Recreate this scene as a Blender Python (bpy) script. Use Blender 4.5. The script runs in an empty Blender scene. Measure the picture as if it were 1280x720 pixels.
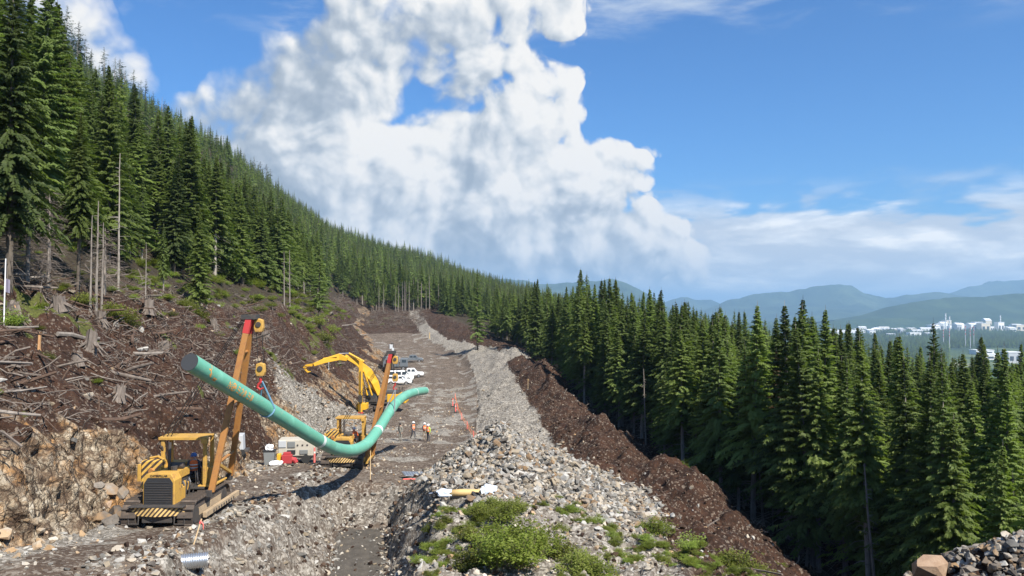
import bpy, bmesh, math, random
import numpy as np
from mathutils import Vector, Matrix, Euler

R = math.radians
SC = bpy.context.scene
COL = SC.collection
rng = np.random.default_rng(7)
random.seed(7)

# ------------------------------------------------------------------ camera
PITCH = R(1.432)
cam_data = bpy.data.cameras.new("camera")
cam_data.lens = 28.125
cam_data.sensor_width = 36.0
cam_data.clip_start = 0.3
cam_data.clip_end = 90000.0
cam = bpy.data.objects.new("camera", cam_data)
COL.objects.link(cam)
cam.location = (0, 0, 0)
cam.rotation_euler = (R(90) + PITCH, 0, 0)
SC.camera = cam

def at(px, py, Y):
    """World point at depth Y on the sight line of pixel (px, py) of the 1280x720 photograph (used for surveying only)."""
    x, y, z = (px - 640) / 1000.0, (360 - py) / 1000.0, 1.0
    c, s = math.cos(PITCH), math.sin(PITCH)
    fy, fz = c * z - s * y, s * z + c * y
    k = Y / fy
    return Vector((x * k, Y, fz * k))

# ------------------------------------------------------------------ sun and exposure
SUN_DIR = Vector((0.50, -0.56, 0.82)).normalized()      # towards the sun: high on the right, a little behind the camera
SUN_EL = math.asin(SUN_DIR.z)
SUN_AZ = math.atan2(SUN_DIR.x, SUN_DIR.y)
sun_data = bpy.data.lights.new("sun", 'SUN')
sun_data.energy = 5.0
sun_data.angle = R(0.53)
sun_data.color = (1.0, 0.93, 0.82)
sun = bpy.data.objects.new("sun", sun_data)
COL.objects.link(sun)
sun.rotation_euler = SUN_DIR.to_track_quat('Z', 'Y').to_euler()
sun.location = (60, -20, 80)

SC.view_settings.view_transform = 'Standard'
SC.view_settings.look = 'None'
SC.view_settings.gamma = 1.0
SC.view_settings.exposure = 0.95
SC.render.engine = 'CYCLES'
SC.cycles.use_denoising = True
SC.cycles.denoiser = 'OPENIMAGEDENOISE'
SC.cycles.denoising_input_passes = 'RGB_ALBEDO_NORMAL'
SC.cycles.max_bounces = 6
SC.cycles.diffuse_bounces = 4
SC.cycles.glossy_bounces = 2
SC.cycles.transmission_bounces = 3
SC.cycles.transparent_max_bounces = 6
SC.cycles.volume_bounces = 0
SC.cycles.sample_clamp_indirect = 6.0

# ------------------------------------------------------------------ node helper
class NT:
    """Small helper for writing node trees as expressions."""
    def __init__(self, tree):
        self.t = tree
        self.n = tree.nodes
        self.l = tree.links
    def node(self, kind, **props):
        nd = self.n.new(kind)
        for k, v in props.items():
            setattr(nd, k, v)
        return nd
    def put(self, sock, v):
        if isinstance(v, bpy.types.NodeSocket):
            self.l.new(v, sock)
        elif v is not None:
            if isinstance(v, (tuple, list)) and len(v) == 3 and sock.type == 'RGBA':
                v = (*v, 1.0)
            sock.default_value = v
    def m(self, op, a, b=None, c=None, clamp=False):
        nd = self.node('ShaderNodeMath', operation=op, use_clamp=clamp)
        for s, v in zip(nd.inputs, (a, b, c)):
            self.put(s, v)
        return nd.outputs[0]
    def vm(self, op, a, b=None, out=0, scale=None):
        nd = self.node('ShaderNodeVectorMath', operation=op)
        self.put(nd.inputs[0], a)
        if b is not None:
            self.put(nd.inputs[1], b)
        if scale is not None:
            self.put(nd.inputs['Scale'], scale)
        return nd.outputs['Value'] if op in ('DOT_PRODUCT', 'LENGTH', 'DISTANCE') else nd.outputs[0]
    def noise(self, vec, scale, detail=4, rough=0.55, dims='3D', distortion=0.0, color=False):
        nd = self.node('ShaderNodeTexNoise', noise_dimensions=dims)
        self.put(nd.inputs['Vector'], vec)
        self.put(nd.inputs['Scale'], scale)
        self.put(nd.inputs['Detail'], detail)
        self.put(nd.inputs['Roughness'], rough)
        self.put(nd.inputs['Distortion'], distortion)
        return nd.outputs['Color' if color else 'Fac']
    def voronoi(self, vec, scale, feature='F1', dims='3D', out='Distance', rand=1.0, smooth=None, detail=None, rough=None):
        nd = self.node('ShaderNodeTexVoronoi', voronoi_dimensions=dims, feature=feature)
        self.put(nd.inputs['Vector'], vec)
        self.put(nd.inputs['Scale'], scale)
        self.put(nd.inputs['Randomness'], rand)
        if smooth is not None and 'Smoothness' in nd.inputs:
            self.put(nd.inputs['Smoothness'], smooth)
        if detail is not None:
            self.put(nd.inputs['Detail'], detail)
        if rough is not None:
            self.put(nd.inputs['Roughness'], rough)
        return nd.outputs[out]
    def ramp(self, fac, stops, interp='LINEAR'):
        nd = self.node('ShaderNodeValToRGB')
        cr = nd.color_ramp
        cr.interpolation = interp
        while len(cr.elements) < len(stops):
            cr.elements.new(0.5)
        for e, (p, c) in zip(cr.elements, stops):
            e.position = p
            e.color = (*c, 1.0) if len(c) == 3 else c
        self.put(nd.inputs[0], fac)
        return nd.outputs[0]
    def smooth(self, x, lo, hi, a=0.0, b=1.0):
        nd = self.node('ShaderNodeMapRange', interpolation_type='SMOOTHSTEP')
        for s, v in zip(nd.inputs, (x, lo, hi, a, b)):
            self.put(s, v)
        return nd.outputs[0]
    def lin(self, x, lo, hi, a=0.0, b=1.0):
        nd = self.node('ShaderNodeMapRange')
        for s, v in zip(nd.inputs, (x, lo, hi, a, b)):
            self.put(s, v)
        return nd.outputs[0]
    def mix(self, f, a, b, blend='MIX'):
        nd = self.node('ShaderNodeMix', data_type='RGBA', blend_type=blend)
        self.put(nd.inputs[0], f)
        self.put(nd.inputs[6], a)
        self.put(nd.inputs[7], b)
        return nd.outputs[2]
    def sep(self, v):
        nd = self.node('ShaderNodeSeparateXYZ')
        self.put(nd.inputs[0], v)
        return nd.outputs
    def comb(self, x, y, z=0.0):
        nd = self.node('ShaderNodeCombineXYZ')
        for s, v in zip(nd.inputs, (x, y, z)):
            self.put(s, v)
        return nd.outputs[0]
# ------------------------------------------------------------------ world: sky with cumulus
world = bpy.data.worlds.new("World")
SC.world = world
world.use_nodes = True
W = NT(world.node_tree)
W.n.clear()

def sky_angle(px, py):
    a = math.atan((px - 640) / 1000.0)
    e = math.atan((385 - py) / 1000.0 * math.cos(a))
    return a, e

# cumulus tower over the ridge: heads of cloud as (azimuth, elevation, radius) in photo units
HEADS = [(238, 160, 52), (300, 130, 60), (365, 90, 58), (425, 55, 58), (462, 5, 60), (290, 220, 75), (400, 200, 105), (420, 120, 80), (440, 270, 100), (510, 250, 105), (520, 10, 46), (588, 6, 44),
         (648, 0, 46), (700, 4, 34), (604, 78, 42), (655, 82, 40), (694, 98, 34), (702, 142, 36), (708, 180, 34), (645, 160, 62), (600, 215, 78), (552, 196, 58), (700, 236, 66), (762, 212, 46), (793, 213, 32),
         (742, 256, 54), (620, 290, 100), (722, 305, 68), (800, 302, 54), (838, 280, 24), (500, 330, 90), (600, 350, 80), (700, 356, 70), (790, 345, 56), (470, 110, 46), (855, 330, 36), (575, 120, 34), (596, 132, 40), (530, 165, 40), (490, 66, 44), (548, 70, 30),
         (20, 20, 62), (85, 15, 62), (125, 80, 54), (165, 105, 34), (30, -50, 70)]

grp = bpy.data.node_groups.new("cloud_heads", 'ShaderNodeTree')
grp.interface.new_socket("P", in_out='INPUT', socket_type='NodeSocketVector')
grp.interface.new_socket("Height", in_out='OUTPUT', socket_type='NodeSocketFloat')
G = NT(grp)
gi, go = G.node('NodeGroupInput'), G.node('NodeGroupOutput')
P0 = gi.outputs[0]
# domain warp at two scales makes the edges of the heads billow
w1 = G.vm('SUBTRACT', G.noise(P0, 9.0, 4.0, 0.45, color=True), (0.5, 0.5, 0.5))
P1 = G.vm('ADD', P0, G.vm('SCALE', w1, scale=0.060))
P2 = G.vm('MULTIPLY', P1, (1, 1, 0))
acc = None
for (px, py, r) in HEADS:
    a, e = sky_angle(px, py)
    rr = r / 1000.0 * (math.cos(a) ** 1.2)
    d = G.vm('SUBTRACT', P2, (a, e, 0.0))
    v = G.m('SUBTRACT', rr * rr, G.vm('DOT_PRODUCT', d, d))
    if acc is None:
        acc = v
    else:
        acc = G.m('SMOOTH_MAX', acc, v, 0.0006)
h = G.m('MULTIPLY', G.m('SQRT', G.m('MAXIMUM', acc, 0.0)), 14.0)      # about 0..1
neg = G.m('MULTIPLY', G.m('MINIMUM', acc, 0.0), 60.0)
# rounded puffs
v1 = G.voronoi(P1, 17.0, 'SMOOTH_F1', smooth=0.30, detail=2.5, rough=0.55, dims='2D')
v2 = G.noise(P1, 30.0, 6.0, 0.62)
puff = G.m('ADD', G.m('MULTIPLY', G.m('SUBTRACT', 0.68, v1), 0.58), G.m('MULTIPLY', G.m('SUBTRACT', v2, 0.5), 0.62))
G.put(go.inputs[0], G.m('ADD', G.m('ADD', h, neg), puff))

geo = W.node('ShaderNodeTexCoord')
D = W.vm('NORMALIZE', geo.outputs['Generated'])
dx, dy, dz = W.sep(D)
az = W.m('ARCTAN2', dx, dy)
el = W.m('ARCSINE', dz)
P = W.comb(az, el, 0.0)
def heads(vec):
    nd = W.node('ShaderNodeGroup')
    nd.node_tree = grp
    W.put(nd.inputs[0], vec)
    return nd.outputs[0]
H0 = heads(P)
H1 = heads(W.vm('ADD', P, (0.010, 0.010, 0)))
H2 = heads(W.vm('ADD', P, (0.040, 0.036, 0)))
soft_left = W.smooth(az, -0.38, 0.06, 0.70, 0.18)
alpha = W.smooth(H0, 0.02, W.m('ADD', 0.10, soft_left))
# light from the sun side: a higher neighbour towards the sun shades this point
s1 = W.m('MULTIPLY', W.m('SUBTRACT', H1, H0), 1.0)
s2 = W.m('MULTIPLY', W.m('SUBTRACT', H2, H0), 0.50)
lit = W.m('SUBTRACT', W.m('SUBTRACT', 0.55, s1), s2)
lit = W.m('ADD', lit, W.m('MULTIPLY', W.m('SUBTRACT', W.noise(P, 5.0, 2.0, 0.45), 0.5), 1.5))
lit = W.m('SUBTRACT', lit, W.smooth(az, -0.10, -0.40, 0.0, 0.34))
lit = W.m('SUBTRACT', lit, W.m('MULTIPLY', W.smooth(el, 0.20, 0.05), 0.12))
cum_col = W.ramp(lit, [(0.0, (2.5, 2.9, 3.4)), (0.3, (3.3, 3.65, 4.1)), (0.55, (4.5, 4.75, 5.0)), (0.78, (5.6, 5.65, 5.65)), (1.0, (6.5, 6.35, 6.1))])

# low sheet of stratocumulus along the horizon, all the way round
q = W.vm('MULTIPLY', P, (1.0, 3.4, 1.0))
n1 = W.noise(q, 5.5, 8.0, 0.6, distortion=0.3)
n1b = W.noise(W.vm('ADD', q, (0.012, 0.05, 0)), 5.5, 8.0, 0.6, distortion=0.3)
band = W.m('MULTIPLY', W.smooth(el, 0.140, 0.060), W.smooth(el, -0.02, 0.01))
vq = W.voronoi(W.vm('ADD', q, W.vm('SCALE', W.noise(q, 9.0, 3.0, color=True), scale=0.10)), 9.0, 'SMOOTH_F1', smooth=0.35, detail=2.0, rough=0.5, dims='2D')
pf = W.m('MULTIPLY', W.m('SUBTRACT', 0.55, vq), 0.45)
band_edge = W.m('ADD', W.m('ADD', n1, pf), W.m('MULTIPLY', band, 0.46))
a_low = W.m('MULTIPLY', W.smooth(band_edge, 0.40, 0.60), W.m('MULTIPLY', W.smooth(el, 0.16, 0.09), 0.95))
lit_low = W.m('ADD', 0.45, W.m('MULTIPLY', W.m('SUBTRACT', n1, n1b), 5.0))
lit_low = W.m('ADD', W.m('ADD', lit_low, W.m('MULTIPLY', pf, 1.3)), W.m('MULTIPLY', W.m('SUBTRACT', W.noise(q, 12.0, 4.0, 0.5), 0.5), 1.1))
low_col = W.ramp(lit_low, [(0.0, (4.3, 4.6, 5.1)), (0.4, (5.2, 5.4, 5.7)), (0.7, (6.2, 6.3, 6.4)), (1.0, (8.0, 7.7, 7.2))])

# thin high streaks
qs = W.vm('MULTIPLY', W.vm('ADD', P, W.vm('SCALE', W.noise(P, 3.0, 2.0, color=True), scale=0.12)), (1.0, 4.2, 1.0))
n3 = W.noise(qs, 3.2, 7.0, 0.62)
a_high = W.m('MULTIPLY', W.smooth(n3, 0.47, 0.72), W.m('MULTIPLY', W.smooth(el, 0.29, 0.35), 0.75))
n4 = W.noise(W.vm('ADD', qs, (7.3, 1.7, 0)), 4.0, 6.0, 0.6)
a_high2 = W.m('MULTIPLY', W.smooth(n4, 0.56, 0.74), W.m('MULTIPLY', W.m('MULTIPLY', W.smooth(el, 0.08, 0.12), W.smooth(el, 0.19, 0.14)), 0.55))

sky = W.node('ShaderNodeTexSky', sky_type='NISHITA')
sky.sun_disc = False
sky.sun_elevation = SUN_EL
sky.sun_rotation = SUN_AZ
sky.altitude = 150
sky.air_density = 1.0
sky.dust_density = 1.0
sky.ozone_density = 2.5
c = W.mix(1.0, sky.outputs[0], (0.38, 0.70, 1.04), 'MULTIPLY')
c = W.mix(a_high, c, (4.6, 5.1, 5.7))
c = W.mix(a_high2, c, (3.6, 4.2, 5.0))
c = W.mix(a_low, c, low_col)
c = W.mix(alpha, c, cum_col)
bg = W.node('ShaderNodeBackground')
W.put(bg.inputs[0], c)
bg.inputs[1].default_value = 0.080
wo = W.node('ShaderNodeOutputWorld')
W.l.new(bg.outputs[0], wo.inputs[0])
world.cycles.sampling_method = 'MANUAL'
world.cycles.sample_map_resolution = 512
# ------------------------------------------------------------------ numeric noise for building shapes
def _hash(ix, iy, seed):
    h = (ix.astype(np.int64) * 374761393 + iy.astype(np.int64) * 668265263 + seed * 982451653) & 0x7fffffff
    h = ((h ^ (h >> 13)) * 1274126177) & 0x7fffffff
    h = h ^ (h >> 16)
    return (h & 0xffff) / 65535.0

def vnoise(x, y, seed=0):
    ix, iy = np.floor(x), np.floor(y)
    fx, fy = x - ix, y - iy
    fx, fy = fx * fx * fx * (fx * (fx * 6 - 15) + 10), fy * fy * fy * (fy * (fy * 6 - 15) + 10)
    a, b = _hash(ix, iy, seed), _hash(ix + 1, iy, seed)
    c, d = _hash(ix, iy + 1, seed), _hash(ix + 1, iy + 1, seed)
    return (a + (b - a) * fx) * (1 - fy) + (c + (d - c) * fx) * fy - 0.5

def fbm(x, y, scale, octaves=4, gain=0.5, seed=0):
    x, y = np.asarray(x, float), np.asarray(y, float)
    out, amp, f = np.zeros(np.broadcast(x, y).shape), 1.0, 1.0 / scale
    for o in range(octaves):
        ca, sa = math.cos(o * 0.7 + 0.3), math.sin(o * 0.7 + 0.3)
        out = out + amp * vnoise((x * ca - y * sa) * f + 17.3 * o, (x * sa + y * ca) * f - 9.1 * o, seed + o)
        amp *= gain
        f *= 2.03
    return out

def cells(x, y, scale, seed=0):
    """Worley pattern: distance to the nearest and second nearest cell point, and the nearest cell's random value."""
    x, y = np.asarray(x, float) / scale, np.asarray(y, float) / scale
    ix, iy = np.floor(x), np.floor(y)
    d1 = np.full(x.shape, 9.0)
    d2 = np.full(x.shape, 9.0)
    rv = np.zeros(x.shape)
    for a in (-1, 0, 1):
        for b in (-1, 0, 1):
            cx, cy = ix + a, iy + b
            qx = cx + _hash(cx, cy, seed)
            qy = cy + _hash(cx, cy, seed + 5)
            d = np.hypot(x - qx, y - qy)
            near = d < d1
            d2 = np.where(near, d1, np.minimum(d2, d))
            rv = np.where(near, _hash(cx, cy, seed + 11), rv)
            d1 = np.where(near, d, d1)
    return d1, d2, rv

def sstep(x, a, b):
    t = np.clip((x - a) / (b - a), 0, 1)
    return t * t * (3 - 2 * t)

# ------------------------------------------------------------------ ground: cross sections along the right of way
# every section: far left, ridge, mid slope, forest edge, cut top, cut foot, bench edge, trench left, trench right,
#                spoil left foot, spoil crest, spoil right foot, dirt crest, right forest edge, slope, valley side
SECTIONS = {
    3:    [(-400, 60), (-220, 110), (-110, 48), (-27, -1.5), (-18.5, -4.5), (-17, -6.8), (-11, -7), (-8, -7), (-5, -6), (-3, -4), (0, -2.4), (6, -3.6), (10, -6.5), (22, -12.5), (60, -27), (300, -95)],
    10:   [(-400, 60), (-220, 110), (-110, 48), (-27, -1.0), (-18.3, -4.4), (-17, -7.2), (-11.3, -7.3), (-8, -8.4), (-5.2, -8.4), (-3.2, -5.6), (0, -4.6), (5, -4.4), (9, -3.9), (20, -12.5), (60, -27), (300, -95)],
    16:   [(-400, 70), (-230, 116), (-115, 52), (-27, -0.6), (-18, -4.6), (-16.8, -7.6), (-11.5, -7.7), (-8, -10.5), (-5.5, -10.5), (-3.5, -6.8), (0, -6.3), (5, -6.2), (9.2, -5.15), (20, -14.5), (60, -29), (300, -98)],
    20:   [(-400, 70), (-230, 117), (-115, 53), (-27, -0.4), (-18, -4.7), (-16.8, -7.8), (-11.4, -7.9), (-8, -11.6), (-5.6, -11.6), (-3.4, -7.7), (0, -7.2), (5.5, -7.6), (10.5, -8.2), (20.5, -16), (60, -31), (300, -100)],
    26:   [(-400, 76), (-235, 120), (-118, 56), (-27, 0.0), (-18, -4.8), (-16.7, -8.0), (-11.2, -8.2), (-8.2, -12.3), (-5.7, -12.3), (-3.2, -8.8), (1, -8.4), (6, -9.0), (11, -11), (21, -17), (60, -22.5), (300, -104)],
    37:   [(-410, 80), (-240, 123), (-121, 58), (-27.5, 0.6), (-18.6, -5.6), (-16.9, -9.2), (-11.5, -9.3), (-8.3, -12.5), (-5.8, -12.5), (-3.3, -9.3), (1, -8.75), (7, -10.6), (13, -13), (21, -18), (60, -22.5), (300, -108)],
    43:   [(-410, 82), (-242, 125), (-122, 59), (-27.3, 0.7), (-18.9, -6.2), (-17.1, -9.9), (-11.8, -9.9), (-9.4, -12.5), (-6.8, -12.5), (-4.3, -9.6), (0.6, -8.4), (8.2, -11.2), (14, -13.8), (21, -18.4), (60, -22.5), (300, -109)],
    46.5: [(-410, 83), (-243, 125), (-123, 60), (-27.2, 0.6), (-19.1, -6.6), (-17.3, -10.3), (-11.8, -10.2), (-9.7, -12.5), (-7.1, -12.5), (-5.0, -10.0), (-0.2, -8.2), (8.6, -11.6), (14.4, -13.8), (21, -18.6), (60, -22.5), (300, -110)],
    49:   [(-410, 84), (-244, 126), (-124, 60), (-27.1, 0.5), (-19.3, -6.8), (-17.6, -10.5), (-11.6, -10.5), (-9.8, -10.6), (-7.2, -10.6), (-5.5, -10.5), (-0.7, -7.7), (9, -12.0), (14.5, -13.6), (20.5, -18.4), (60, -22.5), (300, -110)],
    53:   [(-410, 85), (-245, 126), (-124, 61), (-27, 0.4), (-19.6, -7.2), (-18.2, -10.9), (-11, -10.9), (-9, -11.0), (-7, -11.0), (-5.2, -10.7), (-1.0, -7.55), (8, -12.0), (13, -13.0), (19, -17.6), (60, -22.5), (300, -110)],
    58:   [(-410, 86), (-246, 127), (-125, 61), (-27, 0.2), (-20, -7.6), (-18.6, -11.3), (-10, -11.3), (-8, -11.4), (-6, -11.4), (-4.5, -11.1), (-1.0, -8.9), (5, -11.6), (11, -12.0), (18, -17), (60, -22.5), (300, -111)],
    66:   [(-410, 88), (-248, 127), (-126, 61), (-28, -0.2), (-21, -8.3), (-18.4, -12.3), (-9, -12.2), (-7, -12.2), (-5.5, -12.2), (-4, -12.1), (1, -11.5), (4, -12.0), (9, -11.5), (17, -16.5), (60, -22), (300, -111)],
    80:   [(-412, 92), (-250, 128), (-127, 61), (-30, -0.7), (-22, -9), (-18.5, -13.2), (-7, -13.2), (-6, -13.2), (-5, -13.2), (-3.5, -13.0), (0, -12.0), (3.5, -12.2), (8, -11.8), (16, -16.5), (60, -21.5), (300, -112)],
    110:  [(-415, 96), (-252, 130), (-128, 60), (-32, -1.2), (-26, -9), (-21, -13.8), (-7.5, -13.8), (-6.5, -13.8), (-5.5, -13.7), (-4.5, -13.4), (-0.5, -12.3), (2, -12.2), (6, -11.4), (12.5, -15), (55, -21.5), (300, -112)],
    150:  [(-420, 100), (-255, 132), (-130, 60), (-34.5, -2), (-29, -10), (-24, -14), (-9, -14), (-8, -14), (-7.3, -13.8), (-6.5, -13.4), (-2, -11.8), (-0.5, -11.5), (2.5, -10.2), (8, -12.5), (50, -20.5), (300, -112)],
    200:  [(-430, 104), (-258, 134), (-135, 60), (-42, -2), (-37, -9), (-31, -13.2), (-14, -13.2), (-13, -13.1), (-12, -12.6), (-11, -12.0), (-6, -10.6), (-4, -10.2), (-1, -9.8), (3, -10), (50, -18), (300, -108)],
    260:  [(-440, 108), (-260, 136), (-145, 62), (-58, -2), (-53, -8), (-46, -11.2), (-29, -11.2), (-28, -11.1), (-27, -11), (-26, -10.8), (-24, -10.2), (-22, -10), (-16, -8.5), (-11, -8), (50, -18), (300, -105)],
    310:  [(-450, 112), (-262, 138), (-150, 66), (-66, -1), (-62, -5), (-57, -8.4), (-40, -8.4), (-39, -8.3), (-38, -8), (-37, -7.6), (-35, -7), (-33, -6.2), (-30, -5), (-26, -4), (45, -14), (300, -104)],
    345:  [(-450, 114), (-262, 139), (-152, 70), (-72, 3), (-66, 0), (-60, -2.2), (-50, -2.2), (-48, -2.1), (-46, -2), (-44, -2), (-42, -2), (-40, -1.5), (-36, -1.5), (-30, -2), (40, -12), (300, -104)],
    420:  [(-450, 116), (-255, 138), (-160, 82), (-85, 15), (-75, 10), (-70, 8), (-60, 6), (-58, 6), (-56, 5.6), (-54, 5), (-50, 4.6), (-45, 4), (-38, 3), (-28, 1), (40, -12), (300, -106)],
    520:  [(-450, 114), (-246, 116), (-165, 80), (-105, 28), (-90, 22), (-84, 20), (-74, 17), (-70, 16), (-66, 15), (-62, 14), (-58, 13), (-50, 11), (-40, 9), (-26, 5), (50, -14), (300, -110)],
    640:  [(-450, 90), (-215, 91), (-165, 70), (-120, 46), (-110, 42), (-102, 38), (-92, 34), (-86, 32), (-80, 30), (-74, 28), (-66, 25), (-56, 21), (-44, 17), (-26, 11), (60, -16), (300, -115)],
    800:  [(-450, 70), (-250, 66), (-160, 60), (-135, 54), (-125, 52), (-115, 48), (-104, 45), (-96, 42), (-88, 39), (-80, 36), (-70, 32), (-58, 27), (-44, 21), (-24, 13), (70, -20), (320, -122)],
    950:  [(-450, 45), (-250, 48), (-170, 44), (-130, 42), (-122, 41), (-114, 39), (-104, 37), (-96, 35), (-88, 34), (-80, 32), (-68, 29), (-52, 25), (-36, 20), (-14, 11), (90, -26), (360, -130)],
    1300: [(-700, -60), (-300, -40), (-200, -30), (-150, -26), (-130, -26), (-110, -27), (-90, -28), (-70, -30), (-55, -32), (-40, -34), (-20, -38), (0, -42), (20, -48), (50, -58), (160, -90), (420, -148)],
    2000: [(-900, -150), (-500, -150), (-400, -150), (-300, -150), (-260, -150), (-220, -150), (-180, -150), (-140, -150), (-100, -150), (-60, -150), (-20, -150), (40, -150), (100, -150), (200, -150), (300, -150), (600, -150)],
}
_ys = np.array(sorted(SECTIONS), float)
_tab = np.array([SECTIONS[k] for k in sorted(SECTIONS)], float)      # n, 16, 2
NSEC = _tab.shape[1]
VALLEY = -150.0

def base_ground(X, Y):
    """Smooth ground height and the section coordinate s (0..15) at points X, Y."""
    X, Y = np.asarray(X, float), np.asarray(Y, float)
    ly = np.log(np.clip(Y, 3.0, 2000.0))
    lys = np.log(_ys)
    xs = [np.interp(ly, lys, _tab[:, i, 0]) for i in range(NSEC)]
    zs = [np.interp(ly, lys, _tab[:, i, 1]) for i in range(NSEC)]
    wob = fbm(X, Y, 9.0, 3, 0.5, 3) * np.clip(Y / 40.0, 0.4, 2.0) * 0.9
    Xw = X + wob * sstep(np.abs(X + 6.5) , 5.5, 12.0)                # the lines wander, except along the trench
    Z = np.full(X.shape, 0.0)
    s = np.zeros(X.shape)
    Z = np.where(Xw < xs[0], zs[0], Z)
    for i in range(NSEC - 1):
        t = (Xw - xs[i]) / (xs[i + 1] - xs[i])
        inside = (t >= 0) & (t < 1)
        Z = np.where(inside, zs[i] + (zs[i + 1] - zs[i]) * t, Z)
        s = np.where(inside, i + t, s)
    over = Xw >= xs[-1]
    Z = np.where(over, np.maximum(zs[-1] - (Xw - xs[-1]) * 0.22, VALLEY), Z)
    s = np.where(over, NSEC - 1.0, s)
    Z = np.maximum(Z, VALLEY)
    return Z, s

def gauss(X, Y, x, y, rx, ry=None):
    ry = rx if ry is None else ry
    return np.exp(-(((X - x) / rx) ** 2 + ((Y - y) / ry) ** 2))

def ground(X, Y):
    """Ground height with relief; also the cover weights (rock, brown soil, grey rubble, track, leaf litter, moss)."""
    X, Y = np.asarray(X, float), np.asarray(Y, float)
    Z, s = base_ground(X, Y)
    near = 1 - sstep(Y, 330, 420)
    endr = sstep(Y + fbm(X, Y, 12, 3, .5, 17) * 14, 282, 296)
    # bands
    face = sstep(s, 3.80, 4.02) * (1 - sstep(s, 4.95, 5.08)) * near
    slope = sstep(s, 2.9, 3.05) * (1 - sstep(s, 3.85, 4.05)) * near
    bench = sstep(s, 4.95, 5.08) * (1 - sstep(s, 5.9, 6.15)) * near
    trench = sstep(s, 5.9, 6.1) * (1 - sstep(s, 8.9, 9.1)) * (1 - sstep(Y, 48, 50)) * sstep(Y, 8, 14)
    road2 = sstep(s, 5.9, 6.1) * (1 - sstep(s, 8.7, 9.0)) * sstep(Y, 48, 50) * near
    slope = np.clip(slope + (bench + road2) * endr, 0, 1)
    bench, road2 = bench * (1 - endr), road2 * (1 - endr)
    spoil = sstep(s, 8.8, 9.1) * (1 - sstep(s, 10.8, 11.2)) * near
    dirt = sstep(s, 10.8, 11.2) * (1 - sstep(s, 12.9, 13.2)) * near
    forest = np.clip(1 - face - slope - bench - trench - road2 - spoil - dirt, 0, 1)
    # relief
    d1, d2, rv = cells(X + fbm(X, Y, 2, 2, .5, 31), Y * 1.0 + Z * 0.9, 1.1, 41)
    e1, e2, ev = cells(X, Y + Z * 0.9, 0.45, 47)
    blocks = (rv - 0.5) * 1.5 + (ev - 0.5) * 0.5 - 0.5 * (1 - sstep(d2 - d1, 0.0, 0.16))
    Z = Z + face * (blocks * 0.14 + fbm(X, Y + Z, 5, 4, .55, 51) * 1.0)
    Z = Z + slope * (fbm(X, Y, 7, 5, .6, 61) * 1.5 + np.abs(fbm(X, Y, 2.2, 3, .6, 63)) * 0.7 + (rv - .5) * 0.35 * sstep(fbm(X, Y, 8, 2, .5, 64), 0.0, 0.2))
    ruts = np.sin((X - np.interp(Y, _ys, (_tab[:, 5, 0] + _tab[:, 6, 0]) / 2)) * 2.3 + fbm(X, Y, 20, 2, .5, 71) * 5)
    Z = Z + (bench + road2) * (fbm(X, Y, 6, 4, .55, 73) * 0.35 + ruts * 0.05 * sstep(Y, 20, 60))
    wall_t = trench * (1 - sstep(s, 6.9, 7.0) * (1 - sstep(s, 8.0, 8.1)) * (1 - sstep(Y, 45.4, 46.4)))
    Z = Z + wall_t * (fbm(X, Y + Z, 2.2, 4, .6, 81) * 0.9 + (ev - .5) * .25) + trench * fbm(X, Y, 3, 3, .5, 83) * 0.10 - trench * .05 * (np.exp(-((s - 7.32) / .05) ** 2) + np.exp(-((s - 7.68) / .05) ** 2))
    Z = Z + spoil * (fbm(X, Y, 3.5, 5, .6, 91) * 0.9 + (ev - .5) * 0.18)
    Z = Z + dirt * (np.abs(fbm(X, Y, 6.0, 4, .55, 95)) * 1.7 - 0.25 + fbm(X, Y, 1.4, 4, .65, 97) * 0.7)
    Z = Z + forest * near * fbm(X, Y, 8, 3, .5, 99) * 1.0 + (1 - near) * fbm(X, Y, 60, 4, .5, 101) * 8.0 * sstep(Z, -140, -90)
    # single heaps: rubble by the cut, dark soil heaps beside the gravel berm, rubble spur beside the viewpoint
    lump = 1 + fbm(X, Y, 1.5, 3, .6, 111) * 0.8
    hz = 2.7 * gauss(X, Y, -19.6, 80, 3.0, 4.5) + 1.6 * gauss(X, Y, -20.5, 95, 2.6, 5)
    Z = Z + hz * lump
    brown = 2.2 * gauss(X, Y, 4.6, 128, 3.4, 9) + 1.9 * gauss(X, Y, 5.6, 104, 2.8, 7) + 1.1 * gauss(X, Y, 8.5, 76, 2.6, 6) + 1.2 * gauss(X, Y, 12.4, 58, 2.2, 4)
    Z = Z + brown * (1 + fbm(X, Y, 2.5, 3, .6, 113) * 0.7)
    gb = 1.3 * gauss(X, Y, -0.6, 172, 4.5, 10)
    Z = Z + gb
    # cover weights
    patch = fbm(X, Y, 9, 4, .6, 121)
    patch2 = fbm(X, Y, 3.0, 4, .6, 123)
    patch = patch + fbm(X + Z, Y, 1.6, 4, .65, 125) * .45
    rock = np.clip(face * sstep(patch + 0.10, -0.14, 0.12) * (0.25 + 0.75 * sstep(s + patch * .6, 4.05, 4.40)) + slope * sstep(patch - .10 + patch2 * .5, 0.16, 0.32) * 0.45 * (0.4 + .6 * sstep(s, 3.3, 3.9)), 0, 1)
    brown_w = np.clip(face * (1 - sstep(patch + 0.10, -0.14, 0.12) * (0.25 + 0.75 * sstep(s + patch * .6, 4.05, 4.40))) + slope * 0.9 * (1 - rock) + dirt + brown * 1.2, 0, 1)
    grey = np.clip(spoil + wall_t * .5 + hz + gb + (bench + road2) * sstep(patch2 + patch * .4 + ruts * .13 * sstep(Y, 35, 60), 0.05, .28) * .62, 0, 1) * (1 - np.clip(brown, 0, 1))
    litter = forest * near + (1 - near)
    moss = slope * sstep(fbm(X, Y, 4, 4, .62, 131), 0.42, 0.52)
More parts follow.
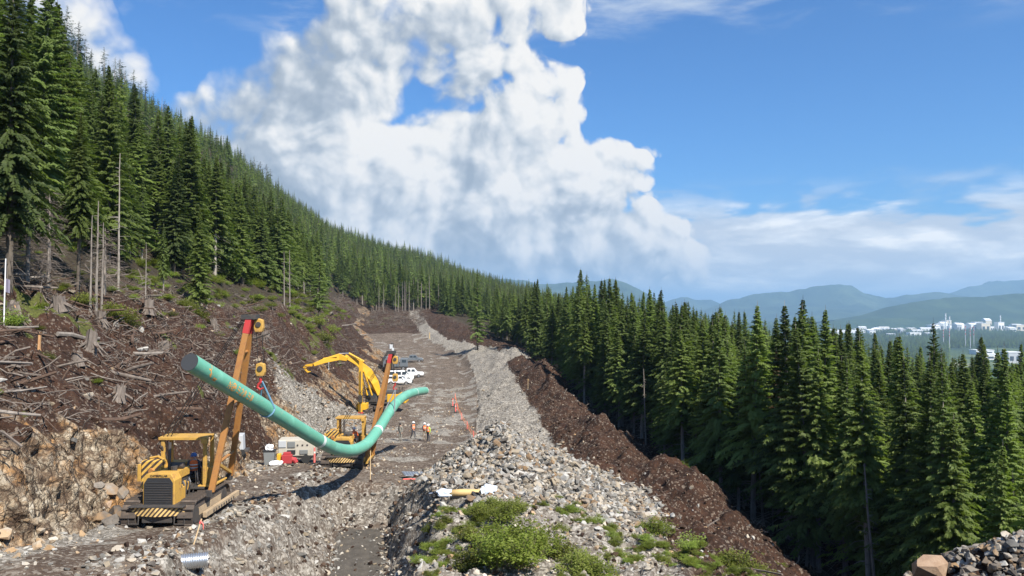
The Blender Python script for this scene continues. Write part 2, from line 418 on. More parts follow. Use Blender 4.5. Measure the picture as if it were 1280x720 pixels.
    # dirt under the near spoil mound where plants grow
    soil = spoil * (1 - sstep(Y, 36, 41)) * sstep(Y, 18, 22)
    grey = grey * (1 - soil * .45)
    brown_w = np.clip(brown_w + soil * .35, 0, 1)
    return Z, s, dict(rock=rock, soil=brown_w, grey=grey, litter=litter, moss=moss, face=face, slope=slope, bench=bench + road2, trench=trench, wall=wall_t,
                      spoil=spoil, dirt=dirt, forest=forest)

def gz(x, y):
    return float(ground(np.array([x], float), np.array([y], float))[0][0])

# ------------------------------------------------------------------ materials of the ground
def principled(name, base=(0.5, 0.5, 0.5), rough=0.6, metal=0.0, **kw):
    m = bpy.data.materials.new(name)
    m.use_nodes = True
    b = m.node_tree.nodes['Principled BSDF']
    b.inputs['Base Color'].default_value = (*base, 1)
    b.inputs['Roughness'].default_value = rough
    b.inputs['Metallic'].default_value = metal
    for k, v in kw.items():
        b.inputs[k].default_value = v
    return m

def ground_material():
    m = bpy.data.materials.new("ground_cover")
    m.use_nodes = True
    N = NT(m.node_tree)
    b = m.node_tree.nodes['Principled BSDF']
    pos = N.node('ShaderNodeNewGeometry').outputs['Position']
    def attr(n):
        return N.node('ShaderNodeAttribute', attribute_name=n)
    a1 = N.sep(attr('cover_a').outputs['Color'])
    a2 = N.sep(attr('cover_b').outputs['Color'])
    rock, soil, grey = a1
    litter, moss, track = a2
    big = N.noise(pos, 0.35, 5, 0.6)
    mid = N.noise(pos, 1.7, 6, 0.65)
    fine = N.noise(pos, 9.0, 5, 0.7)
    stones = N.voronoi(pos, 3.2, 'F1', out='Color')
    sdist = N.voronoi(pos, 3.2, 'DISTANCE_TO_EDGE')
    pebb = N.voronoi(pos, 9.0, 'F1', out='Color')
    pv = N.sep(pebb)[0]
    sv = N.sep(stones)[0]
    # compacted dirt and gravel of the bench
    base = N.ramp(N.m('ADD', N.m('MULTIPLY', mid, .6), N.m('MULTIPLY', big, .4)), [(0.32, (0.044, 0.030, 0.021)), (0.48, (0.084, 0.060, 0.045)), (0.60, (0.135, 0.105, 0.081)), (0.74, (0.24, 0.21, 0.172))])
    base = N.mix(N.m('MULTIPLY', N.smooth(pv, .6, .95), .5), base, (0.36, 0.325, 0.275))
    # brown soil with roots and bark
    soil_c = N.ramp(N.m('ADD', N.m('MULTIPLY', mid, .5), N.m('MULTIPLY', fine, .5)), [(0.32, (0.008, 0.005, 0.004)), (0.5, (0.032, 0.0165, 0.0105)), (0.62, (0.066, 0.034, 0.0205)), (0.75, (0.13, 0.083, 0.055))])
    soil_c = N.mix(N.m('MULTIPLY', N.smooth(pv, .80, .95), .6), soil_c, (0.21, 0.175, 0.14))
    soil_c = N.mix(N.m('MULTIPLY', N.smooth(big, .5, .7), .5), soil_c, (0.062, 0.028, 0.016))
    # blasted rock face, cream with rust stains
    strat = N.noise(N.vm('MULTIPLY', pos, (1.0, 1.0, 2.2)), 0.9, 8, 0.72, distortion=.6)
    rk = N.ramp(N.m('ADD', N.m('MULTIPLY', strat, .75), N.m('ADD', N.m('MULTIPLY', sv, .12), N.m('MULTIPLY', fine, .18))), [(0.36, (0.055, 0.036, 0.024)), (0.46, (0.16, 0.115, 0.078)), (0.56, (0.34, 0.28, 0.20)), (0.70, (0.55, 0.50, 0.41))])
    rust = N.smooth(N.m('ADD', N.noise(pos, 0.55, 5, 0.65), N.m('MULTIPLY', fine, .25)), 0.58, 0.76)
    rk = N.mix(N.m('MULTIPLY', rust, .8), rk, (0.40, 0.20, 0.06))
    rk = N.mix(N.m('MULTIPLY', N.smooth(sdist, 0.03, 0.0), .30), rk, (0.07, 0.05, 0.035))
    rk = N.mix(N.m('MULTIPLY', N.smooth(mid, .52, .36), .6), rk, (0.07, 0.042, 0.028))
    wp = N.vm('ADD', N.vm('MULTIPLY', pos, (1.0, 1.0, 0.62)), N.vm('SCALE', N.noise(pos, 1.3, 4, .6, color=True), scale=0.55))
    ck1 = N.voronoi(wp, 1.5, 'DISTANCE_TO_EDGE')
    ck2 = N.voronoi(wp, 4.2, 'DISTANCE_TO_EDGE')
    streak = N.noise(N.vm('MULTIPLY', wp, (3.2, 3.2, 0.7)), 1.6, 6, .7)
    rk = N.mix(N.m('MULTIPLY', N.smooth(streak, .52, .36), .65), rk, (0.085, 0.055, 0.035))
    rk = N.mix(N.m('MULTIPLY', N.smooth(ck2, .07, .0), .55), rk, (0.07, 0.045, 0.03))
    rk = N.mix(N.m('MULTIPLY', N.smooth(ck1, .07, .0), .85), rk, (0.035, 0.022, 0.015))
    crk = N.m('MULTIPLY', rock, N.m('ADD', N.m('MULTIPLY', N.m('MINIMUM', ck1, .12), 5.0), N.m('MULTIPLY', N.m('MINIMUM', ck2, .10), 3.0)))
    # grey rubble
    gr = N.ramp(N.m('ADD', N.m('MULTIPLY', pv, .6), N.m('MULTIPLY', mid, .4)), [(0.1, (0.075, 0.064, 0.052)), (0.45, (0.175, 0.158, 0.134)), (0.8, (0.37, 0.345, 0.305))])
    # forest litter and moss
    lt = N.ramp(mid, [(0.3, (0.018, 0.014, 0.010)), (0.55, (0.045, 0.034, 0.022)), (0.75, (0.05, 0.065, 0.022))])
    ms = N.ramp(fine, [(0.3, (0.035, 0.040, 0.010)), (0.6, (0.085, 0.092, 0.024)), (0.8, (0.14, 0.14, 0.045))])
    tr = N.ramp(mid, [(0.3, (0.060, 0.053, 0.045)), (0.6, (0.098, 0.087, 0.074)), (0.8, (0.15, 0.135, 0.115))])
    far = N.ramp(N.noise(pos, 0.0035, 6, 0.6), [(0.36, (0.022, 0.040, 0.016)), (0.48, (0.045, 0.072, 0.026)), (0.56, (0.10, 0.13, 0.05)), (0.64, (0.20, 0.20, 0.12))])
    dist = N.sep(pos)[1]
    c = base
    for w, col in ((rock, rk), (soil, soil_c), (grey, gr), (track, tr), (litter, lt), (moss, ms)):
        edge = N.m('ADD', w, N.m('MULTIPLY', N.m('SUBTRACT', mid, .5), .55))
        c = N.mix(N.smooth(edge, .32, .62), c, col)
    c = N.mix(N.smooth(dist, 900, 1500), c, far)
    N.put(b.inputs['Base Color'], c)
    b.inputs['Roughness'].default_value = 0.93
    b.inputs['Specular IOR Level'].default_value = 0.2
    bump = N.node('ShaderNodeBump')
    bump.inputs['Strength'].default_value = 0.8
    bump.inputs['Distance'].default_value = 0.16
    hgt = N.m('ADD', N.m('MULTIPLY', fine, .5), N.m('ADD', N.m('MULTIPLY', pv, .35), N.m('MULTIPLY', N.m('MULTIPLY', N.m('MINIMUM', sdist, .10), 1.2), N.m('SUBTRACT', 1.0, track))))
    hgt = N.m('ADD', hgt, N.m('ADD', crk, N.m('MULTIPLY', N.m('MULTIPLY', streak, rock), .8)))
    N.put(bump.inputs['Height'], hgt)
    N.l.new(bump.outputs[0], b.inputs['Normal'])
    return m
GROUND_MAT = ground_material()

def link_mesh(name, verts, faces, mat=None, parent=None, smooth=False, mats=None, mat_idx=None):
    """One mesh object from arrays; faces may be an (n,3) or (n,4) array or a list."""
    me = bpy.data.meshes.new(name)
    v = np.asarray(verts, np.float32)
    if isinstance(faces, np.ndarray) and faces.ndim == 2:
        k = faces.shape[1]
        me.vertices.add(len(v))
        me.vertices.foreach_set('co', v.ravel())
        me.loops.add(faces.size)
        me.loops.foreach_set('vertex_index', faces.astype(np.int32).ravel())
        me.polygons.add(len(faces))
        me.polygons.foreach_set('loop_start', np.arange(0, faces.size, k, dtype=np.int32))
        me.update(calc_edges=True)
    else:
        me.from_pydata(v.tolist(), [], [tuple(int(i) for i in f) for f in faces])
    for mm in (mats or ([mat] if mat else [])):
        me.materials.append(mm)
    if mat_idx is not None:
        me.polygons.foreach_set('material_index', np.asarray(mat_idx, np.int32))
    if smooth:
        me.polygons.foreach_set('use_smooth', np.ones(len(me.polygons), bool))
    o = bpy.data.objects.new(name, me)
    COL.objects.link(o)
    if parent is not None:
        o.parent = parent
    return o

def tag(o, label=None, category=None, group=None, kind=None):
    for k, v in (('label', label), ('category', category), ('group', group), ('kind', kind)):
        if v:
            o[k] = v
    return o

# ------------------------------------------------------------------ the ground sheet, cut into its named surfaces along shared edges
def build_ground():
    th = np.concatenate([np.linspace(-78, -37, 36, endpoint=False), np.linspace(-37, 37, 560), np.linspace(37, 78, 37)[1:]])
    th = np.radians(th)
    r = np.concatenate([np.geomspace(3.0, 18, 90, endpoint=False), np.geomspace(18, 130, 440, endpoint=False), np.geomspace(130, 420, 140, endpoint=False), np.geomspace(420, 40000, 120)])
    T, Rr = np.meshgrid(th, r)
    X, Y = Rr * np.sin(T), Rr * np.cos(T)
    Z, s, w = ground(X, Y)
    # push the steep rock sideways a little so that it overhangs and breaks up
    q1 = cells(Y + Z * .35 + fbm(Y, Z, 1.5, 2, .5, 145) * .5, Z * .75 - Y * .2, 1.15, 141)
    q2 = cells(Y - Z * .3, Z * .85 + Y * .25, 0.40, 143)
    push = w['face'] * ((q1[2] - .5) * .30 + (q2[2] - .5) * .26 + fbm(Y, Z * .45, 1.4, 6, .68, 147) * .55 + np.abs(fbm(Y + Z * .5, Z * .35, .5, 3, .6, 149)) * .5 - .12 * (1 - sstep(q1[1] - q1[0], 0, .12)))
    Xp = X + push
    nr, nt = X.shape
    V = np.stack([Xp, Y, Z], -1).reshape(-1, 3)
    idx = np.arange(nr * nt).reshape(nr, nt)
    F = np.stack([idx[:-1, :-1], idx[:-1, 1:], idx[1:, 1:], idx[1:, :-1]], -1).reshape(-1, 4)
    fz = {k: (v[:-1, :-1] + v[1:, 1:] + v[:-1, 1:] + v[1:, :-1]).ravel() / 4 for k, v in w.items()}
    fY = (Y[:-1, :-1] + Y[1:, 1:]).ravel() / 2
    fs = (s[:-1, :-1] + s[1:, 1:]).ravel() / 2
    zone = np.full(len(F), 5)
    names = ['rock_face', 'cleared_slope', 'access_road', 'trench', 'spoil_ground', 'hill', 'dirt_ground', 'valley', 'forest_ground']
    far = fY > 380
    zone[:] = np.where(fs < 6, 5, 8)
    for z, k in ((0, 'face'), (1, 'slope'), (2, 'bench'), (3, 'trench'), (4, 'spoil'), (6, 'dirt')):
        zone[(fz[k] > 0.5) & ~far] = z
    zone[(fY > 1150)] = 7
    zone[(fs > 14.0) & (fY > 380)] = 7
    ca = np.stack([w['rock'], w['soil'], w['grey'], np.ones_like(X)], -1).reshape(-1, 4)
    track = w['trench'] * (1 - sstep(Y, 45.4, 46.4)) * sstep(s, 6.9, 7.05) * (1 - sstep(s, 7.95, 8.1))
    cb = np.stack([w['litter'], w['moss'], track, np.ones_like(X)], -1).reshape(-1, 4)
    for z, name in enumerate(names):
        f = F[zone == z]
        if not len(f):
            continue
        used, inv = np.unique(f, return_inverse=True)
        o = link_mesh(name, V[used], inv.reshape(-1, 4), GROUND_MAT, smooth=(z in (5, 7, 8)))
        for an, arr in (('cover_a', ca), ('cover_b', cb)):
            at_ = o.data.color_attributes.new(an, 'FLOAT_COLOR', 'POINT')
            at_.data.foreach_set('color', arr[used].astype(np.float32).ravel())
        tag(o, kind='structure')
build_ground()
# ------------------------------------------------------------------ geometry helpers
def tube(path, radii, n=6, cap=True):
    """Tube round a 3D path; returns verts, quads."""
    path = np.asarray(path, float)
    radii = np.broadcast_to(np.asarray(radii, float), (len(path),))
    tan = np.gradient(path, axis=0)
    tan /= np.linalg.norm(tan, axis=1)[:, None] + 1e-9
    ref = np.array([0, 0, 1.0]) if abs(tan[0][2]) < 0.9 else np.array([1.0, 0, 0])
    V = []
    u = np.cross(tan[0], ref); u /= np.linalg.norm(u)
    for p, t, r in zip(path, tan, radii):
        u = u - t * np.dot(u, t); u /= np.linalg.norm(u)
        w = np.cross(t, u)
        a = np.linspace(0, 2 * np.pi, n, endpoint=False)
        V.append(p + r * (np.cos(a)[:, None] * u + np.sin(a)[:, None] * w))
    V = np.concatenate(V)
    F = []
    for i in range(len(path) - 1):
        for j in range(n):
            k = (j + 1) % n
            F.append((i * n + j, i * n + k, (i + 1) * n + k, (i + 1) * n + j))
    if cap:
        for base, order in ((0, 1), ((len(path) - 1) * n, -1)):
            ring = list(range(base, base + n))[::-order]
            for j in range(1, n - 1, 2):
                k = j + 2 if j + 2 < n else j + 1
                F.append((ring[0], ring[j], ring[j + 1], ring[k] if k != j + 1 else ring[j + 1]))
    F = [f if len(set(f)) == 4 else tuple(dict.fromkeys(f)) for f in F]
    return V, F

class Geo:
    """Collects pieces of geometry into one mesh."""
    def __init__(self):
        self.v, self.f, self.n, self.mi = [], [], 0, []
    def add(self, V, F, mi=0):
        self.v.append(np.asarray(V, float))
        for f in (F.tolist() if isinstance(F, np.ndarray) else F):
            self.f.append(tuple(int(i) + self.n for i in f))
            self.mi.append(mi)
        self.n += len(V)
        return self
    def tube(self, path, radii, n=6, mi=0, cap=True):
        return self.add(*tube(path, radii, n, cap), mi=mi)
    def mesh(self, name, mats, smooth=False):
        me = bpy.data.meshes.new(name)
        me.from_pydata(np.concatenate(self.v).tolist(), [], self.f)
        for m in mats:
            me.materials.append(m)
        me.polygons.foreach_set('material_index', np.array(self.mi, np.int32))
        if smooth:
            me.polygons.foreach_set('use_smooth', np.ones(len(me.polygons), bool))
        me.update()
        return me
    def obj(self, name, mats, parent=None, smooth=False):
        o = bpy.data.objects.new(name, self.mesh(name, mats if isinstance(mats, (list, tuple)) else [mats], smooth))
        COL.objects.link(o)
        if parent is not None:
            o.parent = parent
        return o

# ------------------------------------------------------------------ far mountains, valley plant, haze
def hill_material(name, lo, mid, hi, scale):
    m = principled(name, mid, 0.95)
    N = NT(m.node_tree)
    pos = N.node('ShaderNodeNewGeometry').outputs['Position']
    k = N.m('ADD', N.m('MULTIPLY', N.noise(pos, scale, 6, 0.65), .6), N.m('MULTIPLY', N.noise(pos, scale * 14, 3, 0.6), .4))
    N.put(m.node_tree.nodes['Principled BSDF'].inputs['Base Color'], N.ramp(k, [(0.35, lo), (0.5, mid), (0.66, hi)]))
    m.node_tree.nodes['Principled BSDF'].inputs['Specular IOR Level'].default_value = 0.1
    return m
MOUNT = hill_material("forested_mountain", (0.012, 0.024, 0.018), (0.032, 0.055, 0.032), (0.085, 0.115, 0.065), 0.0016)
HILLM = hill_material("forested_hill", (0.018, 0.034, 0.016), (0.030, 0.052, 0.022), (0.055, 0.080, 0.030), 0.004)

def mountain(name, outline, Y, depth, seed, mat, rough=1.0, nu=200, nv=60):
    pts = np.array([list(at(px, py, Y)) for px, py in outline])
    x0, x1 = pts[0, 0], pts[-1, 0]
    u = np.linspace(x0, x1, nu)
    crest = np.interp(u, pts[:, 0], pts[:, 2]) - VALLEY
    v = np.linspace(-1, 1, nv)
    U, Vv = np.meshgrid(u, v)
    yy = Y + Vv * depth
    amp = (1 - np.abs(Vv)) ** 1.25
    H = np.maximum(crest[None, :], 0) * amp
    rid = np.abs(fbm(U, yy * 0.55, depth * .5, 5, .5, seed)) * 2
    H = H * (1 - 0.9 * rough * rid * (1 - amp * 0.85)) + fbm(U, yy, depth * .12, 4, .5, seed + 3) * 0.06 * H
    Z = VALLEY - 2 + H
    idx = np.arange(nu * nv).reshape(nv, nu)
    F = np.stack([idx[:-1, :-1], idx[:-1, 1:], idx[1:, 1:], idx[1:, :-1]], -1).reshape(-1, 4)
    o = link_mesh(name, np.stack([U, yy, Z], -1).reshape(-1, 3), F, mat, smooth=True)
    return tag(o, kind='structure')

mountain('mountain_range', [(520, 392), (570, 358), (610, 345), (660, 342), (715, 349), (760, 347), (785, 352), (805, 362), (825, 378), (850, 389), (890, 396), (930, 399)], 9000, 2600, 3, MOUNT)
mountain('mountain_range', [(780, 392), (825, 374), (850, 369), (868, 373), (888, 371), (905, 378), (930, 380), (960, 376), (1000, 380)], 13500, 2300, 5, MOUNT)
mountain('mountain_range', [(850, 398), (885, 384), (910, 371), (945, 362), (985, 360), (1040, 355), (1062, 356), (1078, 366), (1105, 371), (1140, 364), (1170, 361), (1195, 366), (1240, 374), (1300, 388), (1340, 396)], 11000, 2600, 8, MOUNT)
mountain('mountain_range', [(1100, 390), (1160, 368), (1215, 352), (1260, 347), (1330, 346), (1420, 345), (1520, 362), (1640, 395)], 13800, 2300, 12, MOUNT)
mountain('forested_hill', [(1040, 400), (1085, 392), (1110, 383), (1140, 375), (1200, 369), (1260, 367), (1330, 366), (1420, 371), (1530, 382), (1650, 402)], 6600, 1300, 15, HILLM, rough=.5)
mountain('forested_hill', [(1000, 408), (1040, 400), (1100, 397), (1180, 395), (1260, 399), (1320, 406)], 5900, 500, 18, HILLM, rough=.4)

def box_vf(c, s, rot=None):
    c, s = np.asarray(c, float), np.asarray(s, float) / 2
    V = np.array([(-1, -1, -1), (1, -1, -1), (1, 1, -1), (-1, 1, -1), (-1, -1, 1), (1, -1, 1), (1, 1, 1), (-1, 1, 1)], float) * s
    if rot is not None:
        V = V @ np.array(Euler(rot).to_matrix()).T
    return V + c, [(3, 2, 1, 0), (4, 5, 6, 7), (0, 1, 5, 4), (1, 2, 6, 5), (2, 3, 7, 6), (3, 0, 4, 7)]

def prism_vf(profile, axis, a, b):
    """Extrude a closed 2D profile from a to b along 'x', 'y' or 'z'."""
    n = len(profile)
    V = []
    for t in (a, b):
        for p, q in profile:
            V.append({'x': (t, p, q), 'y': (p, t, q), 'z': (p, q, t)}[axis])
    F = [tuple(range(n))[::-1], tuple(range(n, 2 * n))] + [(i, (i + 1) % n, n + (i + 1) % n, n + i) for i in range(n)]
    return np.array(V, float), F

WHITE = principled("white_cladding", (0.78, 0.78, 0.76), 0.6)
CREAM = principled("cream_cladding", (0.62, 0.55, 0.42), 0.7)
GREYC = principled("grey_cladding", (0.40, 0.42, 0.44), 0.6)
PALEROOF = principled("pale_roof", (0.70, 0.71, 0.72), 0.5)
DARKWIN = principled("dark_openings", (0.05, 0.06, 0.07), 0.3)
REDBAND = principled("red_band", (0.50, 0.06, 0.04), 0.6)
CONC = principled("concrete", (0.42, 0.40, 0.37), 0.9)

def factory(px, Y, wpx, hpx, depth, wall, label, gable=True, group="factory buildings in the valley"):
    x = (px - 640) / 1000 * Y
    w, h = wpx / 1000 * Y, hpx / 1000 * Y
    root = bpy.data.objects.new('factory_building', None); COL.objects.link(root)
    root.location = (x, Y, VALLEY)
    tag(root, label, 'factory', group)
    g = Geo(); g.add(*box_vf((0, 0, h / 2), (w, depth, h))); g.obj('wall', wall, root)
    g = Geo()
    if gable:
        g.add(*prism_vf([(-depth / 2 - 2, h), (0, h * 1.25), (depth / 2 + 2, h)], 'x', -w / 2 - 1, w / 2 + 1))
    else:
        g.add(*box_vf((0, 0, h + 1.0), (w + 2, depth + 2, 2)))
    g.obj('roof', PALEROOF, root)
    n = max(2, int(w / 30))
    wm = None
    for i in range(n):
        o = Geo().add(*box_vf((-w / 2 + (i + .5) * w / n, -depth / 2 - .3, h * .45), (w / n * .55, 1.0, h * .4))).obj('window', DARKWIN, root)
    return root

factory(1062, 4700, 34, 3.6, 60, WHITE, "long white shed at the left end of the factory area in the valley")
g_f = np.random.default_rng(5)
for i in range(30):
    factory(1036 + i * 4.3 + g_f.uniform(-3, 3), g_f.uniform(3900, 5300), g_f.uniform(5, 16), g_f.uniform(2.2, 5.5), g_f.uniform(30, 60), [WHITE, GREYC, WHITE, CREAM][i % 4],
            "low pale factory shed among others in the middle of the valley", gable=bool(i % 3), group="low sheds of the factory area")
for i in range(26):
    factory(1164 + i * 4.6 + g_f.uniform(-2, 2), g_f.uniform(5000, 5700), g_f.uniform(4, 13), g_f.uniform(3, 12.0), g_f.uniform(40, 80), [CREAM, WHITE, GREYC, WHITE, CREAM][i % 5],
            "tall pale plant building beside the chimneys at the right of the valley", gable=bool(i % 2), group="tall plant buildings by the chimneys")
factory(1239, 2350, 26, 6, 40, WHITE, "white flat roofed warehouse glimpsed between crowns at the right edge", gable=False)
factory(1262, 2200, 16, 13, 40, GREYC, "blue grey warehouse beside the white flat roofed one at the right edge", gable=False)
factory(1226, 2600, 22, 5, 40, PALEROOF, "low pale roofed hall behind the white flat roofed warehouse", gable=False)
factory(845, 3400, 26, 4, 60, WHITE, "white shed roof showing above the right forest under the far mountain")
factory(868, 3600, 18, 3, 50, CREAM, "small cream shed beside the white shed roof above the right forest")

def chimney(px, Y, hpx, rpx, mats, label):
    x, h, r = (px - 640) / 1000 * Y, hpx / 1000 * Y, rpx / 1000 * Y
    root = bpy.data.objects.new('chimney', None); COL.objects.link(root)
    root.location = (x, Y, VALLEY)
    tag(root, label, 'chimney', "chimneys and masts of the plant")
    Geo().tube([(0, 0, 0), (0, 0, h * .5), (0, 0, h)], [r * 1.15, r, r * .85], 10).obj('stack', mats[0], root)
    for k in (.62, .8, .96):
        Geo().tube([(0, 0, h * k), (0, 0, h * (k + .06))], [r * 1.12, r * 1.10], 10).obj('band', mats[1], root)
    return root
for px, Y, hp, rp, red, lab in ((1181.5, 5000, 23, .9, 0, "tall white chimney, leftmost of the pair by the plant"), (1186.5, 5050, 19, .8, 0, "shorter white chimney just right of the tallest one"),
                                (1178.5, 3050, 21, .45, 1, "thin red and white mast standing left of the masts row"), (1186, 3000, 24, .45, 1, "thin red and white mast below the pair of chimneys"),
                                (1206, 3050, 26, .45, 1, "thin red and white mast, left one of the right hand group"), (1212, 3000, 25, .45, 1, "thin red and white mast in the middle of the right hand group"),
                                (1216.5, 3020, 26, .45, 1, "thin red and white mast, last of the row to the right"), (1250, 5300, 19, .8, 0, "cream chimney above the tall plant buildings")):
    chimney(px, Y, hp, rp, (WHITE if not red else GREYC, REDBAND if red else GREYC), lab)
for px, Y, lab in ((1200, 5100, "white domed storage tank left of the plant"), (1219, 5150, "white domed storage tank right of its twin")):
    x, r = (px - 640) / 1000 * Y, 22
    root = bpy.data.objects.new('storage_tank', None); COL.objects.link(root); root.location = (x, Y, VALLEY)
    tag(root, lab, 'storage tank', "domed tanks of the plant")
    Geo().tube([(0, 0, 0), (0, 0, 44)], [r, r], 16).obj('shell', WHITE, root)
    Geo().tube([(0, 0, 44.1), (0, 0, 50), (0, 0, 54), (0, 0, 56)], [r * 1.01, r * .85, r * .5, r * .1], 16).obj('dome', PALEROOF, root)

# air
hz_m = bpy.data.materials.new("haze_air")
hz_m.use_nodes = True
hz_m.node_tree.nodes.clear()
HN = NT(hz_m.node_tree)
pv_ = HN.node('ShaderNodeVolumePrincipled')
pv_.inputs['Color'].default_value = (0.40, 0.67, 0.97, 1)
pv_.inputs['Density'].default_value = 0.000084
pv_.inputs['Anisotropy'].default_value = 0.1
ho = HN.node('ShaderNodeOutputMaterial')
HN.l.new(pv_.outputs[0], ho.inputs['Volume'])
V, F = box_vf((0, 21000, 140), (90000, 46000, 580))
V[:, 2] = np.where(V[:, 2] < 0, VALLEY - 4.0, 610.0)
V[:, 1] = np.where(V[:, 1] < 21000, -1500.0, 41000.0)
hz = Geo().add(V, F).obj('haze', hz_m)
tag(hz, kind='stuff')
# ------------------------------------------------------------------ plants: materials
def leaf_material(name, dark, mid, light, trans=0.35, rough=0.6, hue_var=0.03):
    m = bpy.data.materials.new(name)
    m.use_nodes = True
    N = NT(m.node_tree)
    N.n.clear()
    oi = N.node('ShaderNodeObjectInfo')
    pos = N.node('ShaderNodeNewGeometry').outputs['Position']
    k = N.m('ADD', N.m('MULTIPLY', N.noise(pos, 1.6, 3, 0.6), 0.62), N.m('MULTIPLY', oi.outputs['Random'], 0.50))
    c = N.ramp(k, [(0.25, dark), (0.5, mid), (0.78, light)])
    hs = N.node('ShaderNodeHueSaturation')
    N.put(hs.inputs['Hue'], N.m('ADD', 0.5 - hue_var * .5, N.m('MULTIPLY', oi.outputs['Random'], hue_var)))
    N.put(hs.inputs['Color'], c)
    c = hs.outputs[0]
    d = N.node('ShaderNodeBsdfPrincipled')
    N.put(d.inputs['Base Color'], c)
    d.inputs['Roughness'].default_value = rough
    d.inputs['Specular IOR Level'].default_value = 0.25
    t = N.node('ShaderNodeBsdfTranslucent')
    N.put(t.inputs['Color'], N.mix(1.0, c, (1.15, 1.25, 0.6), 'MULTIPLY'))
    mx = N.node('ShaderNodeMixShader')
    mx.inputs[0].default_value = trans
    N.l.new(d.outputs[0], mx.inputs[1])
    N.l.new(t.outputs[0], mx.inputs[2])
    o = N.node('ShaderNodeOutputMaterial')
    N.l.new(mx.outputs[0], o.inputs[0])
    return m

def bark_material(name, a, b, scale=3.0):
    m = principled(name, a, 0.9)
    N = NT(m.node_tree)
    pos = N.node('ShaderNodeTexCoord').outputs['Object']
    st = N.vm('MULTIPLY', pos, (1, 1, 0.18))
    c = N.ramp(N.noise(st, scale * 3, 5, 0.7), [(0.3, a), (0.7, b)])
    N.put(m.node_tree.nodes['Principled BSDF'].inputs['Base Color'], c)
    return m

NEEDLE = leaf_material("needles", (0.052, 0.086, 0.020), (0.130, 0.178, 0.042), (0.215, 0.265, 0.070), 0.5)
NEEDLE_DARK = leaf_material("needles_dark", (0.044, 0.074, 0.022), (0.108, 0.152, 0.041), (0.168, 0.212, 0.062), 0.5)
NEEDLE_OLD = leaf_material("needles_old_growth", (0.022, 0.036, 0.018), (0.042, 0.062, 0.030), (0.07, 0.095, 0.045), hue_var=0.02)
NEEDLE_BROWN = leaf_material("needles_dying", (0.05, 0.038, 0.015), (0.10, 0.066, 0.026), (0.12, 0.12, 0.04))
LEAF = leaf_material("leaves", (0.082, 0.112, 0.018), (0.17, 0.215, 0.036), (0.28, 0.335, 0.076), 0.5)
LEAF_YELLOW = leaf_material("leaves_yellow_green", (0.07, 0.088, 0.016), (0.135, 0.155, 0.030), (0.24, 0.26, 0.062), 0.45)
BARK = bark_material("bark", (0.045, 0.036, 0.029), (0.15, 0.125, 0.10))
BARK_PALE = bark_material("bark_pale", (0.16, 0.14, 0.115), (0.36, 0.33, 0.29))
BARK_GREY = bark_material("bark_grey", (0.12, 0.10, 0.085), (0.27, 0.24, 0.21))
TWIG_MAT = bark_material("dead_twigs", (0.10, 0.08, 0.068), (0.24, 0.20, 0.175))

# ------------------------------------------------------------------ plants: shapes
def kites(P, Dv, L, Wd, g, bend=0.25, out=None):
    """Bent leaf-shaped quads: base P, direction D, length L, width W. Arrays over n."""
    n = len(P)
    up = np.array([0, 0, 1.0]) + g.normal(0, 0.35, (n, 3))
    if out is not None:
        up = up * np.array([1, 1, .75]) + out * 0.85
    side = np.cross(Dv, up); side /= np.linalg.norm(side, axis=1)[:, None] + 1e-9
    mid = P + Dv * (L * 0.45)[:, None]
    mid[:, 2] += L * bend * 0.25
    tip = P + Dv * L[:, None]
    tip[:, 2] -= L * bend
    a, b = mid + side * (Wd / 2)[:, None], mid - side * (Wd / 2)[:, None]
    V = np.stack([P, a, tip, b], 1).reshape(-1, 3)
    i = np.arange(n) * 4
    F = np.concatenate([np.stack([i, i + 1, i + 2], 1), np.stack([i, i + 2, i + 3], 1)])
    return V, F

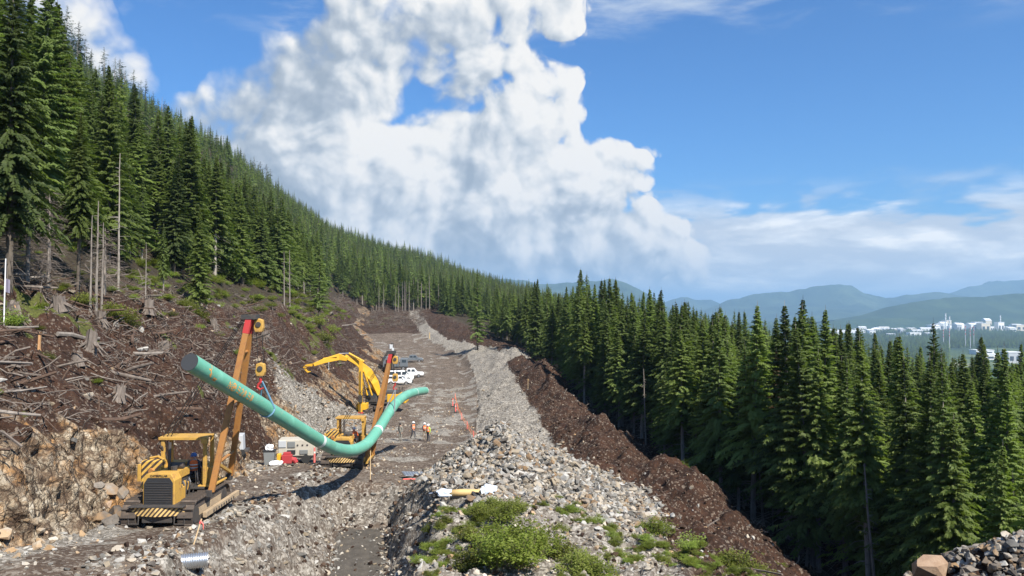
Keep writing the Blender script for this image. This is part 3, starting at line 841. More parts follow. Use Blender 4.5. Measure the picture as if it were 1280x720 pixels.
def conifer(h, cb, rad, nb, m, seed, gaps=0.0, droop=0.5, pw=1.0, dead=14, lean=0.0, trunk_r=None, ragged=0.25, fine=1.0, lf=0.30):
    """Trunk geometry and crown arrays of one conifer of height h."""
    g = np.random.default_rng(seed)
    tr = trunk_r or h * 0.0105
    zz = np.linspace(0, h * 0.985, 9)
    wx = np.cumsum(g.normal(0, 0.012 * h / 9, 9)) + lean * zz
    wy = np.cumsum(g.normal(0, 0.012 * h / 9, 9))
    path = np.stack([wx, wy, zz - 0.6], 1)
    T = Geo()
    T.tube(path, tr * (1 - zz / h) ** 0.8 + 0.012, 7)
    axis = lambda z: np.stack([np.interp(z, zz, wx), np.interp(z, zz, wy), z - 0.6], -1)
    # dead stubs on the bare stem
    for k in range(dead):
        z = h * cb * g.uniform(0.12, 1.05)
        a = g.uniform(0, 6.283)
        l = rad * g.uniform(0.25, 0.8)
        p = axis(np.array([z]))[0]
        q = np.array([math.cos(a), math.sin(a), 0.0])
        T.tube([p, p + q * l * .5 + [0, 0, -.03 * l], p + q * l + [0, 0, -.35 * l]], [0.022, 0.014, 0.006], 3, cap=False)
    # living branches
    u = np.sort((np.arange(nb) + g.uniform(0, 1, nb)) / nb) ** 0.92
    z = h * (cb + (1 - cb) * u) * 0.995
    az = np.arange(nb) * 2.39996 + g.normal(0, 0.5, nb)
    sector = 1 + ragged * np.sin(az * 2 + g.uniform(0, 6)) * np.sin(z / h * 17 + g.uniform(0, 6))
    L = rad * (1 - u) ** pw * (0.35 + 0.65 * np.clip(u / 0.10, 0, 1) ** .6) * g.uniform(0.62, 1.18, nb) * sector + 0.05
    if gaps:
        keep = fbm(az * 1.2, z * 0.5, 1.0, 2, .5, seed) > (-0.5 + gaps)
        z, az, L, u = z[keep], az[keep], L[keep], u[keep]
    nb = len(z)
    rise = g.uniform(0.05, 0.25, nb) + 0.5 * u
    dr = droop * g.uniform(0.6, 1.3, nb) * (1 - 0.6 * u)
    base = axis(z)
    rdir = np.stack([np.cos(az), np.sin(az), np.zeros(nb)], 1)
    tdir = np.stack([-np.sin(az), np.cos(az), np.zeros(nb)], 1)
    Ps, Ds, Ls, Ws = [], [], [], []
    def bp(s):
        p = base + rdir * (L * s)[:, None]
        p[:, 2] += L * (rise * s - dr * s * s)
        return p
    for k in range(m):
        for sd in (-1, 1):
            s = (k + g.uniform(0.2, 0.9, nb)) / m * 0.92 + 0.08
            p = bp(s)
            d = rdir * g.uniform(0.35, 0.75, nb)[:, None] + tdir * (sd * g.uniform(0.6, 1.0, nb))[:, None]
            d[:, 2] += g.uniform(-0.45, 0.05, nb)
            d /= np.linalg.norm(d, axis=1)[:, None]
            l = (lf * L * (1 - 0.55 * s) + 0.07) * g.uniform(0.7, 1.2, nb)
            Ps.append(p); Ds.append(d); Ls.append(l); Ws.append(l * g.uniform(0.34, 0.56, nb) / fine + 0.03)
    s = np.full(nb, 0.84)
    d = rdir * 1.0 + tdir * g.normal(0, .15, nb)[:, None]
    d[:, 2] -= dr * 0.9
    d /= np.linalg.norm(d, axis=1)[:, None]
    Ps.append(bp(s)); Ds.append(d); Ls.append(L * 0.22 + 0.06); Ws.append(L * 0.07 + 0.04)
    V, F = kites(np.concatenate(Ps), np.concatenate(Ds), np.concatenate(Ls), np.concatenate(Ws), g, out=np.concatenate([rdir] * (2 * m + 1)))
    # leader
    lead = axis(np.array([h * .93, h * .97, h * 1.02]))
    T.tube(lead, [0.03, 0.02, 0.006], 3, cap=False)
    return T, V, F

def tree_meshes(name, mat, bark, **kw):
    T, V, F = conifer(**kw)
    trunk = T.mesh(name + "_trunk", [bark])
    crown = bpy.data.meshes.new(name + "_crown")
    crown.from_pydata(V.tolist(), [], F.tolist())
    crown.materials.append(mat)
    return trunk, crown, kw['h']

def whole_mesh(name, mat, bark, **kw):
    T, V, F = conifer(**kw)
    T.add(V, F, 1)
    return T.mesh(name, [bark, mat])

def place_tree(name, pair, loc, rz, sc, label, category, group=None, tilt=(0, 0)):
    root = bpy.data.objects.new(name, None)
    COL.objects.link(root)
    root.empty_display_size = 0.3
    root.location = loc
    root.rotation_euler = (tilt[0], tilt[1], rz)
    root.scale = (sc[0], sc[0], sc[1]) if isinstance(sc, tuple) else (sc, sc, sc)
    tag(root, label, category, group)
    for nm, me in (('trunk', pair[0]), ('crown', pair[1])):
        if me is None:
            continue
        o = bpy.data.objects.new(nm, me)
        COL.objects.link(o)
        o.parent = root
    return root

# scattering into ONE object with geometry nodes (only for what nobody could count)
def scatter(name, meshes, pts, rot, scl, pick, label=None):
    me = bpy.data.meshes.new(name)
    me.vertices.add(len(pts))
    me.vertices.foreach_set('co', np.asarray(pts, np.float32).ravel())
    for an, ty, arr in (('rot', 'FLOAT_VECTOR', rot), ('scl', 'FLOAT_VECTOR', scl), ('pick', 'INT', pick)):
        a = me.attributes.new(an, ty, 'POINT')
        if ty == 'INT':
            a.data.foreach_set('value', np.asarray(arr, np.int32))
        else:
            a.data.foreach_set('vector', np.asarray(arr, np.float32).ravel())
    o = bpy.data.objects.new(name, me)
    COL.objects.link(o)
    src = bpy.data.collections.new(name + "_sources")
    for i, m in enumerate(meshes):
        so = bpy.data.objects.new(f"{name}_source_{i:02d}", m)
        src.objects.link(so)
    tree = bpy.data.node_groups.new(name + "_scatter", 'GeometryNodeTree')
    tree.interface.new_socket("Geometry", in_out='INPUT', socket_type='NodeSocketGeometry')
    tree.interface.new_socket("Geometry", in_out='OUTPUT', socket_type='NodeSocketGeometry')
    n, l = tree.nodes, tree.links
    gi, go = n.new('NodeGroupInput'), n.new('NodeGroupOutput')
    ci = n.new('GeometryNodeCollectionInfo')
    ci.inputs['Collection'].default_value = src
    ci.inputs['Separate Children'].default_value = True
    ci.inputs['Reset Children'].default_value = True
    iop = n.new('GeometryNodeInstanceOnPoints')
    iop.inputs['Pick Instance'].default_value = True
    def na(nm, ty):
        a = n.new('GeometryNodeInputNamedAttribute')
        a.data_type = ty
        a.inputs['Name'].default_value = nm
        return a.outputs['Attribute']
    l.new(gi.outputs[0], iop.inputs['Points'])
    l.new(ci.outputs[0], iop.inputs['Instance'])
    l.new(na('pick', 'INT'), iop.inputs['Instance Index'])
    l.new(na('rot', 'FLOAT_VECTOR'), iop.inputs['Rotation'])
    l.new(na('scl', 'FLOAT_VECTOR'), iop.inputs['Scale'])
    l.new(iop.outputs[0], go.inputs[0])
    md = o.modifiers.new("scatter", 'NODES')
    md.node_group = tree
    tag(o, label, kind='stuff')
    return o

# ------------------------------------------------------------------ the forest
EDGE_T = [tree_meshes("edge_conifer", NEEDLE if i % 2 else NEEDLE_DARK, BARK_PALE if i % 3 == 0 else BARK_GREY, h=15.0, cb=[0.22, 0.32, 0.14, 0.38, 0.26][i], rad=[2.3, 2.0, 2.5, 1.9, 2.2][i], nb=340, m=18, fine=1.1, lf=.21,
                      seed=100 + i, gaps=0.08, droop=[.5, .6, .45, .55, .7][i], dead=34) for i in range(5)]
FULL_T = [tree_meshes("full_conifer", [NEEDLE, NEEDLE_DARK, NEEDLE][i % 3], BARK, h=15.0, cb=[.12, .06, .2, .1, .16][i], rad=[2.4, 2.8, 2.2, 2.6, 2.4][i], nb=400, m=19, fine=1.1, lf=.19,
                      seed=200 + i, gaps=0.07, droop=[.5, .65, .45, .75, .55][i], dead=8) for i in range(5)]
MID_M = [whole_mesh("mid_conifer", [NEEDLE, NEEDLE_DARK][i % 2], BARK, h=15.0, cb=[.2, .1, .3, .15][i], rad=[2.7, 2.9, 2.5, 3.0][i], nb=180, m=6, seed=300 + i, gaps=0.07, dead=8, fine=0.9, lf=.4) for i in range(4)]
FAR_M = [whole_mesh("far_conifer", [NEEDLE_DARK, NEEDLE][i % 2], BARK, h=15.0, cb=.08, rad=[2.5, 2.9, 2.3][i], nb=70, m=4, lf=.48, seed=400 + i, dead=0, fine=0.6) for i in range(3)]
OLD_T = [tree_meshes("old_conifer", NEEDLE_OLD, BARK_GREY, h=30.0, cb=[.25, .4, .3][i], rad=[3.6, 3.0, 4.0][i], nb=110, m=5, seed=500 + i, gaps=[.34, .42, .38][i], droop=.5, pw=.55, dead=20, ragged=.6, fine=.7) for i in range(3)]
OLD_M = []
for i, (t, c, h) in enumerate(OLD_T):
    V = np.empty(len(t.vertices) * 3); t.vertices.foreach_get('co', V)
    V2 = np.empty(len(c.vertices) * 3); c.vertices.foreach_get('co', V2)
    gme = Geo()
    gme.add(V.reshape(-1, 3), [tuple(p.vertices) for p in t.polygons], 0)
    gme.add(V2.reshape(-1, 3), [tuple(p.vertices) for p in c.polygons], 1)
    OLD_M.append(gme.mesh("old_tree", [BARK_GREY, NEEDLE_OLD]))

def snag_mesh(seed, h, mat, twigs=10, r=0.16, spread=1.6):
    g = np.random.default_rng(seed)
    G_ = Geo()
    zz = np.linspace(-.5, h, 8)
    path = np.stack([np.cumsum(g.normal(0, .02 * h / 8, 8)), np.cumsum(g.normal(0, .02 * h / 8, 8)), zz], 1)
    G_.tube(path, r * (1 - 0.75 * (zz + .5) / (h + .5)), 6)
    for k in range(twigs):
        z = h * g.uniform(.3, .98); a = g.uniform(0, 6.28); l = spread * g.uniform(.3, 1) * (1.15 - z / h)
        p = np.array([np.interp(z, zz, path[:, 0]), np.interp(z, zz, path[:, 1]), z])
        q = np.array([math.cos(a), math.sin(a), g.uniform(-.3, .5)])
        G_.tube([p, p + q * l * .5, p + q * l + [0, 0, -.1 * l]], [r * .22, r * .14, r * .05], 3, cap=False)
    return G_.mesh("snag", [mat])

def sample_trees():
    g = np.random.default_rng(11)
    out = []          # x, y, z, h, kind
    def band(x0, x1, y0, y1, step, fn):
        nx, ny = int((x1 - x0) / step), int((y1 - y0) / step)
        gx, gy = np.meshgrid(np.arange(nx), np.arange(ny))
        x = x0 + (gx.ravel() + g.uniform(0, 1, gx.size)) * step
        y = y0 + (gy.ravel() + g.uniform(0, 1, gx.size)) * step
        z, s, w = ground(x, y)
        keep = fn(x, y, z, s, w)
        return x[keep], y[keep], z[keep], s[keep]
    infr = lambda x, y: np.abs(x / y) < 0.80
    # left hill, near, middle, far
    for (x0, x1, y0, y1, st) in ((-110, -22, 24, 170, 3.0), (-140, -24, 170, 330, 3.6), (-330, -60, 60, 330, 5.5), (-400, 20, 330, 700, 5.2), (-420, 60, 700, 1060, 6.5)):
        def fn(x, y, z, s, w, x0=x0, y0=y0):
            edge = np.where(y < 340, 2.93, 99)
            k = (s < edge) & infr(x, y) & (s > 0.55)
            if y0 == 60:
                k &= ~((x > -110) & (y < 170)) & ~((x > -140) & (y >= 170))
            if y0 >= 330:
                k &= (y > 347) & (s < 14.3)
            return k
        x, y, z, s = band(x0, x1, y0, y1, st, fn)
        hh = g.uniform(9.5, 17.8, len(x)) * (1.0 + 0.25 * fbm(x, y, 30, 2, .5, 5))
        hh = np.where((y < 75), hh * 1.25, hh)
        hh = np.where((y > 110) & (s < 2.7), hh * 0.80, hh)
        d = np.hypot(x, y)
        edge_near = (s > 2.72) & (y < 345)
        for i in range(len(x)):
            kind = 'edge' if edge_near[i] or (345 < y[i] < 372) else ('full' if d[i] < 230 else 'far')
            out.append((x[i], y[i], z[i], hh[i], kind, 'L', s[i]))
    # old growth along the ridge
    for t in np.linspace(0, 1, 420):
        y = 250 + 700 * t + g.uniform(-10, 10)
        lo = np.interp(np.log(y), np.log(_ys), _tab[:, 1, 0])
        x = lo + g.uniform(-8, 26)
        if g.uniform() < 0.80 and y < 640:
            z = gz(x, y)
            out.append((x, y, z, g.uniform(24, 40) * (1 - .35 * t), 'old', 'L', 1.0))
    # right forest
    for (x0, x1, y0, y1, st) in ((10, 75, 24, 150, 2.7), (-6, 95, 150, 330, 3.7), (-60, 130, 330, 700, 5.5), (75, 150, 60, 330, 6)):
        x, y, z, s = band(x0, x1, y0, y1, st, lambda x, y, z, s, w: (s > 12.98) & infr(x, y) & (z > -75))
        hh = g.uniform(9.8, 17.6, len(x)) * (1 + 0.25 * fbm(x, y, 22, 2, .5, 6))
        # the top of the wood falls towards the valley
        d = np.hypot(x, y)
        for i in range(len(x)):
            kind = ('edge' if s[i] < 13.12 and y[i] < 320 else ('full' if d[i] < 210 else 'far'))
            out.append((x[i], y[i], z[i], hh[i], kind, 'R', s[i]))
    return out

TREES = sample_trees()
# named single trees, surveyed: pixel column, top row, depth
HERO = [
    (1256, 432, 46, 'full', 1, "tall bushy conifer at the right end of the forest standing above the white buildings"),
    (1166, 402, 62, 'open', 0, "tall sparse spire conifer rising above the forest in front of the factory chimneys"),
    (1120, 420, 70, 'open', 1, "ragged thin topped conifer just beside the tall sparse spire"),
    (972, 440, 66, 'dying', 0, "narrow conifer with rusty brown lower branches at the edge of the right forest"),
    (730, 395, 116, 'bare', 0, "conifer with long pale bare trunk at the forest edge beside the brown soil heaps"),
    (757, 392, 112, 'bare', 1, "second pale trunked conifer at the edge of the right forest, greener and taller"),
    (597, 335, 205, 'open', 0, "lone spindly conifer top standing out where the two forests meet under the cloud"),
    (755, 356, 190, 'full', 2, "dark pointed conifer that overtops the skyline of the right forest"),
    (250, 262, 78, 'full', 0, "bright green cone shaped conifer standing proud at the left clearing edge"),
    (100, 150, 52, 'cedar', 0, "tall conifer with sweeping curved crown above three bare grey trunks"),
    (18, -35, 44, 'cedar', 1, "huge dark conifer filling the upper left corner of the view"),
    (205, 285, 70, 'dying', 1, "grey green half dead conifer beside the bright cone shaped one"),
    (400, 300, 140, 'open', 1, "pale lichen grey conifer with ragged crown on the left forest edge"),
]
OPEN_T = [tree_meshes("open_conifer", NEEDLE_DARK, BARK, h=17.0, cb=.12, rad=[2.7, 2.4][i], nb=260, m=17, lf=.2, seed=600 + i, gaps=.22, droop=.35, pw=.9, dead=10, ragged=.5) for i in range(2)]
DYING_T = [tree_meshes("dying_conifer", [NEEDLE_BROWN, NEEDLE_DARK][i], BARK_GREY, h=16.0, cb=.3, rad=1.7, nb=260, m=15, lf=.22, seed=620 + i, gaps=.16, droop=.8, dead=50) for i in range(2)]
BARE_T = [tree_meshes("bare_trunked_conifer", NEEDLE, BARK_PALE, h=16.0, cb=.52, rad=1.9, nb=260, m=16, lf=.22, seed=640 + i, gaps=.08, droop=.6, dead=30, trunk_r=.2) for i in range(2)]
CEDAR_T = [tree_meshes("sweeping_conifer", [NEEDLE, NEEDLE_DARK][i], BARK, h=20.0, cb=[.34, .2][i], rad=[3.0, 3.8][i], nb=520, m=24, lf=.13, seed=660 + i, gaps=.10, droop=.75, dead=40) for i in range(2)]
HKIND = dict(full=FULL_T, open=OPEN_T, dying=DYING_T, bare=BARE_T, cedar=CEDAR_T)
hero_xy = []
for (px, py, Y, kind, vi, lab) in HERO:
    top = at(px, py, Y)
    z = gz(top.x, Y)
    t, c, h0 = HKIND[kind][vi]
    k = (top.z - z + .6) / h0
    place_tree('conifer_tree', (t, c), (top.x, Y, z), random.uniform(0, 6.28), (min(k, 1.15) if kind != 'cedar' else k, k), lab, 'tree')
    hero_xy.append((top.x, Y))
hero_xy = np.array(hero_xy)

def rank_visible(trees):
    """How many cells of a coarse picture each tree's outline would show in, nearest first."""
    Wd, Ht = 480, 270
    buf = np.zeros((Ht, Wd), bool)
    order = sorted(range(len(trees)), key=lambda i: trees[i][1])
    vis = np.zeros(len(trees), int)
    for i in order:
        x, y, z, h, kind, side, s = trees[i]
        f = 375.0 / y
        cx, y1, y0 = 240 + x * f, 144.5 - z * f, 144.5 - (z + h) * f
        r = 2.2 * f
        a, b = int(max(y0, 0)), int(min(y1 + 1, Ht))
        if a >= b or cx + r < 0 or cx - r > Wd:
            continue
        rows = np.arange(a, b)
        half = np.clip((rows - y0) / max(y1 - y0, 1), 0.05, 1) * r
        x0 = np.clip(np.round(cx - half).astype(int), 0, Wd)
        x1 = np.clip(np.round(cx + half).astype(int) + 1, 0, Wd)
        cnt = 0
        for rr, aa, bb in zip(rows, x0, x1):
            if bb > aa:
                seg = buf[rr, aa:bb]
                cnt += (~seg).sum()
                seg[:] = True
        vis[i] = cnt
    return vis

TREES = [t for t in TREES if np.min(np.hypot(hero_xy[:, 0] - t[0], hero_xy[:, 1] - t[1])) > 1.6]
VIS = rank_visible(TREES)
N_TREE = 300 - len(HERO) - 14
chosen = set(np.argsort(-VIS)[:N_TREE].tolist())
g_t = np.random.default_rng(21)
rest = {'mid': [], 'far': [], 'old': []}
for i, t in enumerate(TREES):
    x, y, z, h, kind, side, s = t
    if i in chosen and VIS[i] > 0:
        lib = FULL_T if (kind == 'edge' and side == 'L' and y < 150 and g_t.uniform() < .6) else EDGE_T if kind == 'edge' else OLD_T if kind == 'old' else FULL_T
        pair = lib[g_t.integers(len(lib))]
        k = h / pair[2]
        size = 'short' if h < 12.5 else 'tall' if h > 16.0 else 'middling'
        tone = 'dark' if pair[1].materials[0].name == 'needles_dark' else 'bright green'
        px = 640 + 1000 * x / y
        nm = 'conifer_tree'
        if kind == 'old':
            lab, grp_, nm = "tall ragged old conifer standing on the skyline of the left hillside", "old conifers along the ridge of the left hillside", 'old_conifer'
        elif side == 'L' and y > 330:
            where = 'left of the far road end' if px < 470 else 'behind the far slash bank' if px < 545 else 'right of the far road end'
            lab, grp_ = f"{size} {tone} conifer in the forest wall {where}", "conifers at the far end of the access road"
        elif side == 'L' and kind == 'edge':
            where = ('at the left picture edge' if px < 70 else 'near the three bare trunks' if px < 180 else 'above the front pipelayer boom' if px < 330 else 'above the excavator' if px < 430 else 'towards the far road end')
            lab, grp_ = f"{size} {tone} conifer on top of the cleared slope, {where}", "conifers along the top of the cleared slope"
        elif side == 'L':
            lab, grp_ = f"{size} {tone} conifer on the steep forested hillside at the left", "conifers on the left hillside"
        elif kind == 'edge':
            where = ('beside the far gravel bank' if y > 150 else 'beside the dark soil heaps' if y > 95 else 'below the brown soil bank' if y > 58 else 'beyond the yellow green bushes')
            lab, grp_ = f"{size} {tone} conifer on the forest edge {where}", "edge conifers of the right hand forest"
        else:
            where = ('under the far mountains' if px < 800 else 'in the middle of the right wood' if px < 1000 else 'below the factory in the valley' if px < 1180 else 'at the right picture edge')
            lab, grp_ = f"{size} {tone} conifer inside the dense wood, {where}", "conifers of the right hand forest"
        place_tree(nm, pair, (x, y, z), g_t.uniform(0, 6.28), (k * g_t.uniform(.98, 1.32), k), lab, 'tree', grp_, tilt=(g_t.normal(0, .02), g_t.normal(0, .02)))
    else:
        d = math.hypot(x, y)
        rest['old' if kind == 'old' else 'mid' if d < 260 else 'far'].append((x, y, z, h, kind))
for nm, lib, h0 in (('mid', MID_M, 15.0), ('far', FAR_M, 15.0), ('old', OLD_M, 30.0)):
    a = rest[nm]
    if not a:
        continue
    xyz = np.array([q[:3] for q in a]); hh = np.array([q[3] for q in a]); k = hh / h0
    n = len(a)
    rot = np.stack([g_t.normal(0, .03, n), g_t.normal(0, .03, n), g_t.uniform(0, 6.28, n)], 1)
    kw = k * g_t.uniform(.95, 1.3, n)
    scatter({'mid': 'forest', 'far': 'distant_forest', 'old': 'ridge_forest'}[nm], lib, xyz, rot, np.stack([kw, kw, k], 1), g_t.integers(0, len(lib), n))
print("trees", len(TREES), {k: len(v) for k, v in rest.items()})

# woods on the valley floor, between and before the factories
nv_ = 26000
Yv = np.exp(g_t.uniform(math.log(1900), math.log(8000), nv_)); pxv = g_t.uniform(840, 1320, nv_)
Xv = (pxv - 640) / 1000 * Yv
dens = fbm(Xv, Yv, 900, 4, .55, 77) + .05
dens = np.where((Yv > 4000) & (Yv < 5900) & (pxv > 1030), dens - .22, dens)
dens = np.where((pxv > 1185) & (pxv < 1275) & (Yv < 3000), dens - .5, dens)
dens = np.where((pxv > 1160) & (Yv > 3000) & (Yv < 4150), dens + .4, dens)
k = dens > .02
Xv, Yv = Xv[k], Yv[k]
n = len(Xv)
kk = g_t.uniform(1.2, 2.1, n)
scatter('valley_woods', FAR_M, np.stack([Xv, Yv, np.full(n, VALLEY)], 1), np.stack([0 * Xv, 0 * Xv, g_t.uniform(0, 6.28, n)], 1), np.stack([kk * 2.2, kk * 2.2, kk], 1), g_t.integers(0, 3, n))
# ------------------------------------------------------------------ rocks
def rock_material(name, a, b, c, stain=None, amount=0.4):
    m = principled(name, b, 0.88)
    m.node_tree.nodes['Principled BSDF'].inputs['Specular IOR Level'].default_value = 0.25
    N = NT(m.node_tree)
    pos = N.node('ShaderNodeNewGeometry').outputs['Position']
    oi = N.node('ShaderNodeObjectInfo').outputs['Random']
    k = N.m('ADD', N.m('MULTIPLY', N.noise(pos, 4.5, 6, 0.68), .55), N.m('MULTIPLY', oi, .5))
    col = N.ramp(k, [(0.2, a), (0.5, b), (0.8, c)])
    if stain:
        f = N.m('MULTIPLY', N.smooth(N.m('ADD', N.noise(pos, 1.3, 4, .6), N.m('MULTIPLY', N.m('FRACT', N.m('MULTIPLY', oi, 7.31)), .35)), .62, .86), amount * 2)
        col = N.mix(f, col, stain)
    N.put(m.node_tree.nodes['Principled BSDF'].inputs['Base Color'], col)
    bump = N.node('ShaderNodeBump'); bump.inputs['Strength'].default_value = .5; bump.inputs['Distance'].default_value = .04
    N.put(bump.inputs['Height'], N.noise(pos, 14, 5, .7))
    N.l.new(bump.outputs[0], m.node_tree.nodes['Principled BSDF'].inputs['Normal'])
    return m
ROCK_GREY = rock_material("grey_rock", (0.072, 0.069, 0.063), (0.19, 0.183, 0.168), (0.40, 0.388, 0.362), (0.34, 0.26, 0.16), .26)
ROCK_CREAM = rock_material("cream_rock", (0.12, 0.098, 0.073), (0.28, 0.24, 0.185), (0.48, 0.44, 0.37), (0.33, 0.20, 0.09), .35)
ROCK_DARK = rock_material("dark_rock", (0.05, 0.043, 0.038), (0.13, 0.115, 0.10), (0.27, 0.24, 0.205), (0.24, 0.15, 0.075), .4)
ROCK_RUST = rock_material("rust_rock", (0.12, 0.08, 0.055), (0.25, 0.17, 0.115), (0.40, 0.31, 0.23))
CLOD = rock_material("soil_clod", (0.012, 0.0065, 0.0045), (0.034, 0.019, 0.0125), (0.085, 0.056, 0.038))

def rock_mesh(seed, mat, n=15, flat=0.7, name="rock"):
    g = np.random.default_rng(seed)
    p = g.normal(0, 1, (n, 3))
    p /= np.linalg.norm(p, axis=1)[:, None]
    p *= np.array([1.0, g.uniform(.6, .9), flat * g.uniform(.7, 1.1)]) * .5 * g.uniform(.8, 1.1, (n, 1))
    bm = bmesh.new()
    for q in p:
        bm.verts.new(q)
    bmesh.ops.convex_hull(bm, input=bm.verts)
    for v in [v for v in bm.verts if not v.link_faces]:
        bm.verts.remove(v)
    me = bpy.data.meshes.new(name)
    bm.to_mesh(me); bm.free()
    me.materials.append(mat)
    return me

GREY_ROCKS = [rock_mesh(10 + i, ROCK_GREY, flat=.5) for i in range(7)]
CREAM_ROCKS = [rock_mesh(30 + i, ROCK_CREAM, n=16, flat=.7) for i in range(6)]
DARK_ROCKS = [rock_mesh(50 + i, ROCK_DARK, flat=.6) for i in range(5)]
RUST_ROCKS = [rock_mesh(70 + i, ROCK_RUST, n=22, flat=.75) for i in range(3)]
CLODS = [rock_mesh(90 + i, CLOD, n=14, flat=.7) for i in range(4)]
g_r = np.random.default_rng(31)

def drop(n, x0, x1, y0, y1, accept, frame=0.70):
    """n random ground points in a rectangle, denser near the viewer, where accept(s, weights) holds."""
    x = g_r.uniform(x0, x1, n)
    y = np.exp(g_r.uniform(math.log(y0), math.log(y1), n))
    z, s, w = ground(x, y)
    p = accept(x, y, s, w)
    k = (g_r.uniform(0, 1, n) < p) & (np.abs(x / y) < frame)
    return x[k], y[k], z[k]

def tumble(n):
    return np.stack([g_r.normal(0, .5, n), g_r.normal(0, .5, n), g_r.uniform(0, 6.28, n)], 1)

def rubble(name, meshes, x, y, z, smin, smax, sink=0.12, power=2.2):
    n = len(x)
    sz = smin + (smax - smin) * g_r.uniform(0, 1, n) ** power
    sc = sz[:, None] * g_r.uniform(.75, 1.25, (n, 3))
    pts = np.stack([x, y, z + sz * .22 - sink * sz], 1)
    return scatter(name, meshes, pts, tumble(n), sc, g_r.integers(0, len(meshes), n))

# the angular grey spoil heap and the berm beyond it
x, y, z = drop(60000, -7, 12, 36, 70, lambda x, y, s, w: w['spoil'] * np.where(y < 40, .35, 1.0))
rubble('rubble', GREY_ROCKS + DARK_ROCKS[:2], x, y, z, .07, .65, power=5)
x, y, z = drop(30000, -34, 5, 62, 330, lambda x, y, s, w: w['spoil'])
rubble('gravel', GREY_ROCKS, x, y, z, .07, .36, power=3)
# trench sides and the bench edges
x, y, z = drop(15000, -14, -3, 17, 60, lambda x, y, s, w: np.clip(w['wall'] * .9 + ((s > 5.6) & (s < 6.0)) * .8 + ((s > 8.5) & (s < 9)) * .7, 0, 1))
rubble('gravel', GREY_ROCKS[:5] + DARK_ROCKS[:2] + CLODS[:3], x, y, z, .04, .45, power=5)
x, y, z = drop(9000, -11, -4, 30, 47, lambda x, y, s, w: ((s > 6.9) & (s < 8.1)) * (.10 + .8 * np.exp(-((s - 6.95) / .16) ** 2) + .8 * np.exp(-((s - 8.05) / .16) ** 2)))
rubble('gravel', GREY_ROCKS[:5] + CLODS[:2], x, y, z, .03, .32, power=4)
# loose stones over the working bench
x, y, z = drop(36000, -24, -3, 18, 150, lambda x, y, s, w: w['bench'] * (0.03 + .35 * sstep(fbm(x, y, 5, 3, .55, 401), 0.02, .22) + .8 * np.exp(-((s - 5.05) / .22) ** 2) + .5 * np.exp(-((s - 5.95) / .2) ** 2)))
rubble('gravel', GREY_ROCKS[:4] + CREAM_ROCKS[:2], x, y, z, .04, .36, power=4.5)
# rock face ledges and scree
x, y, z = drop(26000, -34, -15, 18, 170, lambda x, y, s, w: w['face'] * (.05 + .22 * w['rock']))
rubble('scree', CREAM_ROCKS[:4] + RUST_ROCKS[:1] + GREY_ROCKS[:2], x, y, z, .06, .6, sink=.4, power=5)
x, y, z = drop(9000, -27, -15, 66, 120, lambda x, y, s, w: np.clip(gauss(x, y, -19.6, 80, 3.4, 5) + gauss(x, y, -20.5, 95, 3, 6), 0, 1))
rubble('rubble', DARK_ROCKS + GREY_ROCKS[:2], x, y, z, .12, .6)
# stones among the cleared slope and on the dark soil
x, y, z = drop(16000, -60, -17, 20, 330, lambda x, y, s, w: w['slope'] * (.15 + .6 * w['rock']))
rubble('scree', GREY_ROCKS + CREAM_ROCKS, x, y, z, .06, .5, power=4.5)
x, y, z = drop(34000, -30, 26, 24, 300, lambda x, y, s, w: w['dirt'] * .9)
rubble('dirt_rubble', CLODS + CLODS + [GREY_ROCKS[0], CREAM_ROCKS[1]], x, y, z, .06, .42, power=2.5)
# planted mound: brown and grey stones between the shrubs
x, y, z = drop(9000, -5, 12, 19, 41, lambda x, y, s, w: w['spoil'] * .8)
rubble('gravel', CREAM_ROCKS[:3] + GREY_ROCKS[:3] + CLODS[:2], x, y, z, .05, .36, power=2.6)

# single blocks one can point at
BLOCK_GROUPS = [
    ('grey', GREY_ROCKS, 80, (-6, 11, 37, 58), lambda s, w: w['spoil'], (.34, .8), "angular grey block on the spoil heap beside the trench", "blocks of the grey spoil heap"),
    ('scree', CREAM_ROCKS, 50, (-20.5, -15.4, 22, 62), lambda s, w: ((s > 4.7) & (s < 5.2)) * 1.0, (.30, .85), "pale block fallen at the foot of the blasted rock face", "blocks at the foot of the rock face"),
    ('slope', GREY_ROCKS, 36, (-34, -19, 24, 90), lambda s, w: w['slope'], (.4, .95), "pale boulder lying among the slash on the cleared slope", "boulders on the cleared slope"),
    ('trench', GREY_ROCKS, 26, (-12.5, -4, 26, 50), lambda s, w: w['wall'], (.3, .7), "stone stuck in the side of the trench", "stones in the trench sides"),
    ('berm', GREY_ROCKS, 30, (-14, 4, 62, 190), lambda s, w: w['spoil'], (.35, .75), "light grey block on the gravel bank right of the access road", "blocks on the gravel bank"),
]
for (nm, lib, n, (x0, x1, y0, y1), acc, (a, b), lab, grp_) in BLOCK_GROUPS:
    got = 0
    x, y, z = drop(9000, x0, x1, y0, y1, lambda x, y, s, w: acc(s, w))
    for i in range(len(x)):
        sz = a + (b - a) * g_r.uniform() ** 2
        o = bpy.data.objects.new('rock', lib[g_r.integers(len(lib))]); COL.objects.link(o)
        o.location = (x[i], y[i], z[i] + sz * .10)
        o.rotation_euler = (g_r.normal(0, .35), g_r.normal(0, .35), g_r.uniform(0, 6.28))
        o.scale = (sz * g_r.uniform(.9, 1.3), sz * g_r.uniform(.8, 1.1), sz * g_r.uniform(.8, 1.2))
        tag(o, lab, 'rock', grp_)
        got += 1
        if got >= n:
            break
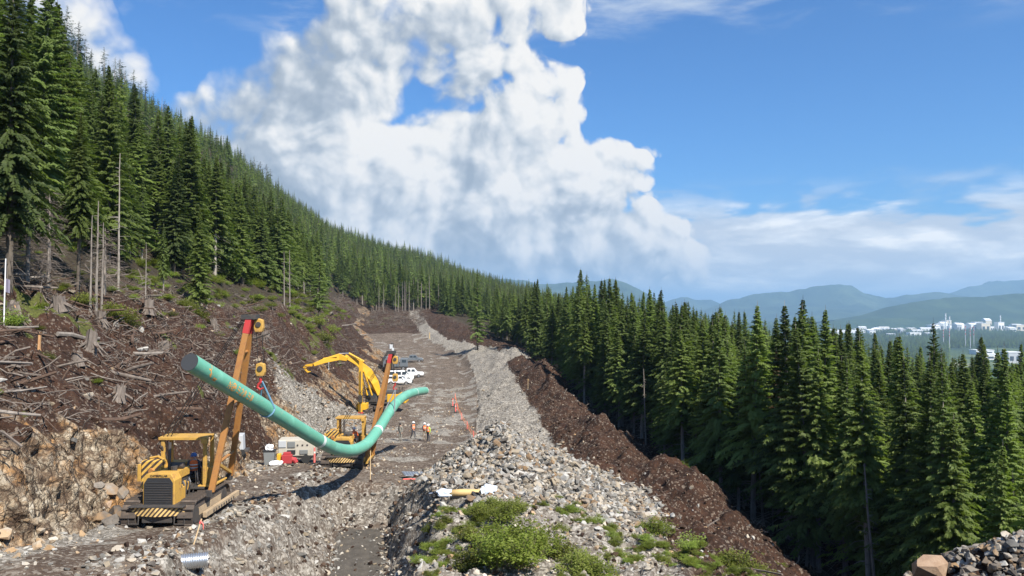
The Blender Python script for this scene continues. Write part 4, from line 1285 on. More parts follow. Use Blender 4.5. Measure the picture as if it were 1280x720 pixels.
# the heap at the lower right, close to the viewpoint
x, y, z = drop(12000, 6.3, 13, 12.5, 19, lambda x, y, s, w: np.ones(len(x)), frame=.72)
rubble('rubble', DARK_ROCKS + GREY_ROCKS[:3], x, y, z, .06, .30, power=2)
cnt = 0
for i in range(0, 600):
    xx, yy = g_r.uniform(7.4, 11.2), g_r.uniform(13.2, 17.2)
    if abs(xx / yy) > .69:
        continue
    zz = gz(xx, yy)
    sz = g_r.uniform(.16, .42)
    lib = DARK_ROCKS if g_r.uniform() < .6 else GREY_ROCKS
    o = bpy.data.objects.new('rock', lib[g_r.integers(len(lib))]); COL.objects.link(o)
    o.location = (xx, yy, zz + sz * .12)
    o.rotation_euler = tuple(g_r.normal(0, .5, 2)) + (g_r.uniform(0, 6.28),)
    o.scale = (sz * 1.3, sz, sz * .9)
    tag(o, "dark angular stone on the rubble heap at the lower right", 'rock', "stones of the lower right rubble heap")
    cnt += 1
    if cnt >= 60:
        break
def single_rock(px, py, Y, size, mesh, label, lift=.2, rz=0.3):
    p = at(px, py, Y)
    o = bpy.data.objects.new('boulder', mesh); COL.objects.link(o)
    o.location = (p.x, p.y, gz(p.x, p.y) + size[2] * lift)
    o.scale = size
    o.rotation_euler = (0.1, -.1, rz)
    return tag(o, label, 'boulder')
single_rock(1162, 703, 15.2, (.95, .75, .72), RUST_ROCKS[0], "rusty brown boulder at the left end of the lower right rubble heap", .80)
single_rock(660, 592, 44, (.7, .5, .45), RUST_ROCKS[1], "yellowish tan stone on the upper part of the grey spoil heap")
single_rock(605, 597, 41, (.75, .6, .5), GREY_ROCKS[2], "white block directly above the plastic wrapped bundle")
single_rock(808, 662, 41, (1.3, .8, .9), GREY_ROCKS[4], "largest pale block at the lower right tip of the grey spoil heap", .2, .9)
for i, (px, Y, sz, lab) in enumerate(((140, 32.4, .95, "lowest black block at the cut foot beside the front pipelayer's right track"), (128, 33.0, 1.1, "black block against the cut left of the striped counterweight"),
                                  (146, 33.6, 1.25, "largest black block behind the striped counterweight"), (133, 34.2, 1.2, "upper black slab leaning on the rock cut behind the striped counterweight"),
                                  (122, 33.6, .8, "small black block at the left of the dark outcrop by the front pipelayer"), (150, 35.0, 1.3, "black block hidden mostly by the striped counterweight"))):
    single_rock(px, 620, Y, (sz, sz * .85, sz), DARK_ROCKS[i % 5], lab, .12, i * 1.1)
# ------------------------------------------------------------------ slash, stumps, logs
WOOD_GREY = bark_material("weathered_wood", (0.065, 0.050, 0.041), (0.20, 0.168, 0.142))
WOOD_BROWN = bark_material("root_wood", (0.035, 0.021, 0.014), (0.12, 0.074, 0.05))
WOOD_FRESH = bark_material("split_wood", (0.33, 0.17, 0.07), (0.52, 0.32, 0.16))

def stick_mesh(seed, mat, bend=.08, n=4):
    g = np.random.default_rng(seed)
    t = np.linspace(-.5, .5, 5)
    path = np.stack([t, np.cumsum(g.normal(0, bend / 2, 5)), np.cumsum(g.normal(0, bend / 2, 5))], 1)
    G_ = Geo().tube(path, np.linspace(.02, .011, 5), n)
    for k in range(2):
        i = g.integers(1, 4)
        d = np.array([g.uniform(.2, .5), g.choice([-1, 1]) * g.uniform(.2, .5), g.uniform(-.1, .4)]) * .35
        G_.tube([path[i], path[i] + d], [.009, .003], 3, cap=False)
    return G_.mesh("stick", [mat])
STICKS = [stick_mesh(i, WOOD_GREY) for i in range(5)] + [stick_mesh(9 + i, WOOD_BROWN, .14) for i in range(3)]
def slash(name, x, y, z, lmin, lmax, flat=.35, power=2.0):
    n = len(x)
    L = lmin + (lmax - lmin) * g_r.uniform(0, 1, n) ** power
    th = g_r.uniform(.7, 1.8, n) * np.clip(1.6 / L, .45, 1.6)
    rot = np.stack([g_r.uniform(0, 6.28, n), g_r.normal(0, flat, n), g_r.uniform(0, 6.28, n)], 1)
    return scatter(name, STICKS, np.stack([x, y, z + .05], 1), rot, np.stack([L, L * th, L * th], 1), g_r.integers(0, len(STICKS), n))
x, y, z = drop(52000, -70, -17, 20, 340, lambda x, y, s, w: w['slope'] * (1 - .45 * w['rock']) * (.35 + 1.4 * sstep(fbm(x, y, 6, 3, .6, 201), -.1, .25)))
slash('debris', x, y, z, .25, 3.0, power=3)
x, y, z = drop(9000, -75, -20, 255, 360, lambda x, y, s, w: ((s > 2.85) & (s < 11.5) & (y > 312)) * 1.0)
slash('debris', x, y, z + .2, 1.0, 6.0)
x, y, z = drop(6000, -25, 26, 30, 300, lambda x, y, s, w: np.clip(w['dirt'] * .12 + ((s > 12.6) & (s < 13.4)) * .8, 0, 1))
slash('debris', x, y, z, .3, 3.0, power=3)

def stump(px, py, Y, r, h, seed, label, mat=WOOD_GREY, top=WOOD_GREY):
    g = np.random.default_rng(seed)
    p = at(px, py, Y); z = gz(p.x, Y); r *= .68; h *= .85
    root = bpy.data.objects.new('tree_stump', None); COL.objects.link(root)
    root.location = (p.x, Y, z); root.rotation_euler = (g.normal(0, .12), g.normal(0, .12), g.uniform(0, 6.28))
    tag(root, label, 'stump', "stumps on the cleared slope")
    ang = np.linspace(0, 6.283, 13, endpoint=False); zz = np.linspace(-.3, 1, 7) * h
    flute = 1 + .16 * np.sin(ang * 5 + seed) + g.normal(0, .07, 13)
    V = np.concatenate([np.stack([np.cos(ang) * r * flute * (1.0 + .55 * (1 - k / 6) ** 3), np.sin(ang) * r * flute * (1.0 + .55 * (1 - k / 6) ** 3), np.full(13, z_) + (g.uniform(-.18, .12, 13) * h if k == 6 else 0)], 1) for k, z_ in enumerate(zz)])
    F = [(k * 13 + j, k * 13 + (j + 1) % 13, k * 13 + 13 + (j + 1) % 13, k * 13 + 13 + j) for k in range(6) for j in range(13)]
    V = np.vstack([V, [(0, 0, h * .86)]]); F += [(78 + j, 78 + (j + 1) % 13, 91) for j in range(13)]
    Geo().add(V, F).obj('bole', mat, root)
    for k in range(6):
        a = g.uniform(0, 6.28); rr = r * g.uniform(.3, .9)
        Geo().tube([(rr * math.cos(a), rr * math.sin(a), h * .9), (rr * math.cos(a) * 1.1, rr * math.sin(a) * 1.1, h + r * g.uniform(.2, .9))], [r * .16, r * .04], 4).obj('splinter', top, root)
    for k in range(int(g.integers(5, 9))):
        a = k * .9 + g.uniform(0, .6); l = r * g.uniform(2.2, 4.2)
        d = np.array([math.cos(a), math.sin(a), 0])
        s_ = np.array([-math.sin(a), math.cos(a), 0]) * g.normal(0, .3)
        Geo().tube([d * r * .7 + [0, 0, h * .45], d * l * .45 + s_ * l * .2 + [0, 0, h * .2], d * l + s_ * l * .5 + [0, 0, -.25]], [r * .34, r * .22, r * .06], 5, cap=False).obj('root', mat, root)
stump(113, 422, 44, .42, 1.25, 1, "big grey stump with spread roots in the middle of the cleared slope")
stump(97, 445, 42, .38, .7, 2, "grey stump remnant just below the big spread rooted stump")
stump(25, 432, 40, .24, 1.2, 3, "broken stump with fresh orange splintered wood near the left edge", WOOD_GREY, WOOD_FRESH)
stump(48, 452, 39, .10, 1.4, 4, "thin fresh orange splintered stump right of the first splintered one", WOOD_FRESH, WOOD_FRESH)
stump(15, 418, 41, .35, .8, 5, "pale stump standing by the white survey pole at the left edge")
stump(185, 405, 58, .45, 1.1, 6, "upright grey stump row remnant below the left forest edge")
stump(126, 388, 50, .42, .9, 7, "sawn stump below the three bare trunks")
stump(268, 395, 76, .4, 1.0, 8, "small rotten stump at the clearing edge under the bright cone tree")
stump(205, 428, 55, .5, 1.0, 9, "rooted stump half way up the slope right of the mossy patch")
stump(148, 480, 42, .4, .8, 10, "dark stump low on the slope above the rusty rock")
stump(75, 405, 45, .45, .8, 11, "leaning stump among pale slabs on the upper slope")
stump(330, 425, 92, .5, 1.0, 12, "stump beside the boom tip of the front pipelayer")
g_l = np.random.default_rng(77)
LOGS = [Geo().tube([(-.5, 0, 0), (-.2, .012, .01), (.15, -.01, 0), (.5, .01, .01)], [.03, .028, .024, .018], 7).mesh("log", [m]) for m in (WOOD_GREY, WOOD_BROWN, BARK_GREY)]
cnt = 0
for i in range(4000):
    yy = math.exp(g_l.uniform(math.log(28), math.log(330)))
    xx = g_l.uniform(-.69, -.15) * yy
    Z_, s_, w_ = ground(np.array([xx]), np.array([yy]))
    if w_['slope'][0] < .5:
        continue
    L = g_l.uniform(1.6, 3.6) * (1 if yy < 60 else 1.5 if yy < 150 else 2.2)
    o = bpy.data.objects.new('log', LOGS[g_l.integers(3)]); COL.objects.link(o)
    o.location = (xx, yy, Z_[0] + .15)
    o.scale = (L, L * g_l.uniform(.7, 1.3), L * g_l.uniform(.7, 1.3))
    o.rotation_euler = (g_l.uniform(0, 6), g_l.normal(0, .15), g_l.uniform(-.6, .9) + (1.57 if g_l.uniform() < .4 else 0))
    lk = {'weathered_wood': 'weathered grey', 'root_wood': 'dark brown', 'bark_grey': 'pale barked'}[o.data.materials[0].name]
    pxl = 640 + 1000 * xx / yy
    wh = 'at the left picture edge' if pxl < 70 else 'around the rooted stumps' if pxl < 170 else 'above the front pipelayer' if pxl < 300 else 'between the two booms' if pxl < 400 else 'beyond the excavator'
    tag(o, f"{lk} log lying in the slash {wh}", 'log', "logs lying on the cleared slope")
    cnt += 1
    if cnt >= 60:
        break

# ------------------------------------------------------------------ bare trunks and single odd trees
SNAGS = [snag_mesh(700 + i, h, m, tw, r, sp) for i, (h, m, tw, r, sp) in enumerate([(17, BARK_GREY, 24, .24, 2.6), (15, BARK_GREY, 22, .14, 2.0), (22, BARK_PALE, 12, .26, 2.4), (13, BARK_PALE, 26, .12, 2.0)])]
def snag(px, py, Y, mi, h, label, category='tree', group=None):
    p = at(px, py, Y); z = gz(p.x, Y)
    root = bpy.data.objects.new('dead_tree', SNAGS[mi]); COL.objects.link(root)
    h0 = [17, 15, 22, 13][mi]
    root.location = (p.x, Y, z); k = h / h0
    root.scale = (k, k, k); root.rotation_euler = (0, 0, px)
    return tag(root, label, category, group)
snag(113, 375, 50, 0, 6.0, "leftmost of three bare pale trunks at the top of the cleared slope")
snag(120, 378, 50.6, 0, 7.0, "middle one of three bare pale trunks at the top of the cleared slope")
snag(127, 372, 51.5, 0, 6.0, "rightmost of three bare pale trunks at the top of the cleared slope")
snag(182, 370, 60, 3, 5.0, "short broken snag at the left clearing edge")
snag(148, 365, 58, 3, 10.0, "white branched leafless tree against the left forest")
snag(355, 400, 120, 0, 8, "bare pale trunk at the left forest edge above the slope")
snag(362, 402, 122, 0, 9, "second bare pale trunk beside its twin at the left forest edge")
for i in range(16):
    g = np.random.default_rng(800 + i)
    x_, y_ = g.uniform(-58, -32), g.uniform(346, 352)
    root = bpy.data.objects.new('dead_tree', SNAGS[0]); COL.objects.link(root)
    k = g.uniform(.65, .85)
    root.location = (x_, y_, gz(x_, y_)); root.scale = (k, k, k); root.rotation_euler = (0, 0, i)
    tag(root, "bare sunlit trunk in the forest wall at the far end of the road", 'tree', "bare trunks at the far end of the road")
for i in range(22):
    g = np.random.default_rng(830 + i)
    y_ = g.uniform(300, 640)
    x_ = float(np.interp(np.log(y_), np.log(_ys), _tab[:, 1, 0])) + g.uniform(0, 34)
    root = bpy.data.objects.new('dead_tree', SNAGS[2]); COL.objects.link(root)
    k = g.uniform(.8, 1.25)
    root.location = (x_, y_, gz(x_, y_)); root.scale = (k, k, k); root.rotation_euler = (0, 0, i)
    tag(root, "grey dead snag among the old conifers on the left skyline", 'tree', "dead snags on the left skyline")
for i in range(26):
    g = np.random.default_rng(860 + i)
    y_ = g.uniform(42, 120)
    x_ = float(np.interp(np.log(y_), np.log(_ys), _tab[:, 13, 0])) + g.uniform(.6, 5)
    root = bpy.data.objects.new('dead_tree', SNAGS[i % 2]); COL.objects.link(root)
    k = g.uniform(.4, .65)
    root.location = (x_, y_, gz(x_, y_)); root.scale = (k, k, k); root.rotation_euler = (g.normal(0, .05), g.normal(0, .05), i)
    tag(root, "thin bare grey trunk in the shade of the right forest edge", 'tree', "thin bare trunks in the right forest edge")

# grey tangle of dead twigs at the left edge
def twig_tree(seed, h, spread, n):
    g = np.random.default_rng(seed)
    T = Geo().tube([(0, 0, -.4), (.05, 0, h * .5), (0, .05, h)], [.14, .09, .02], 6)
    B = Geo()
    for k in range(n):
        z = h * g.uniform(.05, .98); a = g.uniform(0, 6.28); l = spread * g.uniform(.4, 1.0) * (1.1 - .7 * z / h)
        d = np.array([math.cos(a), math.sin(a), g.uniform(-.35, .1)])
        p = np.array([0, 0, z])
        B.tube([p, p + d * l * .5, p + d * l + [0, 0, -.18 * l]], [.016, .010, .004], 3, cap=False)
        for q in range(4):
            t = g.uniform(.3, .9); b = p + d * l * t
            e = np.array([math.cos(a + g.choice([-1, 1]) * .8), math.sin(a + g.choice([-1, 1]) * .8), g.uniform(-.4, .1)]) * l * .35
            B.tube([b, b + e], [.007, .003], 3, cap=False)
    return T.mesh("twig_trunk", [BARK_GREY]), B.mesh("twigs", [TWIG_MAT])
for (px, py, Y, h, seed, lab) in ((34, 345, 47, 7.0, 1, "grey leafless conifer with a dense tangle of dead twigs at the left edge"), (12, 350, 48, 6.0, 2, "low grey dead conifer behind the white survey pole"),
                                  (60, 350, 50, 6.0, 3, "grey dead conifer right of the dense twig tangle"), (130, 360, 55, 4.5, 4, "dead brush around the foot of the three bare trunks")):
    p = at(px, py, Y)
    t_, b_ = twig_tree(seed, h, 2.2, 170)
    root = bpy.data.objects.new('dead_tree', None); COL.objects.link(root); root.location = (p.x, Y, gz(p.x, Y))
    tag(root, lab, 'tree')
    for nm, me in (('trunk', t_), ('branches', b_)):
        o = bpy.data.objects.new(nm, me); COL.objects.link(o); o.parent = root
# ------------------------------------------------------------------ shrubs
STEM = bark_material("stem", (0.06, 0.05, 0.03), (0.14, 0.12, 0.07))
def shrub_meshes(seed, h, r, n_stem, n_leaf, mat, leaf=.10):
    g = np.random.default_rng(seed)
    S = Geo(); Ps, Ds = [], []
    for k in range(n_stem):
        a = g.uniform(0, 6.28); rr = r * math.sqrt(g.uniform(0, 1))
        tip = np.array([rr * math.cos(a), rr * math.sin(a), h * g.uniform(.45, 1.0) * (1 - .35 * (rr / r) ** 2)])
        b = tip * [.35, .35, 0]
        mid = (b + tip) / 2 + np.append(g.normal(0, .06 * r, 2), h * .1)
        S.tube([b, mid, tip], [.014, .009, .003], 3, cap=False)
        t = g.uniform(.2, 1.0, n_leaf)[:, None]
        q = np.where(t < .5, b + (mid - b) * t * 2, mid + (tip - mid) * (t - .5) * 2)
        dd = g.normal(0, 1, (n_leaf, 3)); dd[:, 2] = np.abs(dd[:, 2]) * .6 - .1
        dd /= np.linalg.norm(dd, axis=1)[:, None]
        Ps.append(q + dd * leaf * g.uniform(0, 2.2, (n_leaf, 1))); Ds.append(dd)
    P_, D_ = np.concatenate(Ps), np.concatenate(Ds)
    l = leaf * g.uniform(.6, 1.4, len(P_))
    V, F = kites(P_, D_, l, l * .62, g, .2)
    L = bpy.data.meshes.new("leaves"); L.from_pydata(V.tolist(), [], F.tolist()); L.materials.append(mat)
    return S.mesh("stems", [STEM]), L
SHRUBS = [shrub_meshes(1, 1.3, 1.0, 46, 44, LEAF), shrub_meshes(2, 1.0, .9, 40, 40, LEAF_YELLOW), shrub_meshes(3, 1.6, .8, 34, 46, LEAF)]
def shrub(px, Y, k, vi, label, group=None, rz=None):
    x = (px - 640) / 1000 * Y
    root = bpy.data.objects.new('leafy_shrub', None); COL.objects.link(root)
    root.location = (x, Y, gz(x, Y) - .05); root.scale = (k * random.uniform(.95, 1.2), k, k * random.uniform(.85, 1.1)); root.rotation_euler = (0, 0, random.uniform(0, 6.28))
    tag(root, label, 'shrub', group)
    for nm, me in zip(('stems', 'leaves'), SHRUBS[vi]):
        o = bpy.data.objects.new(nm, me); COL.objects.link(o); o.parent = root
MOUND = [(590, 27.5, 1.0, 0), (620, 26.5, 1.1, 2), (655, 26.2, 1.2, 0), (690, 27, 1.0, 2), (612, 29.5, 1.0, 0), (650, 29.5, 1.15, 0), (585, 31, .8, 1), (632, 32, .9, 0), (668, 31.5, .9, 1), (600, 33.5, .8, 0), (645, 34.5, .8, 1),
         (700, 29, .9, 1), (725, 28.5, .85, 1), (570, 26.5, .9, 2), (745, 26, .9, 0), (720, 26, 1.0, 0), (615, 35.0, .7, 1), (700, 33, .55, 1), (725, 33.5, .5, 1), (640, 27.8, 1.2, 2), (676, 28.6, 1.1, 0), (606, 27.6, 1.1, 0)]
for n_, (px, Y, k, vi) in enumerate(MOUND):
    if n_ % 5 == 3:
        continue
    vi = 1 if n_ % 3 == 0 else vi
    ht = {0: 'broad leafy', 1: 'low yellowish', 2: 'upright leafy'}[vi]
    wh = 'at the bottom edge' if Y < 27.2 else 'on the right flank of the mound' if px > 690 else 'below the wrapped bundle' if Y > 31 else 'on the trench side of the mound' if px < 615 else 'in the middle of the mound'
    shrub(px, Y, k * .85, vi, f"{ht} green shrub {wh}", "shrubs of the mound right of the trench")
shrub(822, 38.5, .85, 0, "dense low bush below the lower tip of the grey spoil heap")
shrub(805, 38.8, .6, 0, "small bush hugging the left side of the dense low bush")
shrub(918, 35, 1.0, 1, "bright yellow green bush at the bottom below the brown soil bank")
shrub(945, 34.5, .8, 1, "yellow green bush just right of the brightest one at the bottom")
shrub(870, 33.5, .7, 1, "sparse yellow green bush at the bottom among brown stones")
shrub(850, 62, .9, 0, "dark green bush in the shade at the foot of the right forest")
shrub(862, 33, .8, 2, "upright green plant at the bottom edge left of the yellow green bushes")
shrub(8, 39, 1.0, 0, "bright green bush at the left edge under the splintered stumps")
shrub(57, 39, .55, 1, "small pale green bush below the thin splintered stump")
for px, py, Y, k in ((150, 385, 53, 1.5), (138, 378, 52, 1.2), (160, 392, 54, 1.1), (105, 383, 50, .9)):
    shrub(px, Y, k, 1, "yellow green bush in the mossy patch below the bare trunks", "bushes of the mossy patch")
for px, Y, k in ((235, 72, 1.3), (248, 74, 1.2), (228, 70, 1.0), (405, 125, 2.0), (398, 130, 1.8), (412, 140, 2.0)):
    shrub(px, Y, k, 1, "yellow green bush along the upper part of the cleared slope", "bushes along the upper slope")
x, y, z = drop(5000, -6, 14, 20, 42, lambda x, y, s, w: ((s > 8.9) & (s < 12.5)) * sstep(fbm(x, y, 4, 3, .55, 301), -.02, .2) * np.where(y < 37, .6, .08))
n = len(x); k = g_r.uniform(.12, .36, n)
scatter('undergrowth', [SHRUBS[0][1], SHRUBS[1][1]], np.stack([x, y, z - .02], 1), np.stack([0 * x, 0 * x, g_r.uniform(0, 6.28, n)], 1), np.stack([k, k, k * .9], 1), g_r.integers(0, 2, n))
x, y, z = drop(5000, -70, -18, 26, 340, lambda x, y, s, w: np.clip(w['moss'] * .5 + w['slope'] * .03 + ((s > 2.7) & (s < 3.1) & (y < 340)) * .35, 0, 1))
n = len(x); k = g_r.uniform(.25, .7, n) * np.clip(y / 60, .7, 2)
scatter('undergrowth', [SHRUBS[1][1], SHRUBS[0][1]], np.stack([x, y, z - .02], 1), np.stack([0 * x, 0 * x, g_r.uniform(0, 6.28, n)], 1), np.stack([k, k, k * .8], 1), g_r.integers(0, 2, n))
# ------------------------------------------------------------------ machines: paint
def worn_paint(name, base, dirt=(0.09, 0.065, 0.045), amount=0.6, rough=0.55, rust=None):
    m = principled(name, base, rough)
    N = NT(m.node_tree); b = m.node_tree.nodes['Principled BSDF']
    pos = N.node('ShaderNodeTexCoord').outputs['Object']
    f = N.smooth(N.m('ADD', N.m('MULTIPLY', N.noise(pos, 1.7, 5, .65), .6), N.m('MULTIPLY', N.noise(pos, 9, 4, .7), .4)), .46, .72)
    c = N.mix(N.m('MULTIPLY', f, amount), base, dirt)
    if rust:
        c = N.mix(N.m('MULTIPLY', N.smooth(N.noise(pos, 3.1, 6, .7), .54, .68), .7), c, rust)
    N.put(b.inputs['Base Color'], c)
    N.put(b.inputs['Roughness'], N.lin(f, 0, 1, rough, .9))
    return m
YELLOW = worn_paint("machine_yellow", (0.47, 0.275, 0.055), rust=(0.30, 0.13, 0.05))
YELLOW_NEW = worn_paint("excavator_yellow", (0.62, 0.35, 0.02), amount=.25)
BOOM_RUST = worn_paint("boom_rusty_orange", (0.34, 0.155, 0.042), amount=.45, rust=(0.26, 0.10, 0.035))
RED_TIP = worn_paint("red_paint", (0.42, 0.03, 0.03), amount=.25)
STEEL = worn_paint("dark_steel", (0.045, 0.042, 0.040), (0.12, 0.085, 0.06), .7, .55)
MUDDY = worn_paint("muddy_track", (0.07, 0.055, 0.045), (0.17, 0.125, 0.09), .9, .85)
PALE_MUD = worn_paint("dusty_track_frame", (0.36, 0.27, 0.17), (0.10, 0.075, 0.055), .7, .85)
BLACK = principled("black_rubber", (0.018, 0.018, 0.019), .7)
CABLE = principled("steel_cable", (0.035, 0.033, 0.032), .5, .4)
GRILLE = principled("radiator_black", (0.022, 0.023, 0.026), .6)
GLASS = principled("tinted_glass", (0.035, 0.05, 0.065), .08)
GLASS.node_tree.nodes['Principled BSDF'].inputs['Specular IOR Level'].default_value = .7
SEAT = principled("seat_vinyl", (0.03, 0.03, 0.032), .6)
CHROME = principled("cylinder_rod", (0.55, 0.55, 0.55), .25, .9)

def stripes(name, a, b, scale, axis=(1, 0, 1)):
    m = principled(name, a, .55)
    N = NT(m.node_tree)
    pos = N.node('ShaderNodeTexCoord').outputs['Object']
    d = N.m('FRACT', N.m('MULTIPLY', N.vm('DOT_PRODUCT', pos, axis), scale))
    c = N.mix(N.smooth(d, .47, .53), a, b)
    c = N.mix(N.m('MULTIPLY', N.smooth(N.noise(pos, 5, 5, .7), .5, .7), .5), c, (0.12, 0.085, 0.06))
    N.put(m.node_tree.nodes['Principled BSDF'].inputs['Base Color'], c)
    return m
STRIPE = stripes("hazard_stripes", (0.60, 0.36, 0.07), (0.05, 0.035, 0.03), 3.6)
STRIPE_V = stripes("hazard_stripes_bumper", (0.62, 0.42, 0.16), (0.06, 0.04, 0.03), 5.4, (1, 0, .9))

def empty(name, loc, rz=0.0):
    o = bpy.data.objects.new(name, None); COL.objects.link(o)
    o.location = loc; o.rotation_euler = (0, 0, rz); o.empty_display_size = .5
    return o

def beam_vf(p, q, w, h, up=(0, 0, 1)):
    """Rectangular beam from p to q."""
    p, q = np.array(p, float), np.array(q, float)
    t = q - p; L = np.linalg.norm(t); t /= L
    u = np.array(up, float); s = np.cross(t, u)
    if np.linalg.norm(s) < 1e-3:
        s = np.cross(t, (1, 0, 0))
    s /= np.linalg.norm(s); u = np.cross(s, t)
    V = np.array([p + s * a * w / 2 + u * b * h / 2 for a, b in ((-1, -1), (1, -1), (1, 1), (-1, 1))] + [q + s * a * w / 2 + u * b * h / 2 for a, b in ((-1, -1), (1, -1), (1, 1), (-1, 1))])
    return V, [(0, 1, 2, 3), (7, 6, 5, 4), (0, 4, 5, 1), (1, 5, 6, 2), (2, 6, 7, 3), (3, 7, 4, 0)]

def bevel(o, w=.02, seg=2):
    md = o.modifiers.new("bevel", 'BEVEL'); md.width = w; md.segments = seg; md.limit_method = 'ANGLE'; md.angle_limit = R(40)
    return o

def crawler(root, x, length, rad, width, n_shoe, frame_mat, zc=None, flip=1):
    """One crawler track: frame, wheels and every shoe."""
    zc = rad + .02 if zc is None else zc
    half = length / 2 - rad
    prof = []
    for k in range(9):
        a = -math.pi / 2 + math.pi * k / 8
        prof.append((half + (rad - .09) * math.cos(a), zc + (rad - .09) * math.sin(a)))
    for k in range(9):
        a = math.pi / 2 + math.pi * k / 8
        prof.append((-half + (rad - .09) * math.cos(a), zc + (rad - .09) * math.sin(a)))
    core = Geo().add(*prism_vf(prof, 'x', x - width * .30, x + width * .30)).obj('track', MUDDY, root)
    for s in (-1, 1):
        Geo().tube([(x - width * .36, s * half, zc), (x + width * .36, s * half, zc)], [rad * .62] * 2, 14).obj('wheel', STEEL, core)
    for k in range(5):
        yy = -half + (k + .5) * 2 * half / 5
        Geo().tube([(x - width * .35, yy, zc - rad * .52), (x + width * .35, yy, zc - rad * .52)], [rad * .27] * 2, 10).obj('roller', STEEL, core)
    Geo().add(*box_vf((x, 0, zc + rad * .05), (width * .68, half * 1.8, rad * .55))).obj('frame', frame_mat, core)
    per = 4 * half + 2 * math.pi * rad
    pitch = per / n_shoe
    sh = Geo().add(*box_vf((0, 0, 0), (width, pitch * .90, .045))).add(*box_vf((0, pitch * .30, .05), (width, .035, .075))).mesh('track_shoe', [MUDDY])
    for k in range(n_shoe):
        d = (k + .3) * pitch
        if d < 2 * half:
            p, a = (-half + d, zc - rad), math.pi
        elif d < 2 * half + math.pi * rad:
            t = (d - 2 * half) / rad - math.pi / 2
            p, a = (half + rad * math.cos(t), zc + rad * math.sin(t)), t - math.pi / 2
        elif d < 4 * half + math.pi * rad:
            p, a = (half - (d - 2 * half - math.pi * rad), zc + rad), 0.0
        else:
            t = (d - 4 * half - math.pi * rad) / rad + math.pi / 2
            p, a = (-half + rad * math.cos(t), zc + rad * math.sin(t)), t - math.pi / 2
        o = bpy.data.objects.new('track_shoe', sh); COL.objects.link(o); o.parent = core
        o.location = (x, p[0], p[1]); o.rotation_euler = (a, 0, 0)
    return core

